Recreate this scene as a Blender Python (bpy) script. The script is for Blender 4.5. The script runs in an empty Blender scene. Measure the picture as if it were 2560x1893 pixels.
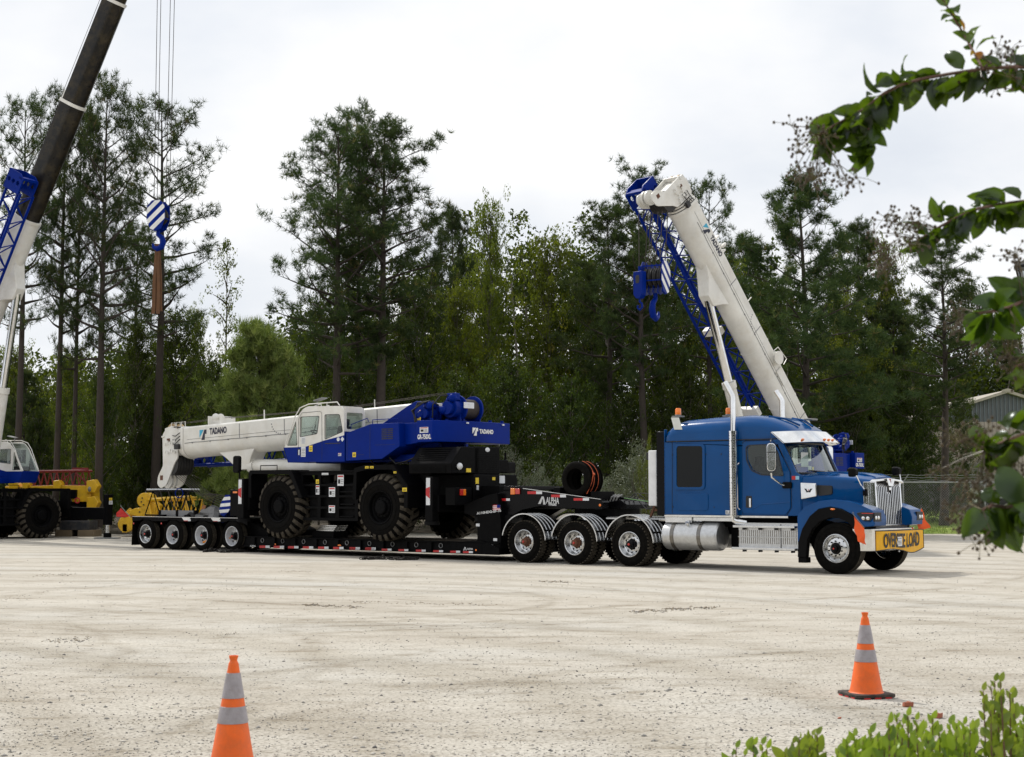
import bpy, bmesh, math, random
import numpy as np
from mathutils import Vector, Matrix, Euler
from mathutils.geometry import tessellate_polygon
R = math.radians
PI = math.pi
sc = bpy.context.scene
COL = sc.collection
random.seed(7)

# ---------------------------------------------------------------- measured camera (metres, degrees)
F_PX, CAM_H, CX, CY = 3700.0, 1.7, 1280.0, 946.5
PITCH = math.atan((1235 - CY) / F_PX)

def ray(px, py):
    dx = (px - CX) / F_PX
    dy = -(py - CY) / F_PX
    return (dx, math.cos(PITCH) - dy * math.sin(PITCH), math.sin(PITCH) + dy * math.cos(PITCH))

def W(px, py, Y):
    r = ray(px, py)
    t = Y / r[1]
    return Vector((t * r[0], Y, CAM_H + t * r[2]))

def G(px, py, z=0.0):
    r = ray(px, py)
    t = (z - CAM_H) / r[2]
    return Vector((t * r[0], t * r[1], z))

# ---------------------------------------------------------------- frames: every thing hangs on an Empty at its base
class Frame:
    def __init__(s, x, y, z, deg):
        s.x, s.y, s.z, s.a = x, y, z, R(deg)
    def w(s, p):
        c, n = math.cos(s.a), math.sin(s.a)
        return Vector((s.x + c * p[0] - n * p[1], s.y + n * p[0] + c * p[1], s.z + p[2]))

BASE = Frame(0, 0, 0, 0)
OFF = {}

def meta(o, label=None, cat=None, group=None, kind=None):
    if label: o['label'] = label
    if cat: o['category'] = cat
    if group: o['group'] = group
    if kind: o['kind'] = kind
    return o

def thing(name, label, cat, fr, at=(0, 0, 0), group=None):
    o = bpy.data.objects.new(name, None)
    COL.objects.link(o)
    o.empty_display_size = .3
    o.location = fr.w(at)
    o.rotation_euler = (0, 0, fr.a)
    OFF[o.name] = Vector(at)
    return meta(o, label, cat, group)

def off_of(o):
    return OFF.get(o.name, Vector((0, 0, 0))) if o is not None else Vector((0, 0, 0))

def copy_tree(o, parent=None):
    c = o.copy()
    COL.objects.link(c)
    if parent is not None:
        c.parent = parent
    if o.name in OFF: OFF[c.name] = OFF[o.name]
    for ch in list(o.children):
        copy_tree(ch, c)
    return c

# ---------------------------------------------------------------- mesh collector
def rot_to(d):
    return Vector((0, 0, 1)).rotation_difference(Vector(d).normalized()).to_matrix()

class M:
    def __init__(s):
        s.v, s.f, s.mi, s.mats = [], [], [], []
        s.cur = 0
    def mat(s, m):
        if m not in s.mats: s.mats.append(m)
        s.cur = s.mats.index(m)
        return s
    def add(s, v, f):
        n = len(s.v)
        s.v += [tuple(p) for p in v]
        s.f += [tuple(i + n for i in q) for q in f]
        s.mi += [s.cur] * len(f)
        return s
    def box(s, x0, x1, y0, y1, z0, z1):
        v = [(x, y, z) for x in (x0, x1) for y in (y0, y1) for z in (z0, z1)]
        return s.add(v, [(0, 1, 3, 2), (4, 6, 7, 5), (0, 4, 5, 1), (2, 3, 7, 6), (0, 2, 6, 4), (1, 5, 7, 3)])
    def bar(s, p0, p1, w, h, up=(0, 0, 1)):
        p0, p1 = Vector(p0), Vector(p1)
        d = (p1 - p0).normalized()
        u = Vector(up)
        if abs(d.dot(u)) > .98: u = Vector((0, 1, 0))
        r = d.cross(u).normalized() * w / 2
        q = r.cross(d).normalized() * h / 2
        v = [p + a * r + b * q for p in (p0, p1) for a in (-1, 1) for b in (-1, 1)]
        return s.add(v, [(0, 1, 3, 2), (4, 6, 7, 5), (0, 4, 5, 1), (2, 3, 7, 6), (0, 2, 6, 4), (1, 5, 7, 3)])
    def tube(s, p0, p1, r0, r1=None, n=10, cap=True):
        return s.path([p0, p1], [r0, r0 if r1 is None else r1], n, cap)
    def path(s, pts, r, n=8, cap=True):
        pts = [Vector(p) for p in pts]
        rs = r if isinstance(r, (list, tuple)) else [r] * len(pts)
        v, f = [], []
        ref = None
        for i, p in enumerate(pts):
            a = pts[max(i - 1, 0)]
            b = pts[min(i + 1, len(pts) - 1)]
            d = (b - a).normalized()
            if ref is None:
                ref = Vector((0, 0, 1)) if abs(d.z) < .9 else Vector((1, 0, 0))
            e1 = d.cross(ref).normalized()
            e2 = e1.cross(d).normalized()
            ref = e2
            for k in range(n):
                t = 2 * PI * k / n
                v.append(p + (e1 * math.cos(t) + e2 * math.sin(t)) * rs[i])
        for i in range(len(pts) - 1):
            for k in range(n):
                a, b = i * n + k, i * n + (k + 1) % n
                f.append((a, b, b + n, a + n))
        if cap:
            f.append(tuple(range(n))[::-1])
            f.append(tuple((len(pts) - 1) * n + k for k in range(n)))
        return s.add(v, f)
    def prism(s, pts, a0, a1, ax='y'):
        """outline extruded along an axis; pts are (x,z) for y, (y,z) for x, (x,y) for z"""
        n = len(pts)
        mk = {'y': lambda p, a: (p[0], a, p[1]), 'x': lambda p, a: (a, p[0], p[1]), 'z': lambda p, a: (p[0], p[1], a)}[ax]
        v = [mk(p, a0) for p in pts] + [mk(p, a1) for p in pts]
        f = [tuple(range(n)), tuple(range(2 * n - 1, n - 1, -1))]
        f += [(i, i + n, (i + 1) % n + n, (i + 1) % n) for i in range(n)]
        return s.add(v, f)
    def panel(s, outer, holes, a0, a1, ax='y'):
        """flat panel with openings"""
        mk = {'y': lambda p, a: (p[0], a, p[1]), 'x': lambda p, a: (a, p[0], p[1]), 'z': lambda p, a: (p[0], p[1], a)}[ax]
        loops = [outer] + holes
        tri = tessellate_polygon([[Vector((p[0], p[1], 0)) for p in l] for l in loops])
        fl = [p for l in loops for p in l]
        n = len(fl)
        v = [mk(p, a0) for p in fl] + [mk(p, a1) for p in fl]
        f = [tuple(t) for t in tri] + [tuple(i + n for i in t[::-1]) for t in tri]
        k = 0
        for l in loops:
            m = len(l)
            f += [(k + i, k + (i + 1) % m, k + (i + 1) % m + n, k + i + n) for i in range(m)]
            k += m
        return s.add(v, f)
    def loft(s, rings, cap=True, closed=True):
        n = len(rings[0])
        v = [p for r in rings for p in r]
        f = []
        for i in range(len(rings) - 1):
            for k in range(n if closed else n - 1):
                a, b = i * n + k, i * n + (k + 1) % n
                f.append((a, b, b + n, a + n))
        if cap and closed:
            f.append(tuple(range(n))[::-1])
            f.append(tuple((len(rings) - 1) * n + k for k in range(n)))
        return s.add(v, f)
    def lathe(s, prof, c, d=(0, 1, 0), n=32, a0=0.0, a1=2 * PI):
        """profile of (radius, distance along axis d from c)"""
        m = rot_to(d)
        full = abs(a1 - a0 - 2 * PI) < 1e-4
        k = n if full else n + 1
        v, f = [], []
        for (r, h) in prof:
            for i in range(k):
                t = a0 + (a1 - a0) * i / n
                v.append(Vector(c) + m @ Vector((r * math.cos(t), r * math.sin(t), h)))
        for j in range(len(prof) - 1):
            for i in range(n):
                i2 = (i + 1) % k
                f.append((j * k + i, j * k + i2, (j + 1) * k + i2, (j + 1) * k + i))
        return s.add(v, f)
    def ball(s, c, r, n=8, sx=1, sy=1, sz=1):
        v, f = [], []
        for j in range(n + 1):
            ph = PI * j / n
            for i in range(n * 2):
                t = PI * i / n
                v.append((c[0] + r * sx * math.sin(ph) * math.cos(t), c[1] + r * sy * math.sin(ph) * math.sin(t), c[2] + r * sz * math.cos(ph)))
        for j in range(n):
            for i in range(2 * n):
                a, b = j * 2 * n + i, j * 2 * n + (i + 1) % (2 * n)
                f.append((a, b, b + 2 * n, a + 2 * n))
        return s.add(v, f)
    def xf(s, fn, start=0):
        s.v = s.v[:start] + [tuple(fn(Vector(p))) for p in s.v[start:]]
        return s
    def build(s, name, mat=None, parent=None, bev=0, ang=38, smooth=True, weld=True, label=None, seg=2):
        off = Vector((0, 0, 0))
        q = parent
        while q is not None and q.name not in OFF and q.parent is not None: q = q.parent
        if q is not None: off = off_of(q)
        me = bpy.data.meshes.new(name)
        me.from_pydata([Vector(p) - off for p in s.v], [], s.f)
        mats = s.mats if s.mats else [mat]
        for m in mats: me.materials.append(m)
        if s.mats: me.polygons.foreach_set('material_index', s.mi)
        if weld:
            bm = bmesh.new()
            bm.from_mesh(me)
            bmesh.ops.remove_doubles(bm, verts=bm.verts, dist=1e-5)
            bmesh.ops.recalc_face_normals(bm, faces=bm.faces)
            bm.to_mesh(me)
            bm.free()
        if smooth:
            me.shade_smooth()
            me.set_sharp_from_angle(angle=R(ang))
        o = bpy.data.objects.new(name, me)
        COL.objects.link(o)
        if parent is not None: o.parent = parent
        if bev:
            b = o.modifiers.new('Bevel', 'BEVEL')
            b.width = bev; b.segments = seg; b.limit_method = 'ANGLE'; b.angle_limit = R(35)
            b.harden_normals = True
        if label: o['label'] = label
        return o

def build_split(m, name, mt=None, par=None, **k):
    """every loose piece becomes a part of its own"""
    parent = list(range(len(m.v)))
    def fd(a):
        while parent[a] != a:
            parent[a] = parent[parent[a]]; a = parent[a]
        return a
    for f in m.f:
        for i in f[1:]: parent[fd(i)] = fd(f[0])
    groups = {}
    for f, mi in zip(m.f, m.mi): groups.setdefault(fd(f[0]), []).append((f, mi))
    out = []
    for fs in groups.values():
        idx = {}; q = M(); q.mats = list(m.mats)
        for f, mi in fs:
            for i in f:
                if i not in idx: idx[i] = len(q.v); q.v.append(m.v[i])
            q.f.append(tuple(idx[i] for i in f)); q.mi.append(mi)
        out.append(q.build(name, mt, par, **k))
    return out

def arc(cx, cz, r, a0, a1, n=10, rx=None):
    rx = rx or r
    return [(cx + rx * math.cos(R(a0 + (a1 - a0) * i / n)), cz + r * math.sin(R(a0 + (a1 - a0) * i / n))) for i in range(n + 1)]

def rrect(x0, x1, z0, z1, r=.05, n=4):
    return (arc(x1 - r, z1 - r, r, 0, 90, n) + arc(x0 + r, z1 - r, r, 90, 180, n) + arc(x0 + r, z0 + r, r, 180, 270, n) + arc(x1 - r, z0 + r, r, 270, 360, n))

def rpoly(pts, r=.05, n=4):
    """polygon with rounded corners"""
    out = []
    m = len(pts)
    for i in range(m):
        p0, p, p1 = Vector(pts[i - 1]), Vector(pts[i]), Vector(pts[(i + 1) % m])
        a, b = (p0 - p), (p1 - p)
        rr = min(r, a.length * .45, b.length * .45)
        A, B = p + a.normalized() * rr, p + b.normalized() * rr
        for k in range(n + 1):
            t = k / n
            q = A * (1 - t) ** 2 + p * 2 * t * (1 - t) + B * t * t
            out.append((q.x, q.y))
    return out

def shrink(pts, d):
    c = Vector((sum(p[0] for p in pts) / len(pts), sum(p[1] for p in pts) / len(pts)))
    return [tuple(c + (Vector(p) - c) * max(0, 1 - d / max((Vector(p) - c).length, 1e-4))) for p in pts]

# ---------------------------------------------------------------- materials
MT = {}

def nodes_of(name):
    m = bpy.data.materials.new(name)
    m.use_nodes = True
    nt = m.node_tree
    return m, nt, nt.nodes, nt.links, nt.nodes['Principled BSDF']

def coords(nt, kind='Object'):
    return nt.nodes.new('ShaderNodeTexCoord').outputs[kind]

def noise(nt, vec, scale, detail=6, rough=.55, scl=None):
    if scl:
        mp = nt.nodes.new('ShaderNodeMapping')
        mp.inputs['Scale'].default_value = scl
        nt.links.new(vec, mp.inputs[0]); vec = mp.outputs[0]
    n = nt.nodes.new('ShaderNodeTexNoise')
    n.inputs['Scale'].default_value = scale
    n.inputs['Detail'].default_value = detail
    n.inputs['Roughness'].default_value = rough
    nt.links.new(vec, n.inputs['Vector'])
    return n.outputs['Fac']

def ramp(nt, fac, stops):
    r = nt.nodes.new('ShaderNodeValToRGB')
    e = r.color_ramp.elements
    while len(e) < len(stops): e.new(.5)
    for i, (p, c) in enumerate(stops):
        e[i].position = p
        e[i].color = (*c, 1) if len(c) == 3 else c
    nt.links.new(fac, r.inputs[0])
    return r.outputs[0]

def mixc(nt, fac, a, b, mode='MIX'):
    n = nt.nodes.new('ShaderNodeMix')
    n.data_type = 'RGBA'; n.blend_type = mode
    for sock, val in ((n.inputs[0], fac), (n.inputs[6], a), (n.inputs[7], b)):
        if hasattr(val, 'links'): nt.links.new(val, sock)
        elif isinstance(val, (int, float)): sock.default_value = val
        else: sock.default_value = (*val, 1)
    return n.outputs[2]

def bump(nt, fac, strength, dist, bsdf, prev=None):
    b = nt.nodes.new('ShaderNodeBump')
    b.inputs['Strength'].default_value = strength
    b.inputs['Distance'].default_value = dist
    nt.links.new(fac, b.inputs['Height'])
    if prev is not None: nt.links.new(prev, b.inputs['Normal'])
    nt.links.new(b.outputs[0], bsdf.inputs['Normal'])
    return b.outputs[0]

def mat(name, col, rough=.5, metal=0.0, dirt=0.0, dirtcol=(.25, .21, .16), coat=0.0, bmp=0.0, bscale=60, spec=.5, scale=3.0, wave=None, panel=0.0):
    if name in MT: return MT[name]
    m, nt, N, L, b = nodes_of(name)
    b.inputs['Roughness'].default_value = rough
    b.inputs['Metallic'].default_value = metal
    b.inputs['Specular IOR Level'].default_value = spec
    b.inputs['Coat Weight'].default_value = coat
    b.inputs['Coat Roughness'].default_value = .04
    co = coords(nt)
    n1 = noise(nt, co, scale, 8, .65)
    lo = tuple(c * .86 for c in col); hi = tuple(min(1, c * 1.12) for c in col)
    base = ramp(nt, n1, [(.3, lo), (.7, hi)])
    if dirt:
        n2 = noise(nt, co, scale * 1.7, 10, .7)
        k = ramp(nt, n2, [(.45, (0, 0, 0)), (.75, (dirt, dirt, dirt))])
        base = mixc(nt, k, base, dirtcol)
    L.new(base, b.inputs['Base Color'])
    rr = ramp(nt, noise(nt, co, scale * 4, 5, .6), [(.3, (rough * .85,) * 3), (.7, (min(1, rough * 1.2 + .01),) * 3)])
    L.new(rr, b.inputs['Roughness'])
    if bmp: bump(nt, noise(nt, co, bscale, 6, .6), bmp, .01, b)
    if panel:
        bp_ = N.new('ShaderNodeBump'); bp_.inputs['Strength'].default_value = panel; bp_.inputs['Distance'].default_value = .02
        L.new(noise(nt, co, 1.1, 2, .4), bp_.inputs['Height'])
        L.new(bp_.outputs[0], b.inputs['Coat Normal']); L.new(bp_.outputs[0], b.inputs['Normal'])
    MT[name] = m
    return m

def glass(name, tint=(.55, .65, .62), clear=.6, rough=.02, refl=(.9, .9, .9), ior=1.5):
    if name in MT: return MT[name]
    m, nt, N, L, b = nodes_of(name)
    N.remove(b)
    out = N['Material Output']
    tr = N.new('ShaderNodeBsdfTransparent'); tr.inputs[0].default_value = (*tint, 1)
    dk = N.new('ShaderNodeBsdfDiffuse'); dk.inputs[0].default_value = (.004, .005, .005, 1)
    gl = N.new('ShaderNodeBsdfGlossy'); gl.inputs[0].default_value = (*refl, 1); gl.inputs['Roughness'].default_value = rough
    m1 = N.new('ShaderNodeMixShader'); m1.inputs[0].default_value = clear
    L.new(dk.outputs[0], m1.inputs[1]); L.new(tr.outputs[0], m1.inputs[2])
    fr = N.new('ShaderNodeFresnel'); ge = N.new('ShaderNodeNewGeometry'); mi_ = N.new('ShaderNodeMapRange')
    mi_.inputs[3].default_value = ior; mi_.inputs[4].default_value = 1 / ior
    L.new(ge.outputs['Backfacing'], mi_.inputs[0]); L.new(mi_.outputs[0], fr.inputs[0])
    ng = N.new('ShaderNodeTexNoise'); ng.inputs['Scale'].default_value = 1.3
    L.new(coords(nt), ng.inputs[0])
    bp = N.new('ShaderNodeBump'); bp.inputs['Strength'].default_value = .15; bp.inputs['Distance'].default_value = .02
    L.new(ng.outputs[0], bp.inputs['Height']); L.new(bp.outputs[0], gl.inputs['Normal'])
    m2 = N.new('ShaderNodeMixShader')
    L.new(fr.outputs[0], m2.inputs[0]); L.new(m1.outputs[0], m2.inputs[1]); L.new(gl.outputs[0], m2.inputs[2])
    L.new(m2.outputs[0], out.inputs[0])
    MT[name] = m
    return m

def foliage(name, stops, trans=.35, tcol=(.12, .2, .02), gloss=.12, rough=.4):
    m, nt, N, L, b = nodes_of(name)
    N.remove(b)
    out = N['Material Output']
    at = N.new('ShaderNodeAttribute'); at.attribute_name = 'tone'
    oi = N.new('ShaderNodeObjectInfo')
    c = ramp(nt, at.outputs['Fac'], stops)
    hv = N.new('ShaderNodeHueSaturation')
    mr = N.new('ShaderNodeMapRange'); mr.inputs[3].default_value = .72; mr.inputs[4].default_value = 1.28
    L.new(oi.outputs['Random'], mr.inputs[0]); L.new(mr.outputs[0], hv.inputs['Value'])
    mr2 = N.new('ShaderNodeMapRange'); mr2.inputs[3].default_value = .485; mr2.inputs[4].default_value = .512
    L.new(oi.outputs['Random'], mr2.inputs[0]); L.new(mr2.outputs[0], hv.inputs['Hue'])
    L.new(c, hv.inputs['Color'])
    d = N.new('ShaderNodeBsdfDiffuse'); L.new(hv.outputs[0], d.inputs[0])
    t = N.new('ShaderNodeBsdfTranslucent')
    tc = mixc(nt, .5, hv.outputs[0], tcol)
    L.new(tc, t.inputs[0])
    g = N.new('ShaderNodeBsdfGlossy'); g.inputs['Roughness'].default_value = rough; g.inputs[0].default_value = (.8, .85, .9, 1)
    m1 = N.new('ShaderNodeMixShader'); m1.inputs[0].default_value = trans
    L.new(d.outputs[0], m1.inputs[1]); L.new(t.outputs[0], m1.inputs[2])
    m2 = N.new('ShaderNodeMixShader'); m2.inputs[0].default_value = gloss
    L.new(m1.outputs[0], m2.inputs[1]); L.new(g.outputs[0], m2.inputs[2])
    L.new(m2.outputs[0], out.inputs[0])
    MT[name] = m
    return m

# lettering turned into a mesh and laid on a surface
def text_mesh(s, h, width=None, bold=0.0, shear=0.0):
    cu = bpy.data.curves.new('lettering', 'FONT')
    cu.body = s; cu.size = h / .72; cu.offset = bold; cu.shear = shear
    cu.resolution_u = 3
    o = bpy.data.objects.new('lettering', cu)
    COL.objects.link(o)
    dg = bpy.context.evaluated_depsgraph_get()
    me = bpy.data.meshes.new_from_object(o.evaluated_get(dg))
    v = [tuple(p.co) for p in me.vertices]
    f = [tuple(p.vertices) for p in me.polygons]
    bpy.data.objects.remove(o); bpy.data.curves.remove(cu); bpy.data.meshes.remove(me)
    if width and v:
        x0, x1 = min(p[0] for p in v), max(p[0] for p in v)
        k = width / (x1 - x0)
        v = [((p[0] - x0) * k, p[1], 0) for p in v]
    return v, f

def write(mb, s, h, org, right, up, width=None, bold=0.0, shear=0.0):
    v, f = text_mesh(s, h, width, bold, shear)
    o, r, u = Vector(org), Vector(right).normalized(), Vector(up).normalized()
    u = (u - r * u.dot(r)).normalized()
    mb.add([o + r * p[0] + u * p[1] for p in v], f)
    return mb
# ================================================================ world, sun, camera
SUN_AZ, SUN_EL = 128.0, 50.0        # direction towards the sun, degrees from +X
w = bpy.data.worlds.new('World'); sc.world = w; w.use_nodes = True
nt = w.node_tree; N = nt.nodes; L = nt.links
bg = N['Background']; out = N['World Output']
sky = N.new('ShaderNodeTexSky'); sky.sky_type = 'NISHITA'; sky.sun_disc = False
sky.sun_elevation = R(SUN_EL); sky.sun_rotation = R(90 - SUN_AZ); sky.air_density = 1.2; sky.dust_density = 2.5
L.new(sky.outputs[0], bg.inputs[0]); bg.inputs[1].default_value = .12
tc = N.new('ShaderNodeTexCoord')
sep = N.new('ShaderNodeSeparateXYZ'); L.new(tc.outputs['Generated'], sep.inputs[0])
def mth(op, a, b=None):
    n = N.new('ShaderNodeMath'); n.operation = op
    for i, v in enumerate((a, b)):
        if v is None: continue
        if hasattr(v, 'links'): L.new(v, n.inputs[i])
        else: n.inputs[i].default_value = v
    return n.outputs[0]
den = mth('ADD', mth('MAXIMUM', sep.outputs[2], 0.0), .42)
cb = N.new('ShaderNodeCombineXYZ')
L.new(mth('DIVIDE', sep.outputs[0], den), cb.inputs[0]); L.new(mth('DIVIDE', sep.outputs[1], den), cb.inputs[1])
cl = noise(nt, cb.outputs[0], 2.1, 9, .52, (1.0, 1.2, 1))
cl2 = noise(nt, cb.outputs[0], 1.0, 5, .5, (1.1, 1.3, 1))
ccol = ramp(nt, cl, [(.30, (.83, .86, .92)), (.40, (.90, .925, .965)), (.48, (.97, .98, 1.0)), (.58, (1.06, 1.06, 1.06))])
ccol2 = ramp(nt, cl2, [(.3, (.88, .90, .93)), (.55, (1.03, 1.03, 1.03))])
cmul = mixc(nt, 1.0, ccol, ccol2, 'MULTIPLY')
bg2 = N.new('ShaderNodeBackground'); L.new(cmul, bg2.inputs[0]); bg2.inputs[1].default_value = 1.0
cov = ramp(nt, cl, [(.25, (.86,) * 3), (.45, (.97,) * 3)])
mx = N.new('ShaderNodeMixShader'); L.new(cov, mx.inputs[0]); L.new(bg.outputs[0], mx.inputs[1]); L.new(bg2.outputs[0], mx.inputs[2])
L.new(mx.outputs[0], out.inputs[0])

sl = bpy.data.lights.new('sun', 'SUN'); sl.energy = 3.0; sl.angle = R(2.2); sl.color = (1, .955, .87)
so = bpy.data.objects.new('sun', sl); COL.objects.link(so)
so.rotation_euler = Vector((-math.cos(R(SUN_AZ)) * math.cos(R(SUN_EL)), -math.sin(R(SUN_AZ)) * math.cos(R(SUN_EL)), -math.sin(R(SUN_EL)))).to_track_quat('-Z', 'Y').to_euler()

cam = bpy.data.cameras.new('camera'); co = bpy.data.objects.new('camera', cam); COL.objects.link(co)
co.location = (0, 0, CAM_H); co.rotation_euler = (R(90) + PITCH, 0, 0)
cam.sensor_width = 36; cam.lens = F_PX / 2560 * 36; cam.clip_end = 3000; cam.clip_start = .1
cam.dof.use_dof = True; cam.dof.focus_distance = 34; cam.dof.aperture_fstop = 9
sc.camera = co
sc.view_settings.view_transform = 'Standard'; sc.view_settings.look = 'None'
sc.view_settings.exposure = 0; sc.view_settings.gamma = 1
sc.cycles.max_bounces = 8; sc.cycles.transparent_max_bounces = 24
sc.cycles.diffuse_bounces = 3; sc.cycles.glossy_bounces = 4

# ================================================================ ground
def gmat():
    m, nt, N, L, b = nodes_of('gravel yard')
    co = coords(nt)
    big = noise(nt, co, .11, 6, .6, (1, 2.2, 1))
    strk = noise(nt, co, .55, 9, .62, (.35, 1.4, 1))          # wheel tracks running across the yard
    med = noise(nt, co, 2.6, 10, .7, (.6, 1.3, 1))
    fine = noise(nt, co, 38, 5, .8)
    base = ramp(nt, big, [(.3, (.45, .415, .36)), (.5, (.50, .475, .425)), (.7, (.475, .465, .435))])
    t = ramp(nt, strk, [(.34, (.66, .62, .55)), (.46, (.94, .93, .91)), (.6, (1.08, 1.08, 1.07))])
    c = mixc(nt, .35, base, t, 'MULTIPLY')
    wv = N.new('ShaderNodeTexWave'); wv.wave_type = 'RINGS'; wv.rings_direction = 'Z'; wv.inputs['Scale'].default_value = .16
    wv.inputs['Distortion'].default_value = 5; wv.inputs['Detail'].default_value = 5; wv.inputs['Detail Scale'].default_value = .6; wv.inputs['Detail Roughness'].default_value = .65
    mw = N.new('ShaderNodeMapping'); mw.inputs['Location'].default_value = (14, -6, 0); L.new(co, mw.inputs[0]); L.new(mw.outputs[0], wv.inputs[0])
    tr_ = ramp(nt, wv.outputs['Fac'], [(.05, (.76, .73, .68)), (.35, (.96, .955, .95)), (.9, (1.04, 1.04, 1.04))])
    c = mixc(nt, ramp(nt, big, [(.35, (.15, .15, .15)), (.65, (.8, .8, .8))]), c, mixc(nt, 1.0, c, tr_, 'MULTIPLY'))
    t2 = ramp(nt, med, [(.33, (.62, .57, .5)), (.46, (.97, .96, .95)), (.7, (1.12, 1.12, 1.12))])
    c = mixc(nt, .8, c, t2, 'MULTIPLY')
    # tyre tracks: arcs swept across the yard, broken up and with their own relief
    sx = N.new('ShaderNodeSeparateXYZ'); L.new(co, sx.inputs[0])
    wob = noise(nt, co, .5, 3, .5)
    def mm(op, a, b_=None):
        n = N.new('ShaderNodeMath'); n.operation = op
        for i, v in enumerate((a, b_)):
            if v is None: continue
            if hasattr(v, 'links'): L.new(v, n.inputs[i])
            else: n.inputs[i].default_value = v
        return n.outputs[0]
    tot = None
    for (ax, ay, Rr, wd_) in ((-6, 40, 19.0, .22), (-6, 40, 21.1, .22), (2, 60, 40.0, .25), (2, 60, 42.2, .25), (-14, 14, 10.0, .2), (-14, 14, 12.1, .2), (9, 5, 12.5, .22), (9, 5, 14.7, .22), (-1, -14, 27.5, .5), (12, 52, 33.0, .22), (12, 52, 35.1, .22), (-3, 24, 3.6, .2), (-3, 24, 5.6, .2), (0, -40, 60.0, .2), (0, -40, 62.1, .2)):
        dx = mm('SUBTRACT', sx.outputs[0], ax); dy = mm('SUBTRACT', sx.outputs[1], ay)
        d_ = mm('SQRT', mm('ADD', mm('MULTIPLY', dx, dx), mm('MULTIPLY', dy, dy)))
        d_ = mm('ABSOLUTE', mm('ADD', mm('SUBTRACT', d_, Rr), mm('MULTIPLY', mm('SUBTRACT', wob, .5), .9)))
        b1 = mm('MAXIMUM', mm('SUBTRACT', 1.0, mm('DIVIDE', d_, wd_)), 0.0)
        tot = b1 if tot is None else mm('MAXIMUM', tot, b1)
    brk = ramp(nt, noise(nt, co, .35, 6, .65), [(.42, (0, 0, 0)), (.62, (1, 1, 1))])
    trk = mm('MULTIPLY', tot, mm('MULTIPLY', brk, ramp(nt, noise(nt, co, 5, 6, .7), [(.35, (.3, .3, .3)), (.6, (1, 1, 1))])))
    c = mixc(nt, trk, c, mixc(nt, 1.0, c, (.70, .66, .60), 'MULTIPLY'))
    # close gravel: grey stones, more of them nearer the road edge
    vo = N.new('ShaderNodeTexVoronoi'); vo.inputs['Scale'].default_value = 34; L.new(co, vo.inputs['Vector'])
    st = ramp(nt, vo.outputs['Distance'], [(.0, (1.15, 1.15, 1.15)), (.55, (.95, .95, .95)), (.8, (.55, .53, .5))])
    sepx = N.new('ShaderNodeSeparateXYZ'); L.new(co, sepx.inputs[0])
    near = N.new('ShaderNodeMapRange'); near.inputs[1].default_value = 24; near.inputs[2].default_value = 8
    near.inputs[3].default_value = .1; near.inputs[4].default_value = .8
    L.new(sepx.outputs[1], near.inputs[0])
    c = mixc(nt, near.outputs[0], c, mixc(nt, 1.0, c, st, 'MULTIPLY'))
    vc = N.new('ShaderNodeTexVoronoi'); vc.inputs['Scale'].default_value = 16; L.new(co, vc.inputs['Vector'])
    spk = ramp(nt, vc.outputs['Distance'], [(.05, (.5, .48, .45)), (.10, (1, 1, 1))])
    sel = ramp(nt, noise(nt, co, 3.1, 6, .7), [(.45, (0, 0, 0)), (.62, (1, 1, 1))])
    c = mixc(nt, sel, c, mixc(nt, 1.0, c, spk, 'MULTIPLY'))
    ff = ramp(nt, fine, [(.3, (.78, .77, .76)), (.7, (1.15, 1.15, 1.15))])
    c = mixc(nt, .9, c, ff, 'MULTIPLY')
    L.new(c, b.inputs['Base Color'])
    b.inputs['Roughness'].default_value = .95; b.inputs['Specular IOR Level'].default_value = .15
    p = bump(nt, mm('MULTIPLY', trk, -1.0), .6, .05, b)
    p = bump(nt, strk, .15, .08, b, p)
    p = bump(nt, med, .55, .05, b, p)
    p = bump(nt, vo.outputs['Distance'], .35, .012, b, p)
    bump(nt, fine, .5, .012, b, p)
    return m

m = M()
# one sheet, finely divided near the camera and coarse towards the horizon, gently uneven
def gz(x, y):
    z = .022 * math.sin(x * .31 + .6 * math.sin(y * .21)) * math.sin(y * .37 + 1.3) + .014 * math.sin(x * .9 + y * .5)
    k = max(0.0, min(1.0, (y - 8) / 6)) * (1 if y < 29 else max(0, 1 - (y - 29) / 3))
    return z * k
xs = [-600, -220, -90, -50] + [-32 + i * .8 for i in range(76)] + [45, 90, 220, 600]
ys = [-60, -10, 0, 3] + [5 + i * .5 for i in range(58)] + [36, 44, 60, 90, 160, 400, 1400]
v = [(x, y, gz(x, y)) for y in ys for x in xs]
nx = len(xs)
f = [(j * nx + i, j * nx + i + 1, (j + 1) * nx + i + 1, (j + 1) * nx + i) for j in range(len(ys) - 1) for i in range(nx - 1)]
m.add(v, f)
g = m.build('ground', gmat(), weld=False, ang=180)
meta(g, 'pale tan gravel and dirt yard with wheel tracks', 'ground', kind='structure')

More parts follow.
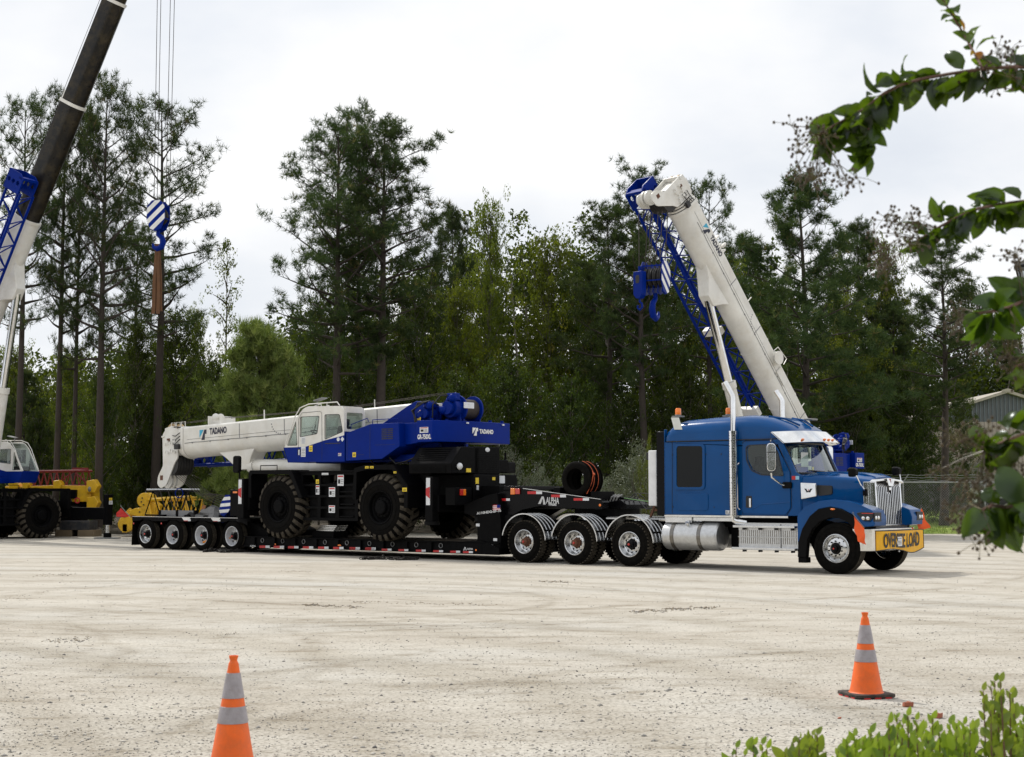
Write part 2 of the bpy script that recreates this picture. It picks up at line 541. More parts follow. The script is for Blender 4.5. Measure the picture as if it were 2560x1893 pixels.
# clods, ruts and loose stones on the yard
rng = np.random.default_rng(5)
def fast_mesh(name, verts, faces4, mats, parent=None, tone=None, mi=None, smooth=False):
    """verts (n,3) array, faces4 (m,k) index array"""
    me = bpy.data.meshes.new(name)
    n, (mf, k) = len(verts), faces4.shape
    me.vertices.add(n); me.vertices.foreach_set('co', np.asarray(verts, dtype=np.float32).ravel())
    me.loops.add(mf * k); me.loops.foreach_set('vertex_index', faces4.astype(np.int32).ravel())
    me.polygons.add(mf)
    me.polygons.foreach_set('loop_start', np.arange(0, mf * k, k, dtype=np.int32))
    me.polygons.foreach_set('loop_total', np.full(mf, k, dtype=np.int32))
    for mm in mats: me.materials.append(mm)
    if mi is not None: me.polygons.foreach_set('material_index', mi.astype(np.int32))
    if tone is not None:
        a = me.attributes.new('tone', 'FLOAT', 'FACE'); a.data.foreach_set('value', tone.astype(np.float32))
    me.update(calc_edges=True)
    if smooth: me.shade_smooth()
    o = bpy.data.objects.new(name, me); COL.objects.link(o)
    if parent is not None: o.parent = parent
    return o

OCT_V = np.array([(1, 0, 0), (-1, 0, 0), (0, 1, 0), (0, -1, 0), (0, 0, 1), (0, 0, -1)], float)
OCT_F = np.array([(0, 2, 4), (2, 1, 4), (1, 3, 4), (3, 0, 4), (2, 0, 5), (1, 2, 5), (3, 1, 5), (0, 3, 5)])
def scatter(name, pts, size, mats, mi=None, flat=.6):
    n = len(pts)
    r = size[:, None, None] * (OCT_V[None] * rng.uniform(.55, 1.3, (n, 6, 1)))
    r[:, :, 2] *= flat
    a = rng.uniform(0, 2 * PI, n); ca, sa = np.cos(a)[:, None], np.sin(a)[:, None]
    x = r[:, :, 0] * ca - r[:, :, 1] * sa; y = r[:, :, 0] * sa + r[:, :, 1] * ca
    V = np.stack([x, y, r[:, :, 2]], 2) + pts[:, None, :]
    Fc = (OCT_F[None] + (np.arange(n) * 6)[:, None, None]).reshape(-1, 3)
    return fast_mesh(name, V.reshape(-1, 3), Fc, mats, mi=None if mi is None else np.repeat(mi, 8))

stoneA = mat('grey gravel stone', (.30, .29, .27), .9, dirt=.4, scale=20)
stoneB = mat('pale gravel stone', (.52, .49, .44), .9, scale=20)
stoneC = mat('dark gravel stone', (.14, .135, .13), .9, scale=20)
clodm = mat('dry dirt clod', (.27, .225, .165), .95, scale=9)
n = 12000
py = 1893 - (1893 - 1400) * rng.uniform(0, 1, n) ** 1.1
px = rng.uniform(-60, 2620, n)
P = np.array([G(a, b) for a, b in zip(px, py)])
P[:, 2] = [gz(a, b) + .002 for a, b in P[:, :2]]
sz = rng.uniform(.004, .011, n) * (1 + (rng.random(n) < .05) * 1.3)
st = scatter('loose_gravel', P, sz, [stoneA, stoneB, stoneC], rng.choice(3, n, p=[.45, .43, .12]))
meta(st, 'loose gravel stones scattered over the pale yard', 'gravel', kind='stuff')

CL = []
def rut(x0, y0, x1, y1, k, s, spread):
    for i in range(int(k * 1.9)):
        t = rng.random()
        if math.sin(t * 17 + x0) + math.sin(t * 41 + y0) + .8 * rng.normal() < -.1: continue
        t = t + rng.normal(0, .05)
        q = G(x0 + (x1 - x0) * t + rng.normal(0, 3), y0 + (y1 - y0) * t + math.sin(t * 23 + x0) * 1.5 + rng.normal(0, 1) * spread * .6)
        CL.append((q.x, q.y, gz(q.x, q.y) + .002, s * rng.uniform(.12, .62) * (1.5 if rng.random() < .06 else 1)))
rut(760, 1515, 900, 1519, 160, .035, 2.2); rut(880, 1505, 1260, 1512, 150, .03, 2.5)
rut(1570, 1530, 1790, 1521, 320, .035, 3); rut(1350, 1455, 1420, 1456, 120, .03, 1.5)
rut(110, 1598, 230, 1592, 120, .03, 5); rut(90, 1440, 190, 1436, 90, .03, 3)
rut(440, 1480, 600, 1478, 60, .02, 2); rut(700, 1428, 790, 1430, 70, .022, 2)
rut(540, 1583, 600, 1580, 40, .02, 2); rut(0, 1500, 120, 1478, 60, .02, 3)
rut(1800, 1750, 2420, 1650, 130, .016, 12); rut(20, 1855, 480, 1790, 110, .014, 8)
rut(620, 1800, 1500, 1690, 170, .014, 14); rut(1500, 1700, 2500, 1600, 110, .016, 10)
rut(900, 1480, 2300, 1455, 90, .02, 6); rut(2150, 1480, 2500, 1470, 50, .02, 4)
CLa = np.array(CL)
cl = scatter('dirt_clods', CLa[:, :3], CLa[:, 3], [clodm, stoneC], rng.choice(2, len(CLa), p=[.7, .3]), .5)
meta(cl, 'small dark clods and ridges of dirt along the wheel tracks', 'dirt clods', kind='stuff')

# red brick fragments beside the right cone
bk = mat('brick fragment', (.36, .12, .07), .9, bmp=.6, scale=30)
for k, (px_, py_, s, r_) in enumerate([(2269, 1766, .05, 20), (2345, 1794, .05, 60), (2098, 1797, .018, 10)]):
    m = M(); q = G(px_, py_)
    pts = rpoly([(-s, -s * .55), (s * .7, -s * .6), (s, s * .1), (s * .5, s * .55), (-s * .7, s * .6)], .01, 2)
    m.prism(pts, 0, s * .62, 'z')
    m.xf(lambda p: Vector((p.x + p.z * .2, p.y, p.z * (1 + .3 * math.sin(p.x * 90)))))
    fr = Frame(q.x, q.y, 0, r_)
    o = m.build('brick_piece', bk, bev=.004)
    o.location = fr.w((0, 0, 0)); o.rotation_euler = (0, 0, fr.a)
    meta(o, ['broken red brick lump just right of the cone base', 'broken red brick lump nearest the leafy shrub', 'tiny red brick chip on the pale gravel below the cone'][k], 'brick', 'red brick fragments on the gravel')

# forest floor and grass beyond the yard
def soilmat():
    m, nt, N, L, b = nodes_of('leaf litter')
    co = coords(nt)
    c = ramp(nt, noise(nt, co, 1.4, 9, .7), [(.3, (.03, .025, .016)), (.5, (.075, .06, .04)), (.72, (.17, .14, .10))])
    L.new(c, b.inputs['Base Color']); b.inputs['Roughness'].default_value = 1
    bump(nt, noise(nt, co, 6, 8, .7), .8, .1, b)
    return m
m = M()
xs = [-120, -60, -40, -30, -24, -18, -12, -6, 0, 6, 12, 18, 24, 60, 140]
edge = [64, 62, 61.5, 62.5, 62, 63, 62.5, 64, 64, 66, 66, 75, 84, 99, 120]
rows = [0, 3, 12, 60, 260]
v = [(x, e + d, .02 + (0 if d == 0 else .25 if d == 3 else .5)) for d in rows for x, e in zip(xs, edge)]
nx = len(xs)
m.add(v, [(j * nx + i, j * nx + i + 1, (j + 1) * nx + i + 1, (j + 1) * nx + i) for j in range(len(rows) - 1) for i in range(nx - 1)])
meta(m.build('forest_floor', soilmat(), weld=False), 'brown leaf litter under the trees', 'ground', kind='structure')

def grassmat():
    m, nt, N, L, b = nodes_of('mown grass')
    co = coords(nt)
    c = ramp(nt, noise(nt, co, .8, 9, .7), [(.3, (.13, .20, .03)), (.5, (.24, .33, .06)), (.7, (.38, .40, .12))])
    L.new(c, b.inputs['Base Color']); b.inputs['Roughness'].default_value = 1
    bump(nt, noise(nt, co, 20, 5, .7), .8, .05, b)
    return m
m = M()
xs = [14.6, 16, 18, 20, 23, 28, 36, 60]
rows = [(63, .008), (63.6, .08), (65, .2), (74, .45), (86, .9), (97, 1.0)]
v = [(x + rng.uniform(-.2, .2), y + (rng.uniform(-.4, .4) if y < 63.2 else 0), z) for y, z in rows for x in xs]
nx = len(xs)
m.add(v, [(j * nx + i, j * nx + i + 1, (j + 1) * nx + i + 1, (j + 1) * nx + i) for j in range(len(rows) - 1) for i in range(nx - 1)])
meta(m.build('grass_verge', grassmat(), weld=False), 'strip of bright green mown grass', 'grass', kind='structure')
# grass blades along it
n = 14000
x = rng.uniform(14.8, 34, n); y = 63.2 + 24 * rng.random(n) ** 1.4
z = np.interp(y, [63, 63.6, 65, 74, 86, 97], [.008, .08, .2, .45, .9, 1.0])
h = rng.uniform(.05, .14, n); a = rng.uniform(0, PI, n); wd = .02
V = np.stack([np.stack([x - wd * np.cos(a), y - wd * np.sin(a), z], 1), np.stack([x + wd * np.cos(a), y + wd * np.sin(a), z], 1),
              np.stack([x + rng.normal(0, .03, n), y + rng.normal(0, .03, n), z + h], 1)], 1).reshape(-1, 3)
gm = foliage('grass blade', [(0, (.14, .21, .03)), (.6, (.27, .36, .07)), (1, (.42, .42, .15))], .3, (.2, .3, .05), .04)
meta(fast_mesh('grass', V, np.arange(3 * n).reshape(-1, 3), [gm], tone=rng.random(n)), 'short green grass blades on the verge by the fence', 'grass', kind='stuff')
# ================================================================ trees
bark = mat('pine bark', (.048, .038, .030), .95, bmp=.9, bscale=14, scale=5)
bark2 = mat('grey bark', (.13, .115, .095), .95, bmp=.7, bscale=20, scale=6)
needle = foliage('pine needles', [(0, (.016, .032, .010)), (.5, (.042, .068, .020)), (.85, (.085, .11, .032)), (1, (.17, .13, .045))], .3, (.10, .15, .02), .018, .5)
needleb = foliage('young pine needles', [(0, (.06, .085, .018)), (.5, (.15, .195, .045)), (1, (.29, .31, .09))], .35, (.2, .3, .03), .02, .5)
leafd = foliage('dark leaf', [(0, (.010, .020, .004)), (.5, (.032, .050, .008)), (.85, (.065, .10, .012)), (1, (.18, .19, .02))], .36, (.15, .21, .006), .02, .42)
leafy = foliage('yellow green leaf', [(0, (.035, .05, .008)), (.5, (.085, .115, .013)), (.85, (.16, .19, .02)), (1, (.27, .23, .03))], .42, (.27, .33, .008), .02, .42)
leafg = foliage('grey green leaf', [(0, (.07, .085, .045)), (.5, (.14, .165, .09)), (.85, (.23, .25, .15)), (1, (.36, .35, .24))], .3, (.16, .19, .07), .06, .35)

def wood(m, pts, r0, r1, n=5):
    k = len(pts)
    m.path(pts, [r0 + (r1 - r0) * i / (k - 1) for i in range(k)], n, False)

def pine_parts(seed, H, cs, Rm, nb, shape, tuft=.3, blades=13, dens=1.0, droop=0.0):
    """wood mesh and needle arrays; cs = crown start fraction, shape(t) = branch length over crown height t in 0..1"""
    r = random.Random(seed); g = np.random.default_rng(seed)
    m = M()
    lean = (r.uniform(-.35, .35), r.uniform(-.3, .3))
    def tp(h):
        t = h / H
        return Vector((lean[0] * math.sin(t * 2.6) * 1.3, lean[1] * math.sin(t * 3.1) * 1.3, h))
    r0 = .0115 * H + .05
    hs = [H * i / 14 for i in range(15)]
    m.path([tp(h) for h in hs], [r0 * (1.25 if i == 0 else 1) * (1 - .9 * (i / 14) ** 1.25) for i in range(15)], 9, False)
    C = []; D = []
    az = r.uniform(0, 6.28)
    for b in range(nb):
        t = (b + r.random() * .8) / nb
        h = H * (cs + (1 - cs) * t * .985)
        az += 2.39996 + r.uniform(-.5, .5)
        Lb = Rm * shape(t) * r.uniform(.6, 1.12)
        if Lb < .3: Lb = .3
        el = R(4 + 34 * t + r.uniform(-12, 12)) - droop
        p = tp(h); pts = [p.copy()]
        d = Vector((math.cos(az) * math.cos(el), math.sin(az) * math.cos(el), math.sin(el)))
        seg = 6
        for i in range(seg):
            d = (d + Vector((r.uniform(-.16, .16), r.uniform(-.16, .16), r.uniform(-.08, .16)))).normalized()
            p = p + d * Lb / seg
            pts.append(p.copy())
        wood(m, pts, max(.02, r0 * .42 * (1 - t * .75) * min(1, Lb / Rm + .3)), .012, 5)
        ns = max(3, int(Lb * 2.0))
        for k in range(ns):
            u = .30 + .70 * (k + r.random()) / ns
            i = min(seg - 1, int(u * seg)); q = pts[i].lerp(pts[i + 1], u * seg - i)
            dd = (pts[i + 1] - pts[i]).normalized()
            sd = Vector((r.uniform(-1, 1), r.uniform(-1, 1), r.uniform(-.25, .75))).normalized()
            td = (dd * .65 + sd).normalized()
            Ls = Lb * r.uniform(.12, .3) * (1.25 - u * .4) + .25
            q2 = q + td * Ls * .5 + Vector((0, 0, .04)); q3 = q2 + (td + Vector((0, 0, .35))).normalized() * Ls * .5
            wood(m, [q, q2, q3], .018, .007, 3)
            for j in range(int(8 * dens)):
                C.append(q3 + Vector((r.gauss(0, .22), r.gauss(0, .22), r.gauss(.06, .13)))); D.append((td * .4 + Vector((0, 0, .6))).normalized())
            nt_ = max(1, int(Ls * 1.5 * dens))
            for j in range(nt_):
                s_ = .35 + .65 * (j + r.random()) / nt_
                c = q.lerp(q2, s_ * 2) if s_ < .5 else q2.lerp(q3, s_ * 2 - 1)
                jit = Vector((r.gauss(0, .13), r.gauss(0, .13), r.gauss(0, .09)))
                C.append(c + jit); D.append((td + Vector((0, 0, .55))).normalized())
        for j in range(3): C.append(pts[-1] + Vector((r.gauss(0, .1), r.gauss(0, .1), r.gauss(0, .1)))); D.append((d + Vector((0, 0, .5))).normalized())
    C = np.array([tuple(c) for c in C]); D = np.array([tuple(d) for d in D])
    n = len(C); nbl = blades
    th = g.normal(0, .9, (n, nbl, 3)) + D[:, None, :] * .8
    th /= np.linalg.norm(th, axis=2, keepdims=True)
    ln = tuft * g.uniform(.7, 1.15, (n, nbl, 1))
    side = np.cross(th, g.normal(0, 1, (n, nbl, 3))); side /= np.linalg.norm(side, axis=2, keepdims=True)
    base = C[:, None, :] + th * .03
    wd = .024 * tuft / .3
    V = np.stack([base - side * wd * .55, base + side * wd * .55, base + th * ln], 2).reshape(-1, 3)
    tone = np.repeat(np.clip(g.normal(.42, .2, n) + (g.random(n) < .03) * .5, 0, 1), nbl)
    tone = np.clip(tone + g.normal(0, .08, len(tone)), 0, 1)
    Fc = np.arange(n * nbl * 3).reshape(-1, 3)
    return m, V, Fc, tone

def leaf_cloud(g, C, rad, per, size, aspect=.55, tonebias=0.0, up=.25):
    """rhombic leaves in shells round clump centres"""
    n = len(C)
    d = g.normal(0, 1, (n, per, 3)); d /= np.linalg.norm(d, axis=2, keepdims=True)
    rr = rad[:, None, None] * g.uniform(.35, 1.0, (n, per, 1)) ** .6
    P = C[:, None, :] + d * rr * np.array([1, 1, .75])
    a = g.normal(0, 1, (n, per, 3)); a[..., 2] -= .3; a /= np.linalg.norm(a, axis=2, keepdims=True)
    nn = g.normal(0, .8, (n, per, 3)) + np.array([0, 0, 1.0]) + d * .5
    s = np.cross(a, nn); s /= np.linalg.norm(s, axis=2, keepdims=True) + 1e-6
    L_ = size * g.uniform(.6, 1.2, (n, per, 1))
    V = np.stack([P, P + a * L_ * .5 + s * L_ * aspect * .5, P + a * L_, P + a * L_ * .5 - s * L_ * aspect * .5], 2).reshape(-1, 3)
    tone = np.repeat(np.clip(g.normal(.42 + tonebias, .17, n), 0, 1), per)
    tone = np.clip(tone + g.normal(0, .13, len(tone)), 0, 1)
    return V, np.arange(n * per * 4).reshape(-1, 4), tone

def broad_parts(seed, H, cs, Rm, shape, nl=26, leaf=.13, per=46, fill=1.0, multi=1):
    r = random.Random(seed); g = np.random.default_rng(seed)
    m = M(); C = []; RD = []
    for q0 in range(multi):
        bx, by = (0, 0) if multi == 1 else (r.uniform(-.4, .4) * Rm, r.uniform(-.4, .4) * Rm)
        lx, ly = r.uniform(-.5, .5), r.uniform(-.5, .5)
        Hm = H * (1 if q0 == 0 else r.uniform(.7, .95))
        def tp(h): return Vector((bx + lx * math.sin(h / Hm * 2.4), by + ly * math.sin(h / Hm * 2.9), h))
        r0 = (.008 * Hm + .03) / (1 if multi == 1 else 1.6)
        m.path([tp(Hm * i / 10) for i in range(11)], [r0 * (1 - .88 * i / 10) for i in range(11)], 7, False)
        az = r.uniform(0, 6.28); k = max(5, nl // multi)
        for b in range(k):
            t = (b + r.random()) / k
            h = Hm * (cs + (1 - cs) * t * .97)
            az += 2.4 + r.uniform(-.6, .6)
            Lb = max(.3, Rm * shape(t) * r.uniform(.65, 1.1))
            el = R(15 + 45 * t + r.uniform(-14, 14))
            d = Vector((math.cos(az) * math.cos(el), math.sin(az) * math.cos(el), math.sin(el)))
            p = tp(h); pts = [p.copy()]
            for i in range(4):
                d = (d + Vector((r.uniform(-.2, .2), r.uniform(-.2, .2), r.uniform(-.1, .15)))).normalized()
                p = p + d * Lb / 4; pts.append(p.copy())
            wood(m, pts, max(.015, r0 * .4), .01, 4)
            nc = max(3, int(Lb * 3.4 * fill))
            for j in range(nc):
                u = .2 + .85 * (j + r.random()) / nc
                i = min(3, int(u * 4)); q = pts[i].lerp(pts[i + 1], min(1.2, u * 4 - i))
                sp = .16 + .2 * Lb
                q = q + Vector((r.gauss(0, sp * .9), r.gauss(0, sp * .9), r.gauss(0, sp * .5)))
                C.append(tuple(q)); RD.append(r.uniform(.22, .5) * (.75 + .08 * Rm))
        for j in range(3): C.append(tuple(tp(Hm) + Vector((r.gauss(0, .15), r.gauss(0, .15), r.gauss(.05, .15))))); RD.append(.28)
    C = np.array(C); RD = np.array(RD)
    V, Fc, tone = leaf_cloud(g, C, RD, per, leaf)
    return m, V, Fc, tone


def make_tree(name, parts, wm, lm, label, cat, group):
    t = thing(name, label, cat, BASE, group=group)
    m, V, Fc, tone = parts
    m.build('trunk', wm, t, weld=False, ang=80)
    fast_mesh('crown', V, Fc, [lm], t, tone)
    return t

dome = lambda t: (1 - .25 * (1 - t)) * math.sqrt(max(0, 1 - (max(0, t - .25) / .78) ** 2.2)) * (.55 + .45 * min(1, t * 4))
cone_ = lambda t: 1.05 - .9 * t
egg = lambda t: math.sin(PI * min(1, .12 + .86 * t)) ** .7
pinesh = lambda t: (.5 + .5 * min(1, t * 3)) * math.sqrt(max(.02, 1 - t ** 3.2)) 
col_ = lambda t: math.sin(PI * min(1, .25 + .72 * t)) ** .6

GP = 'pines along the far edge of the yard'; GB = 'leafy trees along the far edge of the yard'; GS = 'bushes along the foot of the trees'
PR = {}
def proto(key):
    if key in PR: return PR[key]
    if key == 'pA': p = ('pine_tree', pine_parts(11, 22, .38, 4.6, 44, pinesh, .36, 13, 1.15), bark, needle)         # open tall
    if key == 'pB': p = ('pine_tree', pine_parts(23, 21, .40, 4.2, 44, dome, .36, 14, 1.5), bark, needle)
    if key == 'pC': p = ('pine_tree', pine_parts(37, 20, .20, 4.8, 60, lambda t: 1.0 * (1 - t ** 2.2) + .12, .38, 15, 1.7, .12), bark, needle)
    if key == 'pD': p = ('pine_tree', pine_parts(41, 22, .44, 4.0, 38, dome, .35, 13, 1.05), bark, needle)
    if key == 'pS': p = ('young_pine', pine_parts(53, 7.5, .06, 3.0, 74, lambda t: 1.0 - .78 * t ** 2.4, .36, 18, 1.7), bark, needleb)
    if key == 'bA': p = ('broadleaf_tree', broad_parts(61, 12, .08, 4.2, egg, 62, .17, 46), bark2, leafd)
    if key == 'bB': p = ('broadleaf_tree', broad_parts(67, 12, .08, 4.2, lambda t: math.sqrt(max(.04, 1 - (max(0, t - .35) / .68) ** 2)), 66, .17, 46), bark2, leafy)
    if key == 'bC': p = ('broadleaf_tree', broad_parts(71, 9, .03, 4.2, egg, 60, .17, 48), bark2, leafd)
    if key == 'bT': p = ('slender_tree', broad_parts(79, 12, .42, 1.5, egg, 22, .14, 34, .8), bark2, leafy)
    if key == 'bu': p = ('bush', broad_parts(83, 2.8, .02, 1.7, egg, 30, .085, 60, 1.3, 3), bark2, leafg)
    if key == 'bv': p = ('bush', broad_parts(89, 3.2, .02, 1.9, egg, 30, .10, 60, 1.3, 3), bark2, leafd)
    if key == 'bw': p = ('bush', broad_parts(97, 3.0, .02, 1.6, egg, 26, .095, 50, 1.1, 3), bark2, leafy)
    V_ = p[1][1]; rr_ = np.percentile(np.hypot(V_[:, 0], V_[:, 1]), 96); hh_ = V_[:, 2].max()
    PR[key] = [p, None, (hh_, rr_)]
    return PR[key]

tr = random.Random(3)
def plant(key, px, Y, top, hw, label, group=None, rz=None, base_z=.3):
    """px = photo column of the trunk, top = row of its highest tip, hw = half width of crown in photo pixels, Y = distance"""
    pr = proto(key)
    name, parts, wm, lm = pr[0]
    cat = {'pine_tree': 'pine tree', 'young_pine': 'pine tree', 'broadleaf_tree': 'tree', 'slender_tree': 'tree', 'bush': 'bush'}[name]
    group = group or (GP if 'pine' in name else GS if name == 'bush' else GB)
    H0, R0 = pr[2]
    if pr[1] is None:
        pr[1] = make_tree(name, parts, wm, lm, label, cat, group); o = pr[1]
    else: o = copy_tree(pr[1])
    p = W(px * 1.146, top * 1.146, Y)
    h = p.z - base_z
    rad = hw * 1.146 / F_PX * Y
    o.location = (p.x, Y, base_z)
    o.scale = (rad / R0, rad / R0, h / H0)
    o.rotation_euler = (0, 0, tr.uniform(0, 6.28) if rz is None else rz)
    meta(o, label, cat, group)
    return o
# tall pines, left to right (columns and rows as in the 2234-wide view of the photograph)
plant('pD', 57, 62, 192, 92, 'tall pine at the left edge behind the black crane boom')
plant('pD', 143, 63, 172, 80, 'tall straight pine crossed by the black crane boom')
plant('pA', 180, 63.5, 205, 85, 'pine with a bare trunk just right of the black boom')
plant('pA', 236, 62, 140, 135, 'tallest open-crowned pine left of the striped hook block', rz=1.2)
plant('pD', 352, 65, 196, 120, 'thin pine directly behind the striped hook block', rz=2.5)
plant('pD', 300, 78, 470, 90, 'lower pine seen behind the brown slings')
plant('pA', 738, 61, 226, 165, 'leftmost pine of the tall centre clump with long low branches', rz=4.0)
plant('pA', 784, 63, 205, 105, 'middle pine of the tall centre clump')
plant('pB', 832, 61, 216, 165, 'right pine of the tall centre clump, bushy crown', rz=.7)
plant('pC', 985, 76, 435, 105, 'pine right of the tall centre clump, half hidden by leafy trees')
plant('pB', 1318, 64, 415, 118, 'pine left of the raised blue and white boom tip')
plant('pB', 1412, 62, 326, 118, 'pine rising directly behind the raised boom tip', rz=2.2)
plant('pD', 1548, 70, 374, 78, 'pine with a round tuft just right of the raised boom tip')
plant('pC', 1738, 62, 356, 195, 'big spreading pine right of the raised white boom', rz=1.0)
plant('pC', 1868, 76, 465, 130, 'pine behind and right of the big spreading pine')
plant('pC', 1620, 78, 500, 110, 'pine hidden between the raised boom and the big spreading pine')
plant('pB', 2045, 66, 500, 120, 'pine above the white gabled shed, behind the berry branches')
plant('pC', 1950, 74, 640, 100, 'low dark pine left of the shed')
plant('pC', 60, 68, 800, 70, 'short shaggy pine low at the left edge')
plant('pS', 572, 53, 682, 126, 'young bright green pine standing above the white crane boom')
# broadleaf trees
plant('bT', 491, 68, 515, 50, 'slender leafy tree standing alone against the sky')
plant('bB', 1076, 72, 392, 88, 'tall narrow yellow-green tree in the middle of the tree line')
plant('bB', 1186, 69, 468, 122, 'broad yellow-green tree right of the tall narrow one')
plant('bA', 385, 68, 668, 84, 'dark leafy tree below the brown slings')
plant('bA', 300, 66, 690, 64, 'dark ivy-covered tree left of the brown slings')
plant('bA', 700, 67, 640, 72, 'dark leafy tree left of the centre pines')
plant('bA', 620, 74, 745, 70, 'low leafy tree behind the young pine')
plant('bA', 815, 67, 690, 74, 'leafy tree at the foot of the centre pines')
plant('bA', 905, 68, 600, 100, 'leafy tree right of the centre pines')
plant('bB', 985, 70, 590, 95, 'yellowish tree low between the centre pines and the narrow tree')
plant('bA', 1290, 69, 560, 100, 'dark leafy tree left of the hanging blue hook block')
plant('bC', 1120, 64, 760, 100, 'dark tree in front of the broad yellow-green tree')
plant('bA', 1440, 73, 560, 100, 'dark leafy tree behind the lattice jib of the raised boom')
plant('bB', 1560, 74, 520, 100, 'yellow-green tree right behind the raised white boom')
plant('bA', 1650, 70, 690, 90, 'dark leafy tree behind the truck roof')
plant('bB', 1935, 75, 480, 85, 'yellow-green tree peeping out beside the lower berry branch')
plant('bB', 1840, 72, 600, 110, 'broad dark tree behind the truck hood')
plant('bA', 1990, 71, 780, 90, 'dark leafy tree left of the shed roof')
plant('bA', 2105, 112, 600, 80, 'leafy tree behind the shed')
plant('bB', 2200, 114, 615, 70, 'far pale yellow tree at the right edge above the shed')
plant('bA', 2190, 110, 700, 70, 'dark tree right behind the shed ridge')
plant('bA', 2100, 78, 850, 50, 'small dark tree touching the left end of the shed')
plant('bB', 430, 76, 640, 55, 'yellowish tree between the slings and the slender tree')
plant('bC', 480, 64, 760, 80, 'low dark tree below the slender tree')
plant('bC', 230, 64, 780, 68, 'low dark tree left of the slings')
plant('bB', 40, 80, 730, 90, 'pale thin tree behind the left crane')
plant('bB', 155, 82, 745, 80, 'pale thin tree seen between the left pine trunks')
plant('bC', 760, 62, 790, 90, 'low leafy tree above the white crane boom')
plant('bC', 880, 63, 800, 90, 'low leafy tree above the blue crane winches')
plant('bC', 1000, 62, 790, 95, 'low leafy tree right of the crane winches')
plant('bC', 1240, 63, 800, 90, 'dark low tree above the spare tyres')
plant('bC', 1370, 63, 840, 85, 'dark low tree left of the truck sleeper')
plant('bC', 1500, 63, 790, 90, 'dark low tree above the truck sleeper')
plant('bC', 1720, 62, 860, 95, 'dark low tree above the windscreen visor')
plant('bC', 1850, 62, 850, 90, 'dark low tree above the truck mirrors')
plant('bC', 1960, 70, 900, 80, 'dark low tree behind the fence near the grille')
plant('bC', 620, 62, 860, 80, 'low tree below the young pine')
plant('bC', 340, 67, 850, 80, 'dark low tree behind the yellow lattice section')
plant('bC', 90, 67, 880, 60, 'low tree behind the left crane cab')
# bushes
plant('bw', 195, 66, 905, 70, 'bright leafy bush right of the left crane cab', base_z=.1)
plant('bv', 320, 66, 960, 70, 'dark brushy bush behind the yellow lattice section', base_z=.1)
plant('bv', 245, 67, 985, 55, 'dark bush above the red lattice section', base_z=.1)
plant('bv', 420, 66, 985, 70, 'dark bush under the white boom tip', base_z=.1)
plant('bw', 480, 65, 1000, 60, 'yellowish bush under the white boom', base_z=.1)
plant('bu', 1112, 54, 958, 66, 'grey-green bush beside the black crane engine cover', base_z=.1)
plant('bu', 1165, 53, 1000, 56, 'small grey-green bush right of the engine cover', base_z=.1)
plant('bw', 1215, 53, 1030, 56, 'yellowish scrub left of the spare tyres', base_z=.1)
plant('bu', 1300, 54, 1000, 66, 'grey bush directly behind the spare tyres', base_z=.1)
plant('bu', 1385, 55, 945, 80, 'tall grey bush left of the truck sleeper', base_z=.1)
plant('bw', 1408, 52, 935, 22, 'bright green sapling close to the truck sleeper', base_z=.1)
plant('bu', 1340, 52, 1030, 45, 'low twiggy bush above the trailer neck', base_z=.1)
plant('bv', 640, 58, 985, 60, 'dark bush behind the cab of the loaded crane', base_z=.1)
plant('bv', 1960, 69, 1000, 80, 'dark bush behind the fence right of the truck', base_z=.1)
plant('bv', 2050, 71, 990, 60, 'dark bush behind the fence near the shed', base_z=.1)
plant('bv', 1180, 60, 960, 90, 'dark bush behind the grey-green bushes', base_z=.1)
plant('bv', 1480, 60, 950, 90, 'dark bush behind the truck sleeper', base_z=.1)
plant('bv', 1780, 60, 960, 110, 'dark bush behind the truck hood', base_z=.1)
plant('bv', 60, 67, 1000, 80, 'dark bush behind the left crane fender', base_z=.1)

# the wood continuing behind, one mass nobody could count
g = np.random.default_rng(99)
C = []; RD = []
prof_x = [-60, -36, -33, -30, -26, -22, -19, -17, -14, -10, -4, 4, 14, 24, 34, 60]
prof_h = [9, 9, 9, 9, 9.5, 10, 8.5, 8, 11, 14.5, 15.5, 16, 15.5, 13.5, 11, 9]
for k in range(6500):
    x = g.uniform(-48, 48); H = np.interp(x, prof_x, prof_h) * (1 + .13 * math.sin(x * 1.7) + .1 * math.sin(x * 4.1))
    C.append((x, g.uniform(104, 114) if x > 18 else g.uniform(88, 100), H * g.random() ** .9)); RD.append(g.uniform(.5, 1.3))
V, Fc, tone = leaf_cloud(g, np.array(C), np.array(RD), 60, .34)
wd_ = M()
for k in range(110):
    x = g.uniform(-46, 46); y = g.uniform(84, 96) if x < 17 else g.uniform(103, 112); H = np.interp(x, prof_x, prof_h) * g.uniform(.7, 1.05)
    wood(wd_, [(x, y, 0), (x + g.normal(0, .3), y, H * .5), (x + g.normal(0, .6), y, H)], g.uniform(.08, .2), .03, 5)
wv = np.array(wd_.v); wf = np.array(wd_.f)
V2 = np.concatenate([V, wv]); F2 = np.concatenate([Fc, wf + len(V)])
mi = np.concatenate([np.zeros(len(Fc)), np.ones(len(wf))])
o = fast_mesh('distant_woods', V2, F2, [leafd, bark2], tone=np.concatenate([tone, np.full(len(wf), .4)]), mi=mi)
meta(o, 'dense dark woods filling the gaps behind the tree line', 'woods', kind='stuff')
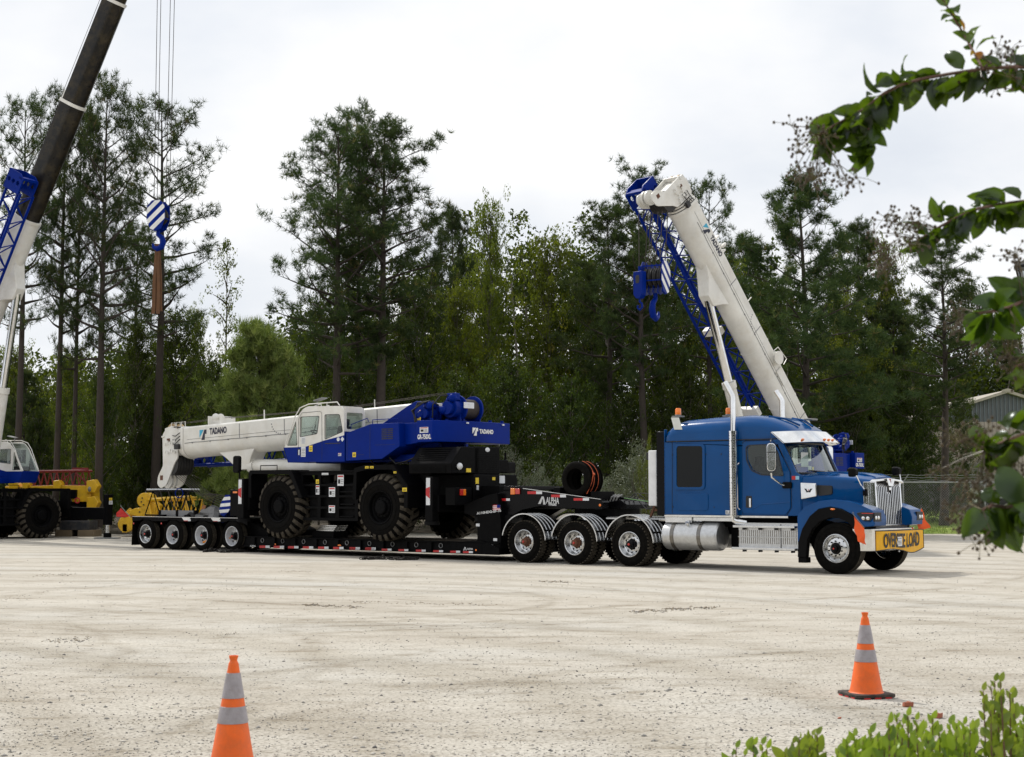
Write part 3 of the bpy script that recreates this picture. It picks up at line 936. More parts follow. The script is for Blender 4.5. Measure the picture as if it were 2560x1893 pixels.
# ================================================================ shared vehicle materials and wheels
tblue = mat('truck blue paint', (.0002, .060, .215), .22, spec=.06, coat=.36, panel=.45, scale=.8, dirt=.05, dirtcol=(.01, .06, .16))
cblue = mat('crane blue paint', (.0003, .017, .20), .36, spec=.08, coat=.0, scale=1.2, dirt=.10, dirtcol=(.01, .03, .17))
cwhite = mat('crane white paint', (.74, .73, .69), .38, coat=.2, scale=1.1, dirt=.42, dirtcol=(.50, .44, .32))
black = mat('black chassis paint', (.0035, .0035, .004), .5, dirt=.08, dirtcol=(.02, .018, .015), spec=.05)
blackg = mat('gloss black paint', (.003, .003, .004), .25, spec=.12, dirt=.06, dirtcol=(.04, .035, .03))
rubber = mat('tyre rubber', (.005, .0048, .0045), .85, dirt=.3, dirtcol=(.024, .02, .015), scale=6, spec=.05)
rubberd = mat('dusty tread rubber', (.045, .039, .031), .95, dirt=.8, dirtcol=(.13, .11, .08), scale=9, spec=.2)
plast = mat('black plastic', (.005, .005, .0055), .6, spec=.08)
chrome = mat('chrome', (.78, .79, .80), .07, metal=1.0, scale=5, dirt=.1, dirtcol=(.4, .38, .34))
alu = mat('polished aluminium', (.66, .67, .68), .24, metal=1.0, scale=6, dirt=.25, dirtcol=(.35, .33, .30))
brush = mat('brushed aluminium', (.58, .59, .60), .36, metal=.9, scale=14, bmp=.15, bscale=90, dirt=.3, dirtcol=(.3, .28, .25))
rimw = mat('white wheel paint', (.62, .64, .68), .35, coat=.4, scale=8, dirt=.35, dirtcol=(.34, .32, .29))
wht = mat('white panel paint', (.72, .73, .75), .4)
whtl = mat('white lettering', (.80, .80, .79), .5)
blkl = mat('black lettering', (.012, .012, .014), .5)
redr = mat('red reflector', (.50, .012, .015), .3)
whr = mat('white reflector', (.70, .72, .75), .3)
amber = mat('amber lens', (.85, .20, .01), .25, coat=.6)
redl = mat('red lens', (.5, .02, .015), .25, coat=.6)
yell = mat('yellow paint', (.78, .46, .01), .4, coat=.2, dirt=.3, dirtcol=(.35, .22, .05), scale=3)
yells = mat('yellow sticker', (.80, .58, .02), .45)
orange = mat('orange cloth', (.85, .115, .02), .75)
rust = mat('rusty steel', (.13, .055, .03), .9, dirt=.6, dirtcol=(.06, .04, .03), scale=9)
steelg = mat('grey steel', (.22, .225, .23), .5, metal=.4, dirt=.3)
rope = mat('wire rope', (.055, .045, .04), .7, metal=.4)
hose = mat('black hose', (.01, .01, .011), .5)
gl_dark = glass('dark tinted glass', (.02, .022, .025), .2, .02, (.45, .45, .45))
gl_cab = glass('cab window glass', (.90, .95, .93), .97, .02, (.7, .7, .7))
gl_ws = glass('windscreen glass', (.80, .90, .87), .93, .02, (.95, 1, .98), 2.0)
gl_lens = glass('lamp lens', (.75, .78, .8), .8, .03)
seatm = mat('dark seat fabric', (.02, .02, .022), .9)
greyint = mat('grey cab lining', (.16, .165, .16), .9)
paper = mat('paper', (.7, .72, .68), .8)

def tyre_prof(r, ri, wd, grooves=3):
    p = [(ri, .012), (ri + .012, 0), (ri + (r - ri) * .35, -.006), (r - .05, .004), (r - .018, .022), (r, .05)]
    if grooves:
        a, b = .05, wd - .05
        st = (b - a) / (grooves + 1)
        for k in range(1, grooves + 1):
            c = a + st * k
            p += [(r, c - .010), (r - .014, c - .009), (r - .014, c + .009), (r, c + .010)]
    p += [(r, wd - .05), (r - .018, wd - .022), (r - .05, wd - .004), (ri + (r - ri) * .35, wd + .006), (ri + .012, wd), (ri, wd - .012)]
    return p

def wheel(par, cx, yo, cz, sgn, r=.52, wd=.27, ri=.292, style='deep', lug=None, name='wheel'):
    """yo = outer face, sgn=+1 when the wheel extends towards +y (near side of the vehicle)"""
    d = (0, sgn, 0)
    m = M()
    pf = tyre_prof(r, ri, wd, 4 if r < .5 else 3)
    m.mat(rubber).lathe(pf[:6], (cx, yo, cz), d, 44).lathe(pf[-6:], (cx, yo, cz), d, 44)
    m.mat(rubberd).lathe(pf[5:-5], (cx, yo, cz), d, 44)
    m.mat(rubber)
    for rr_ in (ri + (r - ri) * .25, ri + (r - ri) * .62): m.lathe([(rr_ - .004, -.004), (rr_, -.0075), (rr_ + .004, -.003)], (cx, yo, cz), d, 44)
    if lug:
        m.mat(rubberd)
        for row in (.035, .50):
            for k in range(40):
                a = 2 * PI * (k + (.5 if row > .3 else 0)) / 40
                y0 = yo + sgn * (wd * row); y1 = yo + sgn * (wd * (row + .46))
                rm = r - .004
                p0 = Vector((cx + rm * math.cos(a), y0, cz + rm * math.sin(a))); p1 = Vector((cx + rm * math.cos(a + .03), y1, cz + rm * math.sin(a + .03)))
                m.bar(p0, p1, .042, .022, (math.cos(a), 0, math.sin(a)))
    o = m.build(name, None, par, weld=False, ang=45)
    rm_ = {'deep': alu, 'white': rimw, 'front': alu, 'lip': alu}[style]
    m = M()
    if style in ('deep', 'white', 'lip'):
        dp = wd * (.68 if style == 'white' else .52)
        prof = [(ri, .0), (ri + .006, -.008), (ri - .004, -.012), (ri - .016, .0), (ri - .020, .05), (ri - .034, dp * .7), (ri - .045, dp), (ri - .075, dp + .02), (.16, dp - .012), (.135, dp - .014), (.115, dp)]
        m.mat(rm_).lathe(prof, (cx, yo, cz), d, 40)
        m.mat(blkl)
        nh = 10 if style == 'deep' else (5 if style == 'white' else 10)
        for k in range(nh):
            a = 2 * PI * k / nh + .2
            hr = .021 if style != 'white' else .03
            c = Vector((cx + .198 * math.cos(a), yo + sgn * (dp - .008), cz + .198 * math.sin(a)))
            m.tube(c, c + Vector((0, -sgn * .004, 0)), hr, n=10)
        m.mat(chrome)
        for k in range(10):
            a = 2 * PI * k / 10
            c = Vector((cx + .142 * math.cos(a), yo + sgn * (dp - .01), cz + .142 * math.sin(a)))
            m.tube(c, c + Vector((0, -sgn * .035, 0)), .015, n=6)
        m.build('rim', None, o, weld=False, ang=30)
        h = M()
        h.mat(rust if style == 'lip' else blackg).lathe([(.115, dp), (.115, dp - .06), (.085, dp - .075), (.085, dp - .15), (.07, dp - .165), (0.001, dp - .17)], (cx, yo, cz), d, 20)
        h.mat(redl).lathe([(.03, dp - .172), (.026, dp - .185), (.001, dp - .187)], (cx, yo, cz), d, 12)
        h.build('hub', None, o, weld=False, ang=30)
    else:
        prof = [(ri, .0), (ri + .006, -.008), (ri - .006, -.014), (ri - .018, .0), (ri - .024, .035), (ri - .04, .05), (ri - .06, .028), (.20, .0), (.165, -.018), (.13, -.022), (.11, -.01)]
        m.mat(rm_).lathe(prof, (cx, yo, cz), d, 40)
        m.mat(blkl)
        for k in range(10):
            a = 2 * PI * k / 10 + .1
            c = Vector((cx + .228 * math.cos(a), yo + sgn * .012, cz + .228 * math.sin(a)))
            m.tube(c, c + Vector((0, -sgn * .006, 0)), .015, n=10)
        for k in range(10):
            a = 2 * PI * k / 10 + .3
            c = Vector((cx + .155 * math.cos(a), yo - sgn * .018, cz + .155 * math.sin(a)))
            m.mat(plast).tube(c, c + Vector((0, -sgn * .03, 0)), .0165, n=6)
        m.build('rim', None, o, weld=False, ang=30)
        h = M()
        h.mat(blackg).lathe([(.112, 0), (.11, -.03), (.07, -.035), (.065, -.10), (.05, -.12), (.001, -.122)], (cx, yo, cz), d, 20)
        h.mat(redl).lathe([(.02, -.123), (.018, -.13), (.001, -.13)], (cx, yo, cz), d, 10)
        h.build('hub', None, o, weld=False, ang=30)
    return o

# ---------------------------------------------------------------- frame of the truck and its trailer: x forward, y away from the viewer, origin under the near front wheel
RIG = Frame(6.88, 31.6, 0, -38.76)
def U(px, py, y):
    r = ray(px, py); c, s = math.cos(RIG.a), math.sin(RIG.a)
    rx, ry = r[0] * c + r[1] * s, -r[0] * s + r[1] * c
    ox, oy = -RIG.x * c - RIG.y * s, RIG.x * s - RIG.y * c
    t = (y - oy) / ry
    return (ox + t * rx, CAM_H + t * r[2])
def crop(x0, y0, k): return lambda x, y, p: U(x0 + x * k, y0 + y * k, p)
A_ = crop(1560, 980, .34915); B_ = crop(360, 980, .26858); C_ = crop(860, 960, .2664); D_ = crop(1200, 1100, .24172)
F_ = crop(280, 1180, .16115); H_ = crop(1940, 1160, .17905)
def P3(f, x, y, p):
    q = f(x, y, p)
    return Vector((q[0], p, q[1]))
TXR, TXU = (1, 0, 0), (0, 0, 1)

# ================================================================ the blue truck
truck = thing('semi_truck', 'blue bonneted sleeper tractor unit with polished stacks, hitched to the low trailer', 'truck', RIG, (-4, 1.25, 0))
YC = 1.25
def mir(y): return 2.5 - y
# cab and sleeper shell
doorw = rpoly([A_(880, 400, .2), A_(900, 385, .2), A_(1062, 378, .2), A_(1100, 430, .2), A_(1145, 600, .2), A_(985, 590, .2), A_(920, 560, .2), A_(885, 490, .2)], .05, 4)
side = [(-4.42, 1.22), (-.92, 1.22), (-.92, 2.11), (-1.02, 2.16), (-1.34, 2.82), (-1.42, 2.9), (-4.42, 2.9)]
m = M().mat(tblue)
for y0, y1 in ((.2, .27), (2.23, 2.3)):
    m.panel(side, [doorw], y0, y1)
m.box(-4.42, -4.36, .27, 2.23, 1.22, 2.9)
m.mat(plast).box(-4.3, -1.0, .28, 2.22, 1.24, 1.34)
m.mat(tblue).box(-.98, -.93, .27, 2.23, 1.22, 2.12)
m.mat(greyint).box(-2.62, -2.55, .28, 2.22, 1.3, 2.88)
body = m.build('cab_body', None, truck, bev=.025)
# cab interior
m = M().mat(plast).box(-1.35, -1.02, .3, 2.2, 1.5, 2.05)
m.build('dashboard', None, truck, bev=.03)
for y in (.55, 1.55):
    m = M().mat(seatm).box(-2.2, -1.7, y, y + .5, 1.5, 1.68).box(-2.35, -2.2, y, y + .5, 1.6, 2.35).box(-2.33, -2.2, y + .12, y + .38, 2.33, 2.55)
    m.build('seat', None, truck, bev=.04)
m = M().mat(plast).path([(-1.45 + .08 * math.cos(a * .4), 1.8 + .2 * math.cos(a), 2.0 + .2 * math.sin(a)) for a in [i * 2 * PI / 16 for i in range(17)]], .014, 6)
m.build('steering_wheel', None, truck)
m = M().mat(paper).box(-1.12, -1.115, .62, .95, 2.3, 2.62).box(-1.02, -1.015, .75, .9, 2.2, 2.32)
m.mat(yells).box(-1.01, -1.005, .92, 1.0, 2.2, 2.3)
m.build('windscreen_paper', None, truck, smooth=False)
# side sculpting of the sleeper: seams, locker door, upper belt line
m = M().mat(blkl)
m.box(-4.36, -1.5, .186, .2, 2.905, 2.922)
for seam in ([(850, 880), (850, 360), (870, 350), (1060, 345), (1110, 400), (1195, 575), (1200, 830), (1165, 885)], [(345, 350), (345, 870)]):
    pts = [P3(A_, a, b, .196) for a, b in seam]
    m.path(pts, .006, 4)
m.build('body_seam', None, truck)
lk = rpoly([A_(383, 725, .2), A_(605, 725, .2), A_(605, 850, .2), A_(383, 850, .2)], .07, 5)
m = M().mat(tblue).prism(lk, .184, .21)
m.build('locker_door', None, truck, bev=.012)
m = M().mat(tblue).panel(rpoly([A_(362, 372, .2), A_(582, 372, .2), A_(582, 700, .2), A_(362, 700, .2)], .1, 5), [rpoly([A_(380, 388, .2), A_(565, 388, .2), A_(565, 682, .2), A_(380, 682, .2)], .08, 5)], .172, .21)
fr_ = m.build('window_frame', None, truck, bev=.01)
M().mat(gl_dark).prism(rpoly([A_(380, 388, .2), A_(565, 388, .2), A_(565, 682, .2), A_(380, 682, .2)], .08, 5), .184, .19).build('sleeper_window', None, truck)
# door: skin, window glass, handle
dskin = [A_(852, 870, .2), A_(852, 362, .2), A_(1056, 352, .2), A_(1104, 402, .2), A_(1190, 578, .2), A_(1194, 830, .2), A_(1162, 878, .2)]
m = M().mat(tblue).panel(rpoly(dskin, .05, 3), [doorw], .176, .2)
door = m.build('door', None, truck, bev=.008)
M().mat(blkl).panel(shrink(doorw, -.022), [doorw], .168, .178).build('window_seal', None, door)
M().mat(gl_cab).prism(doorw, .20, .206).build('door_window', None, door)
M().mat(gl_cab).prism(doorw, 2.25, 2.256).build('door_window', None, truck)
m = M().mat(blkl).prism(rpoly([A_(872, 745, .17), A_(915, 745, .17), A_(915, 830, .17), A_(872, 830, .17)], .03), .17, .18)
m.mat(chrome).box(A_(888, 0, .17)[0], A_(902, 0, .17)[0], .15, .165, A_(0, 820, .17)[1], A_(0, 760, .17)[1])
m.build('door_handle', None, door, bev=.004)
m = M().mat(tblue)
m.path([P3(A_, 920, 840, .176), P3(A_, 985, 805, .176), P3(A_, 1190, 790, .176)], .012, 5).build('door_crease', None, door)
# roof fairing
def roof_sec(x, w, zt, zb, k=.42, pz=.62):
    out = []
    for i in range(21):
        a = PI * i / 20
        c, s_ = math.cos(a), math.sin(a)
        out.append((x, YC - w * math.copysign(abs(c) ** k, c), zb + (zt - zb) * abs(s_) ** pz))
    return out
ZB = 2.92
secs = [(-4.40, 1.02, 3.12, ZB), (-4.36, 1.05, 3.24, ZB), (-4.22, 1.05, 3.37, ZB), (-4.0, 1.05, 3.43, ZB), (-3.2, 1.055, 3.47, ZB), (-2.55, 1.055, 3.48, ZB), (-2.4, 1.04, 3.49, ZB), (-2.1, 1.03, 3.47, ZB), (-1.8, 1.01, 3.42, ZB), (-1.55, .97, 3.33, ZB), (-1.35, .92, 3.22, ZB), (-1.2, .86, 3.10, ZB), (-1.1, .8, 2.99, ZB)]
M().mat(tblue).loft([roof_sec(*s_) for s_ in secs]).build('roof_fairing', None, truck, ang=50)
m = M().mat(tblue)
m.path([(-1.95, .7, 3.445), (-1.6, .8, 3.385), (-1.3, .95, 3.23)], .025, 6).path([(-1.95, 1.8, 3.445), (-1.6, 1.7, 3.385), (-1.3, 1.55, 3.23)], .025, 6)
m.build('roof_rib', None, truck)
# chrome sun visor with marker lamps
def visor_pt(t, e):
    y = .14 + 2.22 * t
    u = (y - YC) / 1.11
    bow = 1 - abs(u) ** 3.2
    return (-1.58 + .58 * bow + .30 * e, y if e == 0 else YC + (y - YC) * .985, 3.10 - .25 * e - .03 * (1 - bow))
n_ = 26
rings = [[visor_pt(i / n_, 0) for i in range(n_ + 1)], [visor_pt(i / n_, 1) for i in range(n_ + 1)]]
rings2 = [[(p[0] - .02, p[1], p[2] - .012) for p in r] for r in (rings[1], rings[0])]
vis = M().mat(chrome).loft(rings + rings2 + [rings[0]], cap=False, closed=False).build('sun_visor', None, truck, ang=50)
for t in (.13, .41, .5, .59, .87):
    p = visor_pt(t, .78)
    M().mat(amber).ball((p[0] + .012, p[1], p[2] + .004), .045, 5, .7, 1.3, .5).build('marker_light', None, vis)
# windscreen with pillars
def ws_pt(t, e):
    y = .30 + 1.90 * t; u = (y - YC) / .95
    bow = .16 * (1 - abs(u) ** 2.4)
    return (-1.06 + (-.33) * e + bow, y, 2.15 + .69 * e)
rings = [[ws_pt(i / 16, e / 4) for i in range(17)] for e in range(5)]
M().mat(gl_ws).loft(rings, cap=False, closed=False).build('windscreen', None, truck, ang=60)
m = M().mat(blkl)
for s_ in (0, 1):
    m.path([ws_pt(s_, 0), ws_pt(s_, .5), ws_pt(s_, 1)], .035, 6)
m.path([ws_pt(i / 12, 0) for i in range(13)], .03, 6).path([ws_pt(i / 12, 1) for i in range(13)], .035, 6)
m.build('windscreen_frame', None, truck)
for a, b, c in ((.18, .52, .10), (.62, .88, .10)):
    M().mat(blkl).path([Vector(ws_pt(a + .18, .0)) + Vector((.03, 0, 0)), Vector(ws_pt(b, .06)) + Vector((.04, 0, .01))], .008, 5).path([Vector(ws_pt(a, .10)) + Vector((.04, 0, 0)), Vector(ws_pt(b, .06)) + Vector((.04, 0, 0))], .012, 5).build('wiper', None, truck)
# black side extender and the white box behind the sleeper
m = M().mat(blackg).box(-4.66, -4.43, .22, .28, 1.2, 3.15).box(-4.66, -4.43, 2.22, 2.28, 1.2, 3.15)
build_split(m, 'side_extender', None, truck, bev=.01)
M().mat(tblue).box(-4.44, -4.42, .205, .32, 1.22, 3.2).build('rear_corner_panel', None, truck, bev=.01)
m = M().mat(wht).box(-4.95, -4.72, .3, 2.2, 1.42, 2.72)
cabn = m.build('equipment_cabinet', None, truck, bev=.02)
write(M().mat(blkl), '8', .11, P3(A_, 233, 752, .29) + Vector((0, -.003, 0)), TXR, TXU).build('number', None, cabn, smooth=False)
M().mat(rust).bar((-4.9, .5, 1.42), (-5.05, .5, 1.1), .05, .05).bar((-4.9, .5, 1.32), (-4.7, .5, 1.32), .05, .05).build('bracket', None, cabn)
M().mat(blkl).box(-5.03, -4.95, .34, .5, 2.5, 2.68).build('work_lamp', None, cabn, bev=.01)
# sill strip, sticker
m = M().mat(chrome).box(-4.42, -.98 - .24, .17, .22, 1.17, 1.215)
m.build('sill_trim', None, truck, bev=.006)
M().mat(whr).box(-2.80, -2.60, .19, .197, 1.24, 1.33).build('sticker', None, truck, smooth=False)
write(M().mat(blkl), 'ELD', .06, (-2.79, .186, 1.255), TXR, TXU).build('sticker_text', None, truck, smooth=False)
m = M().mat(redr).prism([A_(1202, 602, .19), A_(1228, 602, .19), A_(1228, 628, .19), A_(1202, 628, .19)], .186, .19)
m.mat(mat('pale blue sticker', (.25, .5, .7), .5)).prism([A_(1229, 602, .19), A_(1254, 602, .19), A_(1254, 628, .19), A_(1229, 628, .19)], .186, .19)
m.build('permit_sticker', None, truck, smooth=False)
# hood
def hood_sec(x, yl, zb, zs, zc, r=.12):
    pts = [(x, yl, zb), (x, yl - .01, (zb + zs) / 2), (x, yl, zs - r)]
    for i in range(1, 5):
        a = PI / 2 * i / 4
        pts.append((x, yl + r * (1 - math.cos(a)), zs - r + r * math.sin(a)))
    for i in range(1, 5):
        t = i / 5
        y = yl + r + (YC - yl - r) * t
        pts.append((x, y, zs + (zc - zs) * math.sin(t * PI / 2) ** .8))
    half = pts
    return half + [(x, YC, zc)] + [(p[0], 2 * YC - p[1], p[2]) for p in half[::-1]]
hs = [(-.93, .24, 1.2, 2.10, 2.19), (-.6, .26, 1.2, 2.10, 2.20), (-.2, .31, 1.1, 2.085, 2.195), (.2, .40, 1.05, 2.05, 2.16), (.45, .47, 1.02, 2.02, 2.11), (.54, .50, 1.02, 2.0, 2.07)]
hood = M().mat(tblue).loft([hood_sec(*h) for h in hs]).build('hood', None, truck, ang=50)
m = M().mat(tblue)
for s_ in (-1, 1):
    m.path([(-.8, YC + s_ * .5, 2.165), (-.2, YC + s_ * .48, 2.165), (.3, YC + s_ * .42, 2.12), (.52, YC + s_ * .38, 2.05)], .022, 6)
m.build('hood_rib', None, hood)
M().mat(tblue).box(-.95, -.90, .215, .3, 1.24, 2.08).build('cowl_panel', None, truck, bev=.015)
# air intake and its polished cover with the winged letter
m = M().mat(blkl).prism(rpoly([H_(575, 295, .3), H_(790, 305, .3), H_(795, 425, .3), H_(575, 455, .3)], .04), .26, .4)
m.prism(rpoly([H_(285, 265, .26), H_(355, 265, .26), H_(355, 480, .26), H_(285, 480, .26)], .04), .222, .3)
build_split(m, 'air_intake', None, hood, bev=.006)
m = M().mat(chrome).prism(rpoly([H_(355, 260, .22), H_(575, 270, .22), H_(580, 455, .22), H_(365, 495, .22)], .025), .16, .26)
cov_ = m.build('intake_cover', None, hood, bev=.02)
m = M().mat(blkl)
q = lambda a, b: (H_(a, b, .155))
m.prism([q(392, 345), q(420, 345), q(440, 385), q(450, 372), q(455, 385), q(478, 345), q(508, 345), q(490, 368), q(476, 398), q(458, 398), q(451, 388), q(444, 398), q(424, 398), q(410, 368)], .154, .158)
m.mat(redl).prism([q(445, 365), q(451, 352), q(457, 365), q(451, 378)], .151, .1535)
m.build('emblem', None, cov_, smooth=False)
# fenders: blue skin, black flare
ft = [(-.90, 1.26), (-.73, 1.43), (-.46, 1.545), (-.13, 1.59), (.26, 1.55), (.57, 1.46), (.82, 1.36), (.88, 1.2), (.87, 1.03), (.60, 1.0)]
fo = [(.56, 1.03), (.38, 1.26), (.12, 1.38), (-.14, 1.42), (-.4, 1.37), (-.6, 1.22), (-.78, .95), (-.88, .66)]
fi = [(-.70, .34), (-.66, .72), (-.54, .95), (-.36, 1.11), (-.14, 1.19), (.08, 1.19), (.28, 1.11), (.44, .95)]
for s_ in (0, 1):
    yy = (lambda y: y) if s_ == 0 else mir
    m = M().mat(tblue).prism(ft + fo + [(-.92, .66), (-.92, 1.2)], yy(.02), yy(.60))
    m.xf(lambda p: Vector((p.x, p.y + (0 if p.z < 1.45 else (.16 if s_ == 0 else -.16) * (p.z - 1.45) / .14) * (1 if abs(p.y - yy(.02)) < .01 else 0), p.z)))
    fd = m.build('fender', None, truck, bev=.05, seg=3)
    m = M().mat(plast).prism([(.56, 1.0)] + fo[1:] + [(-.90, .34)] + fi + [(.52, .95)], yy(-.03), yy(.12))
    m.prism([(-.9, .34), (-.70, .34), (-.70, .22), (-.9, .22)], yy(.0), yy(.2))
    m.build('wheel_arch_flare', None, fd, bev=.012)
    M().mat(amber).ball(((-.05), yy(-.035), 1.375), .05, 5, 1.2, .35, .4).build('side_marker', None, fd)
    # inner arch so that the wheel well is dark
    m = M().mat(plast).prism([(.60, 1.0)] + fo[1:] + fi, yy(.5), yy(.62)).build('wheel_well', None, truck)
    # headlight
    hl = rpoly([H_(1125, 690, .02), H_(1180, 672, .02), H_(1355, 675, .02), H_(1362, 745, .02), H_(1320, 800, .02), H_(1235, 800, .02), H_(1180, 745, .02)], .03)
    m = M().mat(blkl).prism(hl, yy(-.0), yy(.06)).box(.845, .885, min(yy(.02), yy(.34)), max(yy(.02), yy(.34)), 1.12, 1.31)
    m.mat(redl).box(.6, .86, min(yy(-.006), yy(0)), max(yy(-.006), yy(0)), 1.285, 1.298)
    h_ = m.build('headlight', None, truck, bev=.008)
    m = M().mat(chrome)
    for (xx, zz) in ((.63, 1.19), (.735, 1.19)): m.ball((xx, yy(-.004), zz), .042, 6, 1, .35, 1)
    for k_ in (.08, .2): m.ball((.888, yy(k_), 1.2), .045, 6, .35, 1, 1)
    build_split(m, 'headlight_bulb', None, h_)
# grille: chrome surround and bars
m = M().mat(chrome)
g0, g1, zg0, zg1 = .60, 1.90, 1.03, 1.97
def gx(y): return .60 + .07 * (1 - ((y - YC) / .65) ** 2)
def gtop(y): return 1.94 + .06 * (1 - abs(y - YC) / .65)
sur = []
m.prism([(.50, 1.02), (g0, 1.02), (g0, 1.95), (.53, 2.02), (.46, 2.0)], -.0, 1, ax='z') if False else None
def vface(yl, yr, z0, z1, x0, x1): m.box(x0, x1, yl, yr, z0, z1)
m.loft([[(.44, .44, 1.02), (.58, .50, 1.02), (.68, .60, 1.02), (.68, .68, 1.02), (.5, .68, 1.02)], [(.42, .46, 1.96), (.55, .50, 1.96), (.63, .60, 1.96), (.63, .68, 1.96), (.46, .68, 1.96)]])
m.loft([[(.44, mir(.44), 1.02), (.58, mir(.50), 1.02), (.68, mir(.60), 1.02), (.68, mir(.68), 1.02), (.5, mir(.68), 1.02)], [(.42, mir(.46), 1.96), (.55, mir(.50), 1.96), (.63, mir(.60), 1.96), (.63, mir(.68), 1.96), (.46, mir(.68), 1.96)]])
m.prism([(.52, 1.93), (.52, 1.965), (.62, 2.005), (1.25, 2.045), (1.88, 2.005), (1.98, 1.965), (1.98, 1.93), (1.88, 1.96), (1.25, 1.995), (.62, 1.96)], .54, .665, 'x')
m.box(.55, .70, .62, 1.88, 1.0, 1.045)
gr_ = m.build('grille_surround', None, truck, bev=.012)
m = M().mat(blkl).box(.48, .56, .64, 1.86, 1.03, 1.98)
m.build('radiator_screen', None, truck)
for k in range(14):
    y = .70 + k * (1.10 / 13)
    if 6 <= k <= 7: ztop = 1.78
    else: ztop = 1.93
    m = M().mat(chrome).prism([(.64, 1.05), (.69, 1.05), (.655, ztop - .08), (.60, ztop), (.57, ztop)], y - .013, y + .013)
    m.build('grille_bar', None, gr_, bev=.005)
m = M().mat(blkl).prism([(1.0, 1.95), (1.5, 1.95), (1.36, 1.76), (1.14, 1.76)], .60, .63, 'x')
m.mat(chrome).prism([(1.04, 2.03), (1.16, 2.03), (1.25, 1.93), (1.34, 2.03), (1.46, 2.03), (1.36, 1.87), (1.14, 1.87)], .668, .70, 'x')
m.prism([(1.19, 1.84), (1.31, 1.84), (1.29, 1.78), (1.21, 1.78)], .66, .68, 'x')
m.mat(redl).prism([(1.22, 2.03), (1.28, 2.03), (1.25, 1.97)], .66, .685, 'x')
m.build('grille_emblem', None, gr_, bev=.003)
# bumper
m = M().mat(chrome)
m.loft([[(.42, .02, z) if False else (x_, y_, z) for (x_, y_) in ((.36, .04), (.58, .04), (.74, .18), (.80, .5), (.82, YC), (.80, 2.0), (.74, 2.32), (.58, 2.46), (.36, 2.46))] for z in (.50, .53, .93, .965)], cap=True)
m.build('bumper', None, truck, bev=.01)
M().mat(blkl).box(.2, .62, .3, 2.2, .48, .62).box(.3, .7, .45, 2.05, .93, 1.03).build('bumper_bracket', None, truck)
M().mat(chrome).ball((.84, 1.28, .47), .022, 5).build('tow_pin', None, truck)
# number plate
pl = M().mat(wht).box(.875, .88, 1.12, 1.36, .58, .78).build('number_plate', None, truck, smooth=False)
m = M().mat(steelg)
for z in (.74, .68, .65, .62): m.box(.8805, .8825, 1.15, 1.33, z, z + .012)
m.build('plate_lettering', None, pl, smooth=False)
# wheels
wheel(truck, 0, 0.0, .545, 1, .545, .33, .30, 'front')
wheel(truck, 0, 2.5, .545, -1, .545, .33, .30, 'front')
DR = (-8.44, -6.89, -5.29)
for i, x in enumerate(DR):
    st_ = 'deep' if i == 2 else 'lip'
    wheel(truck, x, 0.0, .52, 1, .52, .27, .292, st_, lug=True)
    wheel(truck, x, .33, .52, 1, .52, .27, .292, 'deep', lug=True)
    wheel(truck, x, 2.5, .52, -1, .52, .27, .292, 'deep', lug=True)
    wheel(truck, x, 2.17, .52, -1, .52, .27, .292, 'deep', lug=True)
    M().mat(black).tube((x, .3, .52), (x, 2.2, .52), .09, n=10).build('axle', None, truck)
    for s_ in (0, 1):
        yy = (lambda y: y) if s_ == 0 else mir
        a_out = arc(x, .52, .69, 168, 4, 22); a_in = arc(x, .52, .675, 4, 168, 22)
        m = M().mat(alu).prism(a_out + a_in, yy(-.03), yy(.62))
        for yb in (-.03, .12, .27, .42, .57):
            m.prism(arc(x, .52, .702, 166, 6, 22) + arc(x, .52, .688, 6, 166, 22), yy(yb), yy(yb + .035))
        mg = m.build('mudguard', None, truck, weld=False, ang=25)
        M().mat(black).tube((x + .62, yy(.0), .80), (x + .62, yy(.75), .80), .025, n=8).build('guard_bracket', None, mg)
M().mat(black).tube((0, .3, .5), (0, 2.2, .5), .08, n=10).build('front_axle', None, truck)
# chassis
m = M().mat(black).box(-9.1, .5, .78, .88, .78, 1.04).box(-9.1, .5, 1.62, 1.72, .78, 1.04)
for x in (-9.0, -7.6, -6.1, -3.6, -2.0): m.box(x, x + .12, .88, 1.62, .8, 1.0)
m.build('chassis_rail', None, truck, bev=.008)
m = M().mat(brush).box(-6.2, -4.45, .35, 2.15, 1.10, 1.13)
m.mat(steelg)
for k in range(24): m.box(-6.15 + k * .07, -6.12 + k * .07, .34, 2.16, 1.13, 1.15)
m.build('deck_plate', None, truck)
M().mat(alu).box(-4.42, -3.7, .2, .3, 1.04, 1.17).box(-3.7, -2.6, .24, .3, 1.08, 1.17).build('under_cab_trim', None, truck, bev=.01)
M().mat(black).box(-3.5, -1.0, .5, 2.0, .95, 1.2).box(-2.9, -2.55, .6, 2.1, .5, 1.0).build('underbody', None, truck)
M().mat(black).lathe([(.5, 0), (.52, .03), (.52, .08), (.3, .12), (.001, .12)], (-6.6, YC, 1.05), (0, 0, 1), 28).build('fifth_wheel', None, truck)
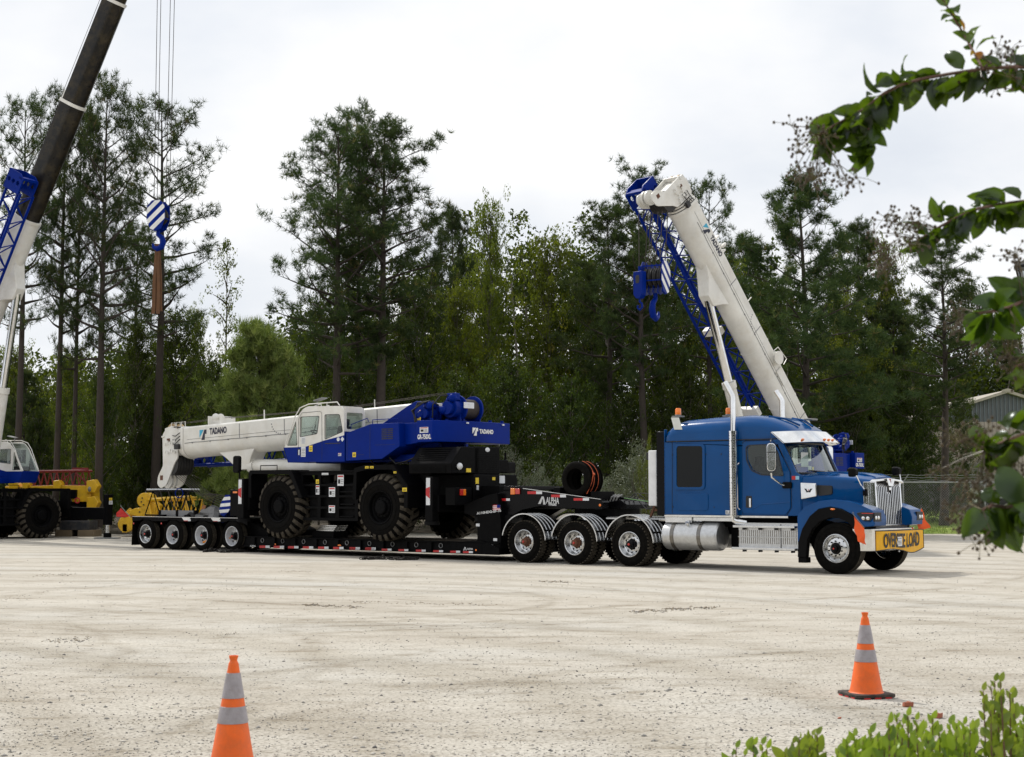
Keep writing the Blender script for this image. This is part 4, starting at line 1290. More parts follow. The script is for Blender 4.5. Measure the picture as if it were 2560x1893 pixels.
# fuel tank
strapm = mat('tank strap steel', (.20, .19, .175), .2, metal=1.0)
def tank(yc_, nm):
    m = M().mat(brush).lathe([(.001, -.05), (.15, -.045), (.29, -.02), (.325, .02), (.33, .04), (.33, 1.40), (.325, 1.42), (.29, 1.46), (.15, 1.485), (.001, 1.49)], (-4.46, yc_, .74), (1, 0, 0), 40)
    t_ = m.build(nm, None, truck, weld=False, ang=35)
    for x in (-4.22, -3.50):
        M().mat(strapm).lathe([(.332, 0), (.342, 0), (.342, .09), (.332, .09)], (x, yc_, .74), (1, 0, 0), 40).build('tank_strap', None, t_, weld=False)
    m = M().mat(chrome).tube((-3.78, yc_ - .2, .98), (-3.78, yc_ - .27, 1.06), .055, n=14)
    m.build('filler_cap', None, t_)
tank(.40, 'fuel_tank'); tank(2.10, 'fuel_tank')
# step box with two treads
m = M().mat(brush).box(-2.45, -.98, .16, .55, .46, 1.06)
m.mat(strapm)
for k in range(28): m.box(-2.45 + k * .0525, -2.435 + k * .0525, .155, .16, .60, .90)
m.mat(brush)
m.box(-2.46, -.97, .14, .16, .74, .755)
sb = m.build('step_box', None, truck, bev=.008)
M().mat(blkl).box(-1.40, -1.385, .15, .158, .48, 1.04).build('box_gap', None, sb)
for z, xx in ((.955, -2.52), (.47, -2.56)):
    m = M().mat(alu).box(xx, -.99, .02, .20, z, z + .05)
    m.mat(blkl)
    for k in range(4): m.box(-2.3 + k * .4, -2.27 + k * .4, .05, .2, z - .05, z)
    m.build('step', None, sb, bev=.006)
# exhaust stacks
def stack(y, zt):
    xx = -2.53
    m = M().mat(chrome).path([(xx, y, 1.08), (xx, y, 3.88), (xx - .02, y, 3.93), (xx - .10, y, 4.07), (xx - .19, y, 4.22)] if zt else [(xx, y, 1.08), (xx, y, 3.9), (xx - .03, y, 3.96), (xx - .16, y, 4.14)], .060, 20, cap=False)
    m.path([(xx, y, 1.12), (xx + .05, y + .02, 1.08), (xx + .25, y + .12, 1.05)], .07, 14)
    s0 = m.build('exhaust_stack', None, truck, weld=False, ang=50)
    m = M().mat(perf)
    m.lathe([(.095, 0), (.10, .005), (.10, 1.9), (.095, 1.905)], (xx, y, 1.2), (0, 0, 1), 28)
    m.mat(chrome).lathe([(.102, 0), (.102, .04)], (xx, y, 1.2), (0, 0, 1), 28).lathe([(.102, 0), (.102, .04)], (xx, y, 3.07), (0, 0, 1), 28)
    m.build('heat_shield', None, s0, weld=False)
pm, nt, N, L, b = nodes_of('perforated chrome')
cxx = coords(nt); mp = N.new('ShaderNodeMapping'); mp.inputs['Rotation'].default_value = (0, 0, 0)
vo = N.new('ShaderNodeTexVoronoi'); vo.inputs['Scale'].default_value = 17; vo.inputs['Randomness'].default_value = .15
L.new(cxx, vo.inputs[0])
L.new(ramp(nt, vo.outputs['Distance'], [(.28, (.03, .03, .03)), (.34, (.78, .78, .79))]), b.inputs['Base Color'])
L.new(ramp(nt, vo.outputs['Distance'], [(.28, (0, 0, 0)), (.34, (1, 1, 1))]), b.inputs['Metallic'])
b.inputs['Roughness'].default_value = .12
perf = pm
stack(.10, True); stack(2.40, False)
# beacons and lamp plate on the sleeper roof
for (xa, ya, y) in ((388, 172, .42), (748, 168, 2.2)):
    q = P3(A_, xa, ya, y)
    m = M().mat(steelg).box(q.x - .14, q.x + .14, y - .06, y + .06, q.z - .03, q.z)
    m.tube((q.x, y, q.z), (q.x, y, q.z + .03), .075, n=16)
    b_ = m.build('beacon_base', None, truck, bev=.004)
    M().mat(amber).lathe([(.068, 0), (.07, .03), (.066, .13), (.05, .15), (.001, .155)], (q.x, y, q.z + .03), (0, 0, 1), 20).build('beacon', None, truck)
m = M().mat(paper).prism([A_(350, 185, .30), A_(405, 185, .30), A_(420, 270, .24), A_(362, 270, .24)], .22, .235)
m.build('work_lamp_plate', None, truck, bev=.004)
M().mat(steelg).box(-1.55, -1.35, 1.6, 1.9, 3.38, 3.42).build('roof_vent', None, truck, bev=.01)
# door mirrors
def mirror(y, far):
    q0 = P3(A_, 1052, 468, -.12)
    m = M().mat(chrome).prism(rrect(-.10, .10, -.31, .31, .08, 5), -.06, .07)
    m.xf(lambda p: Vector((p.x * (1 - .1 * abs(p.z)), p.y, p.z)))
    ca, sa = math.cos(R(38 if not far else -30)), math.sin(R(38 if not far else -30))
    m.xf(lambda p: Vector((q0.x + p.x * ca - p.y * sa, y + p.x * sa + p.y * ca, q0.z + p.z)))
    mm = m.build('mirror', None, truck, bev=.02)
    m = M().mat(blkl).prism(rrect(-.09, .09, -.2, .2, .06, 5), -.075, -.061) if far else M().mat(blkl).box(-.095, .095, -.066, -.06, .10, .12)
    m.xf(lambda p: Vector((q0.x + p.x * ca - p.y * sa, y + p.x * sa + p.y * ca, q0.z + p.z)))
    m.build('mirror_trim', None, mm)
    s_ = 1 if not far else -1
    yd = .2 if not far else 2.3
    m = M().mat(chrome).path([(q0.x, y, q0.z - .34), (q0.x, y + .02 * s_, q0.z - .44), (q0.x + .12, y + .2 * s_, q0.z - .58), (q0.x + .2, yd, q0.z - .62)], .02, 8)
    m.path([(q0.x, y, q0.z + .36), (q0.x - .05, y + .1 * s_, q0.z + .40), (q0.x - .2, yd, q0.z + .3)], .014, 8)
    build_split(m, 'mirror_arm', None, mm)
    M().mat(plast).prism(rrect(q0.x + .12, q0.x + .34, q0.z - .68, q0.z - .54, .03), yd - .06 * s_, yd).build('mirror_mount', None, mm, bev=.01)
    M().mat(blkl).tube((q0.x, y, q0.z + .36), (q0.x, y, q0.z + .56), .004, n=5).build('antenna', None, mm)
mirror(-.12, False); mirror(2.62, True)
# hood mirrors
for y, xq in ((.30, .43), (2.16, .48)):
    q = P3(A_, 1645, 575, .15) if y < 1 else P3(A_, 1955, 568, 2.32)
    yh = .16 if y < 1 else 2.34
    m = M().mat(plast).loft([[(q.x + dx, yh + a_ * k_, q.z + b_ * k_) for a_, b_ in rrect(-.13, .13, -.10, .10, .05, 4)] for dx, k_ in ((-.08, .94), (-.05, 1), (.03, .85), (.07, .5))])
    mm = m.build('hood_mirror', None, truck, bev=.01)
    M().mat(chrome).path([(q.x + .05, yh, q.z - .07), (q.x + .11, yh + (.06 if y < 1 else -.06), q.z - .25), (q.x + .12, .44 if y < 1 else 2.06, q.z - .42)], .014, 7).build('mirror_stalk', None, mm)
    M().mat(plast).box(q.x + .08, q.x + .17, (.39 if y < 1 else 2.04), (.46 if y < 1 else 2.11), q.z - .5, q.z - .36).build('stalk_foot', None, mm, bev=.01)
m = M().mat(chrome).path([(-2.42, .17, 1.35), (-2.44, .10, 1.40), (-2.44, .10, 2.35), (-2.42, .17, 2.40)], .016, 8).build('grab_handle', None, truck)
for x, z in ((-4.2, 1.4), (-4.2, 2.6), (-3.3, 2.6), (-3.1, 1.4), (-2.9, 2.6)):
    M().mat(blkl).tube((x, .184, z), (x, .199, z), .012, n=8).build('body_rivet', None, truck)
for x in (-3.6, -2.2): M().mat(amber).ball((x, .19, 1.195), .035, 5, 1.3, .4, .6).build('side_marker', None, truck)
for k in range(5):
    y = .62 + k * .32
    M().mat(amber).ball((-1.36 - .10 * abs(k - 2) * .3, y, 3.255 - .012 * abs(k - 2)), .03, 5, 1.2, 1.2, .6).build('roof_lamp', None, truck) if False else None
# air lines behind the cab
m = M().mat(hose)
for k, c0 in enumerate((.9, 1.1, 1.3)):
    m.path([(-4.95, c0, 1.75 + .1 * k), (-5.15, c0, 1.45), (-5.4 - .1 * k, c0, 1.33), (-5.6, c0, 1.5 + .1 * k), (-5.75 - .06 * k, c0 + .05, 1.72), (-5.95, c0, 1.55), (-6.1, c0, 1.52)], .014, 6)
m.build('air_hose', None, truck)
m = M().mat(mat('green hose', (.08, .2, .05), .5)).path([(-5.0, .8, 1.65), (-5.3, .8, 1.52), (-5.7, .85, 1.56), (-6.05, .9, 1.6)], .012, 6)
m.build('air_hose', None, truck)

# ---------------------------------------------------------------- banner and warning flags
bn = thing('banner', 'yellow OVERSIZE LOAD banner strapped across the truck bumper', 'banner', RIG, (.9, 1.25, .5))
def bn_pt(t, e):
    y = .30 + 2.16 * t
    x = .835 + .04 * math.sin(PI * t) + .02 * math.sin(t * 9) * (1 - e) + (.05 * (t - .86) / .14 if t > .86 else 0)
    z0 = .50 - .05 * math.sin(PI * min(1, max(0, (t - .55) / .45))) + .03 * math.sin(t * 7)
    return (x - (.06 * (1 - t / .1) if t < .1 else 0), y, z0 + (.92 - z0) * e)
rings = [[bn_pt(i / 24, e / 6) for i in range(25)] for e in range(7)]
back = [[(p[0] - .012, p[1], p[2]) for p in r] for r in rings[::-1]]
M().mat(mat('yellow vinyl', (.85, .44, .006), .5, bmp=.3, bscale=8)).loft(rings + back + [rings[0]], cap=False, closed=False).build('banner_sheet', None, bn, ang=60)
tv, tf = text_mesh('OVERSIZE LOAD', .34, 1.66, .012)
mb = M().mat(blkl)
mb.add([Vector(bn_pt(.085 + p[0] / 2.0, 0)) * 0 + Vector((bn_pt(.085 + p[0] / 2.02, .4)[0] + .012, bn_pt(.085 + p[0] / 2.02, .4)[1], .565 + p[1] * .88 + .012 * math.sin(p[0] * 5))) for p in tv], tf)
mb.build('banner_lettering', None, bn, smooth=False)
m = M().mat(blkl).path([bn_pt(i / 24, 0) for i in range(25)], .010, 5).path([bn_pt(i / 24, 1) for i in range(25)], .010, 5).path([bn_pt(1, e / 4) for e in range(5)], .010, 5)
m.build('banner_edging', None, bn)
def flag(name, base, top, corners, label, fr=RIG, mt=None, grp='warning flags on the truck and trailer'):
    t = thing(name, label, 'flag', fr, base, grp)
    M().mat(steelg).tube(base, top, .009, n=6).build('staff', None, t)
    a, b, c, d = [Vector(p) for p in corners]
    n_ = 8
    rr = [[a.lerp(b, i / n_).lerp(d.lerp(c, i / n_), j / n_) + Vector((.03 * math.sin(j * 1.1 + i * .5), .03 * math.sin(i * .9 + j), 0)) * (j / n_) for i in range(n_ + 1)] for j in range(n_ + 1)]
    bk_ = [[p + Vector((.002, .004, 0)) for p in r] for r in rr[::-1]]
    M().mat(mt or orange).loft(rr + bk_ + [rr[0]], cap=False, closed=False).build('cloth', None, t, ang=80)
    M().mat(steelg).path([Vector(top) + Vector((.02 * math.cos(q), 0, .02 + .02 * math.sin(q))) for q in [i * .7 for i in range(10)]], .004, 5).build('ring', None, t)
flag('warning_flag', tuple(P3(H_, 1235, 890, .0)), tuple(P3(H_, 1075, 700, -.1)),
     [P3(H_, 1088, 735, -.08), P3(H_, 1230, 900, -.02), P3(H_, 1250, 1130, -.02), P3(H_, 1115, 1050, -.1)], 'orange flag hanging from the near end of the truck bumper')
flag('warning_flag', tuple(P3(H_, 1955, 850, 2.45)), tuple(P3(H_, 2030, 605, 2.6)),
     [P3(H_, 2030, 620, 2.58), P3(H_, 1970, 840, 2.47), P3(H_, 1998, 950, 2.5), P3(H_, 2140, 890, 2.75)], 'orange flag on the far end of the truck bumper above the grass')
# ================================================================ low trailer
trl = thing('lowboy_trailer', 'long black low-deck trailer carrying the crane, with white wheels at its rear', 'trailer', RIG, (-15, 1.3, 0))
TY0, TY1 = .05, 2.65
m = M().mat(black)
m.box(-19.3, -9.3, TY0 + .05, .30, .17, .44).box(-19.3, -9.3, 2.4, TY1 - .05, .17, .44)
m.box(-19.3, -9.3, TY0, .34, .44, .47).box(-19.3, -9.3, TY0 + .01, .12, .165, .20)
for k in range(18): m.box(-19.1 + k * .55, -18.95 + k * .55, .30, 2.4, .24, .42)
m.build('deck_beam', None, trl, bev=.006)
m = M().mat(mat('worn deck boards', (.10, .075, .05), .9, dirt=.6, dirtcol=(.2, .17, .13), bmp=.5, scale=4))
for k in range(8): m.box(-19.2, -9.4, .36 + k * .26, .60 + k * .26, .42, .462)
m.build('deck_boards', None, trl)
# side brackets (outriggers) and D rings along the beam
for k in range(11):
    x = -18.6 + k * .86
    M().mat(black).prism([(x, .2), (x + .16, .2), (x + .16, .44), (x, .44)], .045, .10).build('side_bracket', None, trl, bev=.005)
    M().mat(steelg).lathe([(.06, -.012), (.072, 0), (.06, .012), (.048, 0), (.06, -.012)], (x + .45, .085, .36), (0, 1, 0), 14).build('tie_ring', None, trl)
def reflector(f, x0, x1, y0, y1, y, par=trl):
    a = f(x0, (y0 + y1) / 2, y); b_ = f(x1, (y0 + y1) / 2, y)
    za = f(x0, y1, y)[1]; zb = f(x0, y0, y)[1]
    dz = b_[1] - a[1]
    xm = a[0] + (b_[0] - a[0]) * .6; zm = dz * .6
    m = M().mat(redr).prism([(a[0], za), (xm, za + zm), (xm, zb + zm), (a[0], zb)], y - .006, y)
    m.mat(whr).prism([(xm, za + zm), (b_[0], za + dz), (b_[0], zb + dz), (xm, zb + zm)], y - .006, y)
    m.build('reflector_strip', None, par, smooth=False)
for x in (1075, 1208, 1342, 1480, 1622, 1762, 1914, 2062): reflector(B_, x, x + 96, 1430 + (x - 1075) * .018, 1452 + (x - 1075) * .018, .03)
for x in (52, 200, 355, 512, 675, 838, 998, 1118): reflector(C_, x, x + 92, 1537 + (x - 52) * .03, 1556 + (x - 52) * .03, .03)
reflector(F_, 1118, 1222, 735, 762, -.01); reflector(F_, 1575, 1682, 740, 767, -.01)
q = P3(B_, 1818, 1428, .03)
M().mat(amber).ball(tuple(q), .05, 5, 1.4, .4, .5).build('side_lamp', None, trl)
for f, x, y in ((B_, 1222, 1418), (C_, 1238, 1560)):
    q = P3(f, x, y, .04); M().mat(amber).ball(tuple(q), .028, 5, 1, .4, 1).build('side_lamp', None, trl)
# rear bogie deck
m = M().mat(black).box(-24.1, -18.9, .0, 2.7, .90, .985)
sk = [(-24.12, .98), (-24.12, .86)]
for x in (-23.44, -22.12, -20.76, -19.38):
    sk += [(x - .46, .86)] + [(x + .50 * math.cos(R(a)), .46 + .50 * math.sin(R(a))) for a in (125, 105, 90, 75, 55)] + [(x + .46, .86)]
sk += [(-18.7, .78), (-18.7, .9), (-18.95, 1.0)]
m.prism(sk, -.01, .03)
m.build('rear_deck', None, trl, bev=.006)
m = M().mat(alu).box(-24.1, -18.95, -.015, .06, .988, 1.0)
m.build('deck_edge', None, trl)
for (a, b_) in ((1090, 1230), (1540, 1690), ):
    x0, x1 = F_(a, 700, 0)[0], F_(b_, 700, 0)[0]
    M().mat(alu).prism([(x0, .985), (x1, .985), (x1 - .12, .90), (x0 + .1, .90)], -.018, -.011).build('deck_gusset', None, trl, smooth=False)
M().mat(black).box(-24.15, -18.7, .55, .72, .55, .9).box(-24.15, -18.7, 1.98, 2.15, .55, .9).build('bogie_rail', None, trl, bev=.008)
M().mat(black).prism([(-19.0, .9), (-18.2, .62), (-18.2, .2), (-19.3, .2), (-19.3, .9)], .35, 2.35).build('rear_transition', None, trl, bev=.01)
for x in (-23.44, -22.12, -20.76, -19.38):
    st_ = 'deep' if x < -23 else 'white'
    wheel(trl, x, .0, .46, 1, .46, .25, .285, st_)
    wheel(trl, x, .30, .46, 1, .46, .25, .285, 'white')
    wheel(trl, x, 2.7, .46, -1, .46, .25, .285, 'white')
    wheel(trl, x, 2.40, .46, -1, .46, .25, .285, 'white')
    M().mat(black).tube((x, .3, .46), (x, 2.4, .46), .075, n=10).build('axle', None, trl)
m = M().mat(mat('orange strap', (.75, .24, .01), .7))
q = [P3(F_, a, b_, .12) for a, b_ in ((1770, 1075), (1800, 1040), (1850, 1015), (1895, 1012))]
m.path(q, .016, 6).build('hub_strap', None, trl)
m = M().mat(MT['orange strap']).path([P3(F_, a, b_, .12) for a, b_ in ((1415, 1090), (1440, 1085), (1470, 1068))], .03, 6).build('hub_strap', None, trl)
# mud flap, rail on the deck
M().mat(rubber).prism([(-24.17, .10), (-24.13, .95), (-24.11, .95), (-24.14, .10)], .02, .62).build('mud_flap', None, trl)
M().mat(rubber).prism([(-24.17, .10), (-24.13, .95), (-24.11, .95), (-24.14, .10)], 2.05, 2.68).build('mud_flap', None, trl)
m = M().mat(steelg).box(-23.35, -21.75, .50, .56, 1.0, 1.19)
m.mat(black).box(-23.45, -23.35, .48, .6, .985, 1.2).box(-22.6, -22.5, .48, .6, .985, 1.2).box(-21.75, -21.65, .48, .6, .985, 1.2).box(-23.15, -22.95, .3, .42, .985, 1.06).box(-21.95, -21.75, .3, .42, .985, 1.06)
m.build('deck_rail', None, trl, bev=.005)
for (a, b_) in ((335, 800), (765, 800)):
    q = P3(F_, a, b_, -.01); M().mat(redl).ball(tuple(q), .03, 5, 1, .4, 1).build('tail_lamp', None, trl)
# gooseneck
gn = [(-9.30, .99), (-9.16, 1.11), (-8.75, 1.30), (-8.17, 1.40), (-7.04, 1.34), (-6.29, 1.34), (-6.26, 1.50), (-6.35, 1.56), (-7.45, 1.68), (-8.57, 1.82), (-8.80, 1.84), (-9.45, 1.74), (-10.3, 1.45), (-10.3, .99)]
for y0 in (.30, 1.95):
    M().mat(blackg).prism(gn, y0, y0 + .28).build('gooseneck_beam', None, trl, bev=.008)
    M().mat(alu).bar((-8.7, y0 - .0, 1.838), (-6.32, y0, 1.572), .03, .012).build('beam_edge', None, trl)
m = M().mat(blackg)
for x in (-9.2, -8.5, -7.6, -6.7): m.box(x, x + .2, .58, 1.95, 1.32, 1.52)
m.box(-8.75, -6.4, .58, 1.95, 1.44, 1.47)
m.build('gooseneck_crossmember', None, trl)
m = M().mat(black).prism([(-10.06, .20), (-9.28, .18), (-9.28, .99), (-9.4, 1.72), (-9.75, 1.66), (-10.5, 1.42), (-10.5, 1.20), (-10.06, 1.1)], .12, 2.55)
m.prism([(-10.9, .17), (-9.28, .17), (-9.28, .34), (-9.9, .52), (-10.7, .47), (-10.9, .44)], .05, 2.65)
m.build('gooseneck_frame', None, trl, bev=.012)
M().mat(black).tube((-9.15, .24, 1.05), (-9.15, .34, 1.05), .13, n=20).build('pivot_pin', None, trl)
M().mat(blackg).box(-9.32, -8.80, .28, 2.3, 1.80, 1.90).build('lamp_beam', None, trl, bev=.01)
q = P3(D_, 350, 532, .28)
M().mat(amber).box(q.x - .10, q.x + .04, .262, .28, q.z - .08, q.z + .08).build('marker_lamp', None, trl, bev=.008)
M().mat(redl).box(q.x + .05, q.x + .2, .262, .28, q.z - .07, q.z + .07).build('marker_lamp', None, trl, bev=.008)
m = M().mat(blackg).prism([(-6.6, 1.34), (-5.95, 1.34), (-5.9, 1.44), (-6.1, 1.56), (-6.6, 1.48)], .8, 1.75).build('kingpin_plate', None, trl, bev=.01)
for k in range(5):
    M().mat(steelg).path([(-6.62 + .09 * k, .82, 1.47), (-6.55 + .09 * k, .82, 1.62), (-6.5 + .09 * k, .95, 1.68)], .022, 7).build('air_coupling', None, trl)
M().mat(black).box(-7.4, -6.2, .7, 1.8, 1.16, 1.34).build('neck_pad', None, trl)
for a in ((492, 642, 532, 560), (737, 890, 566, 594), (970, 1128, 602, 628)):
    reflector(D_, a[0], a[1], a[2], a[3], .295)
reflector(D_, 215, 310, 605, 630, .28)
q = P3(D_, 1240, 675, .295); M().mat(amber).ball(tuple(q), .035, 5, 1, .4, 1).build('side_lamp', None, trl)
# lettering and emblem on the neck
sil = mat('silver lettering', (.55, .56, .57), .45)
def emblemA(f, pts, y, nm='emblem'):
    m = M().mat(sil)
    for pl_ in pts: m.prism([f(a, b_, y) for a, b_ in pl_], y - .006, y)
    m.build(nm, None, trl, smooth=False)
emblemA(D_, [[(602, 662), (640, 585), (658, 585), (628, 662)], [(650, 600), (660, 585), (680, 668), (655, 668)]], .294)
a, b_ = P3(D_, 682, 655, .29), P3(D_, 818, 660, .29)
write(M().mat(sil), 'ALPHA', .155, a, b_ - a, TXU, (b_ - a).length, .006).build('trailer_lettering', None, trl, smooth=False)
a, b_ = P3(D_, 705, 676, .29), P3(D_, 790, 680, .29)
write(M().mat(sil), 'TRAILERS', .05, a, b_ - a, TXU, (b_ - a).length, .004).build('trailer_lettering', None, trl, smooth=False)
a, b_ = P3(C_, 1245, 1226, .11), P3(C_, 1475, 1198, .11)
write(M().mat(sil), 'A110HDG-SF-16', .06, a, b_ - a, TXU, (b_ - a).length, .004).build('model_lettering', None, trl, smooth=False)
emblemA(C_, [[(1120, 1563), (1133, 1530), (1140, 1530), (1130, 1563)], [(1138, 1540), (1142, 1532), (1152, 1563), (1144, 1563)]], .04)
a, b_ = P3(C_, 1155, 1556, .03), P3(C_, 1210, 1557, .03)
write(M().mat(sil), 'ALPHA', .045, a, b_ - a, TXU, (b_ - a).length, .003).build('trailer_lettering', None, trl, smooth=False)
a, b_ = P3(B_, 985, 1440, .03), P3(B_, 1040, 1441, .03)
write(M().mat(sil), 'ALPHA', .045, a, b_ - a, TXU, (b_ - a).length, .003).build('trailer_lettering', None, trl, smooth=False)
# striped flag decal
m = M(); x0, z0 = C_(1405, 1185, .11); x1, z1 = C_(1465, 1135, .11)
for k in range(7):
    m.mat(redr if k % 2 == 0 else whr).prism([(x0 - .05, z0 + (z1 - z0) * k / 7), (x1, z0 + (z1 - z0) * k / 7), (x1, z0 + (z1 - z0) * (k + 1) / 7), (x0, z0 + (z1 - z0) * (k + 1) / 7)], .112, .116)
m.mat(cblue).prism([(x1 - .1, z0 + (z1 - z0) * .45), (x1, z0 + (z1 - z0) * .45), (x1, z1), (x1 - .1, z1)], .106, .111)
m.build('flag_decal', None, trl, smooth=False)
for f, x, y in ((C_, 1255, 1322), (C_, 1418, 1460)):
    q = P3(f, x, y, .11); M().mat(whr).box(q.x - .06, q.x + .06, .112, .118, q.z - .04, q.z + .03).build('decal', None, trl, smooth=False)
# red flag at the tail
flag('warning_flag', tuple(P3(F_, 300, 715, -.02)), tuple(P3(F_, 135, 530, -.15)),
     [P3(F_, 135, 560, -.1), P3(F_, 270, 690, -.02), P3(F_, 190, 712, -.1), P3(F_, 45, 685, -.2)], 'red flag sticking out from the rear corner of the low trailer', mt=mat('red cloth', (.45, .02, .015), .8))

# spare tyres on the gooseneck with an orange strap
sx, sz_ = -7.12, 2.06
for k in range(3):
    t = M().mat(rubber)
    t.lathe(tyre_prof(.44, .262, .205, 4) + [(.30, .185), (.36, .16), (.36, .045), (.30, .02), (.262, .012)], (sx, .34 + k * .21, sz_ - (0 if k < 2 else .01)), (0, 1, 0), 44)
    o = t.build('spare_tyre', None, None, weld=False, ang=45)
    o.location = RIG.w((sx, .34 + k * .21, 1.6)); o.rotation_euler = (0, 0, RIG.a)
    for vv in o.data.vertices: vv.co = vv.co - Vector((sx, .34 + k * .21, 1.6))
    meta(o, ['worn spare tyre standing on the trailer neck, nearest of the three', 'middle of the three spare tyres standing on the trailer neck', 'farthest of the three spare tyres standing on the trailer neck'][k], 'tyre', 'spare tyres standing on the trailer neck')
st_ = thing('tie_strap', 'bright orange strap looped over the spare tyres', 'strap', RIG, (sx, .5, 1.6))
ora = mat('bright orange strap', (.55, .10, .03), .7)
for k, y in enumerate((.52, .70)):
    pts = [(sx + .452 * math.cos(R(a)), y + .0 * k, sz_ + .452 * math.sin(R(a))) for a in range(-42, 80, 8)]
    M().mat(ora).path(pts, .008, 5).build('webbing', None, st_)
M().mat(ora).path([(sx + .40, .52, sz_ + .2), (sx + .46, .47, sz_ + .12), (sx + .42, .45, sz_ - .1), (sx + .30, .42, sz_ - .36)], .012, 6).ball((sx + .46, .49, sz_ + .12), .035, 5).build('knot', None, st_)
# chock that holds the tyres
M().mat(black).box(-7.75, -7.55, .3, 1.0, 1.66, 1.86).box(-6.62, -6.4, .3, 1.0, 1.56, 1.76).build('tyre_chock', None, trl, bev=.01)

# chains lying on the ground
def chain(label, pts, n):
    t = thing('chain', label, 'chain', BASE, tuple(pts[0]), 'rusty chains on the ground')
    m = M().mat(mat('dark chain steel', (.022, .019, .017), .6, metal=.3))
    P_ = [Vector(p) for p in pts]
    for i in range(n):
        u = i / n * (len(P_) - 1); k = int(u); p = P_[k].lerp(P_[k + 1], u - k); d = (P_[k + 1] - P_[k]).normalized()
        p = p + Vector((rng.normal(0, .03), rng.normal(0, .05), .02 + abs(rng.normal(0, .02))))
        d = (d + Vector(rng.normal(0, .4, 3))).normalized()
        s_ = d.cross(Vector((0, 0, 1) if i % 2 else (.3, .2, 1))).normalized(); s_ = s_ if i % 2 else d.cross(s_)
        m.path([p + d * (.065 * math.cos(q)) + s_ * (.036 * math.sin(q)) for q in [j * 2 * PI / 8 for j in range(9)]], .014, 5, False)
    m.build('chain_links', None, t, weld=False)
chain('dark chain heap on the gravel below the rear trailer wheels', [G(508, 1381), G(540, 1379), G(556, 1382), G(600, 1381), G(640, 1379)], 90)
chain('dark chain lying on the gravel below the middle of the trailer deck', [G(908, 1400), G(950, 1399), G(1000, 1401), G(1045, 1400)], 60)

# tarps and planks on the trailer tail
def lump(name, c, sx_, sy_, sz_, mt, label, cat, seed):
    g_ = random.Random(seed); m = M().mat(mt)
    m.ball((0, 0, 0), 1, 12)
    def fn(p):
        n_ = 1 + .22 * math.sin(p.x * 4 + seed) * math.cos(p.y * 5 + seed) + .12 * math.sin(p.z * 9 + p.x * 7 + seed)
        return Vector((c[0] + p.x * sx_ * n_, c[1] + p.y * sy_ * n_, max(c[2], c[2] + p.z * sz_ * n_)))
    m.xf(fn)
    t = thing(name, label, cat, RIG, c)
    m.build('folded_cloth', None, t, ang=25); return t
q = P3(F_, 1330, 672, .7); lump('tarpaulin', (q.x, .7, .99), .45, .4, .14, mat('black tarp', (.015, .015, .015), .35, bmp=.8, bscale=9), 'crumpled black tarp on the trailer tail', 'tarp', 2)
q = P3(F_, 1620, 660, .8); lump('tarpaulin', (q.x, .8, .99), .75, .5, .30, mat('grey tarp', (.10, .10, .10), .3, bmp=.8, bscale=7), 'shiny grey tarp bundle beside the crane outrigger', 'tarp', 5)
t = thing('timber_plank', 'rust brown board leaning on the tarp bundle', 'plank', RIG, (-21, .9, 1.0))
M().mat(mat('brown board', (.28, .12, .05), .85)).bar(P3(F_, 1400, 650, .9), P3(F_, 1435, 520, 1.0), .12, .04).build('board', None, t, bev=.004)
t = thing('ramp_stack', 'stack of grey aluminium ramps on the low deck between the crane wheels', 'ramps', RIG, (-15.7, .9, .47))
for k in range(4): M().mat(alu).box(-16.2 + k * .06, -15.5 + k * .04, .35, .8, .66 + k * .045, .69 + k * .045).build('ramp', None, t, bev=.004)
M().mat(black).box(-16.3, -15.45, .3, .85, .46, .655).build('ramp_bracket', None, t)

# ---------------------------------------------------------------- lattice helpers
def lattice(m, a, b, w, h, n, rc, rd, up=(0, 0, 1), chords=True):
    a, b = Vector(a), Vector(b); d = (b - a).normalized(); u = Vector(up); u = (u - d * u.dot(d)).normalized(); s_ = d.cross(u)
    def c(t, i, j, k=1.0): return a.lerp(b, t) + s_ * (w / 2 * i) + u * (h / 2 * j)
    if chords:
        for i in (-1, 1):
            for j in (-1, 1): m.tube(c(0, i, j), c(1, i, j), rc, n=7)
    for k in range(n):
        t0, t1 = k / n, (k + 1) / n; tm = (t0 + t1) / 2
        for i in (-1, 1):
            m.tube(c(t0, i, -1), c(tm, i, 1), rd, n=5); m.tube(c(tm, i, 1), c(t1, i, -1), rd, n=5)
        for j in (-1, 1):
            m.tube(c(t0, -1, j), c(tm, 1, j), rd, n=5); m.tube(c(tm, 1, j), c(t1, -1, j), rd, n=5)

# black lattice boom with bright top chord lying behind the trailer tail
LF = Frame(0, 0, 0, 0)
a, b_ = W(388, 1228, 56.5), W(590, 1228, 52.0)
lb = thing('lattice_boom', 'black lattice boom section with a bright silver pole along its top, behind the trailer tail', 'boom section', BASE, (a.x, a.y, 0))
m = M().mat(black)
a0, b0 = Vector((a.x, a.y, a.z - .45)), Vector((b_.x, b_.y, b_.z - .45))
lattice(m, a0, b0, .8, .9, 5, .03, .022)
for t in (.15, .85): 
    c_ = a0.lerp(b0, t); m.bar(c_ + Vector((0, 0, -.45)), Vector((c_.x, c_.y, 0)), .2, .2)
m.build('lattice', None, lb)
M().mat(alu).tube(a + Vector((-.2, -.4, .05)), b_ + Vector((.1, -.4, .05)), .045, n=10).build('top_pole', None, lb)
M().mat(cblue).tube(b_ + Vector((.05, -.4, .05)), b_ + Vector((.9, -.6, .05)), .11, .09, n=12).build('pole_socket', None, lb)
c_ = W(448, 1233, 54)
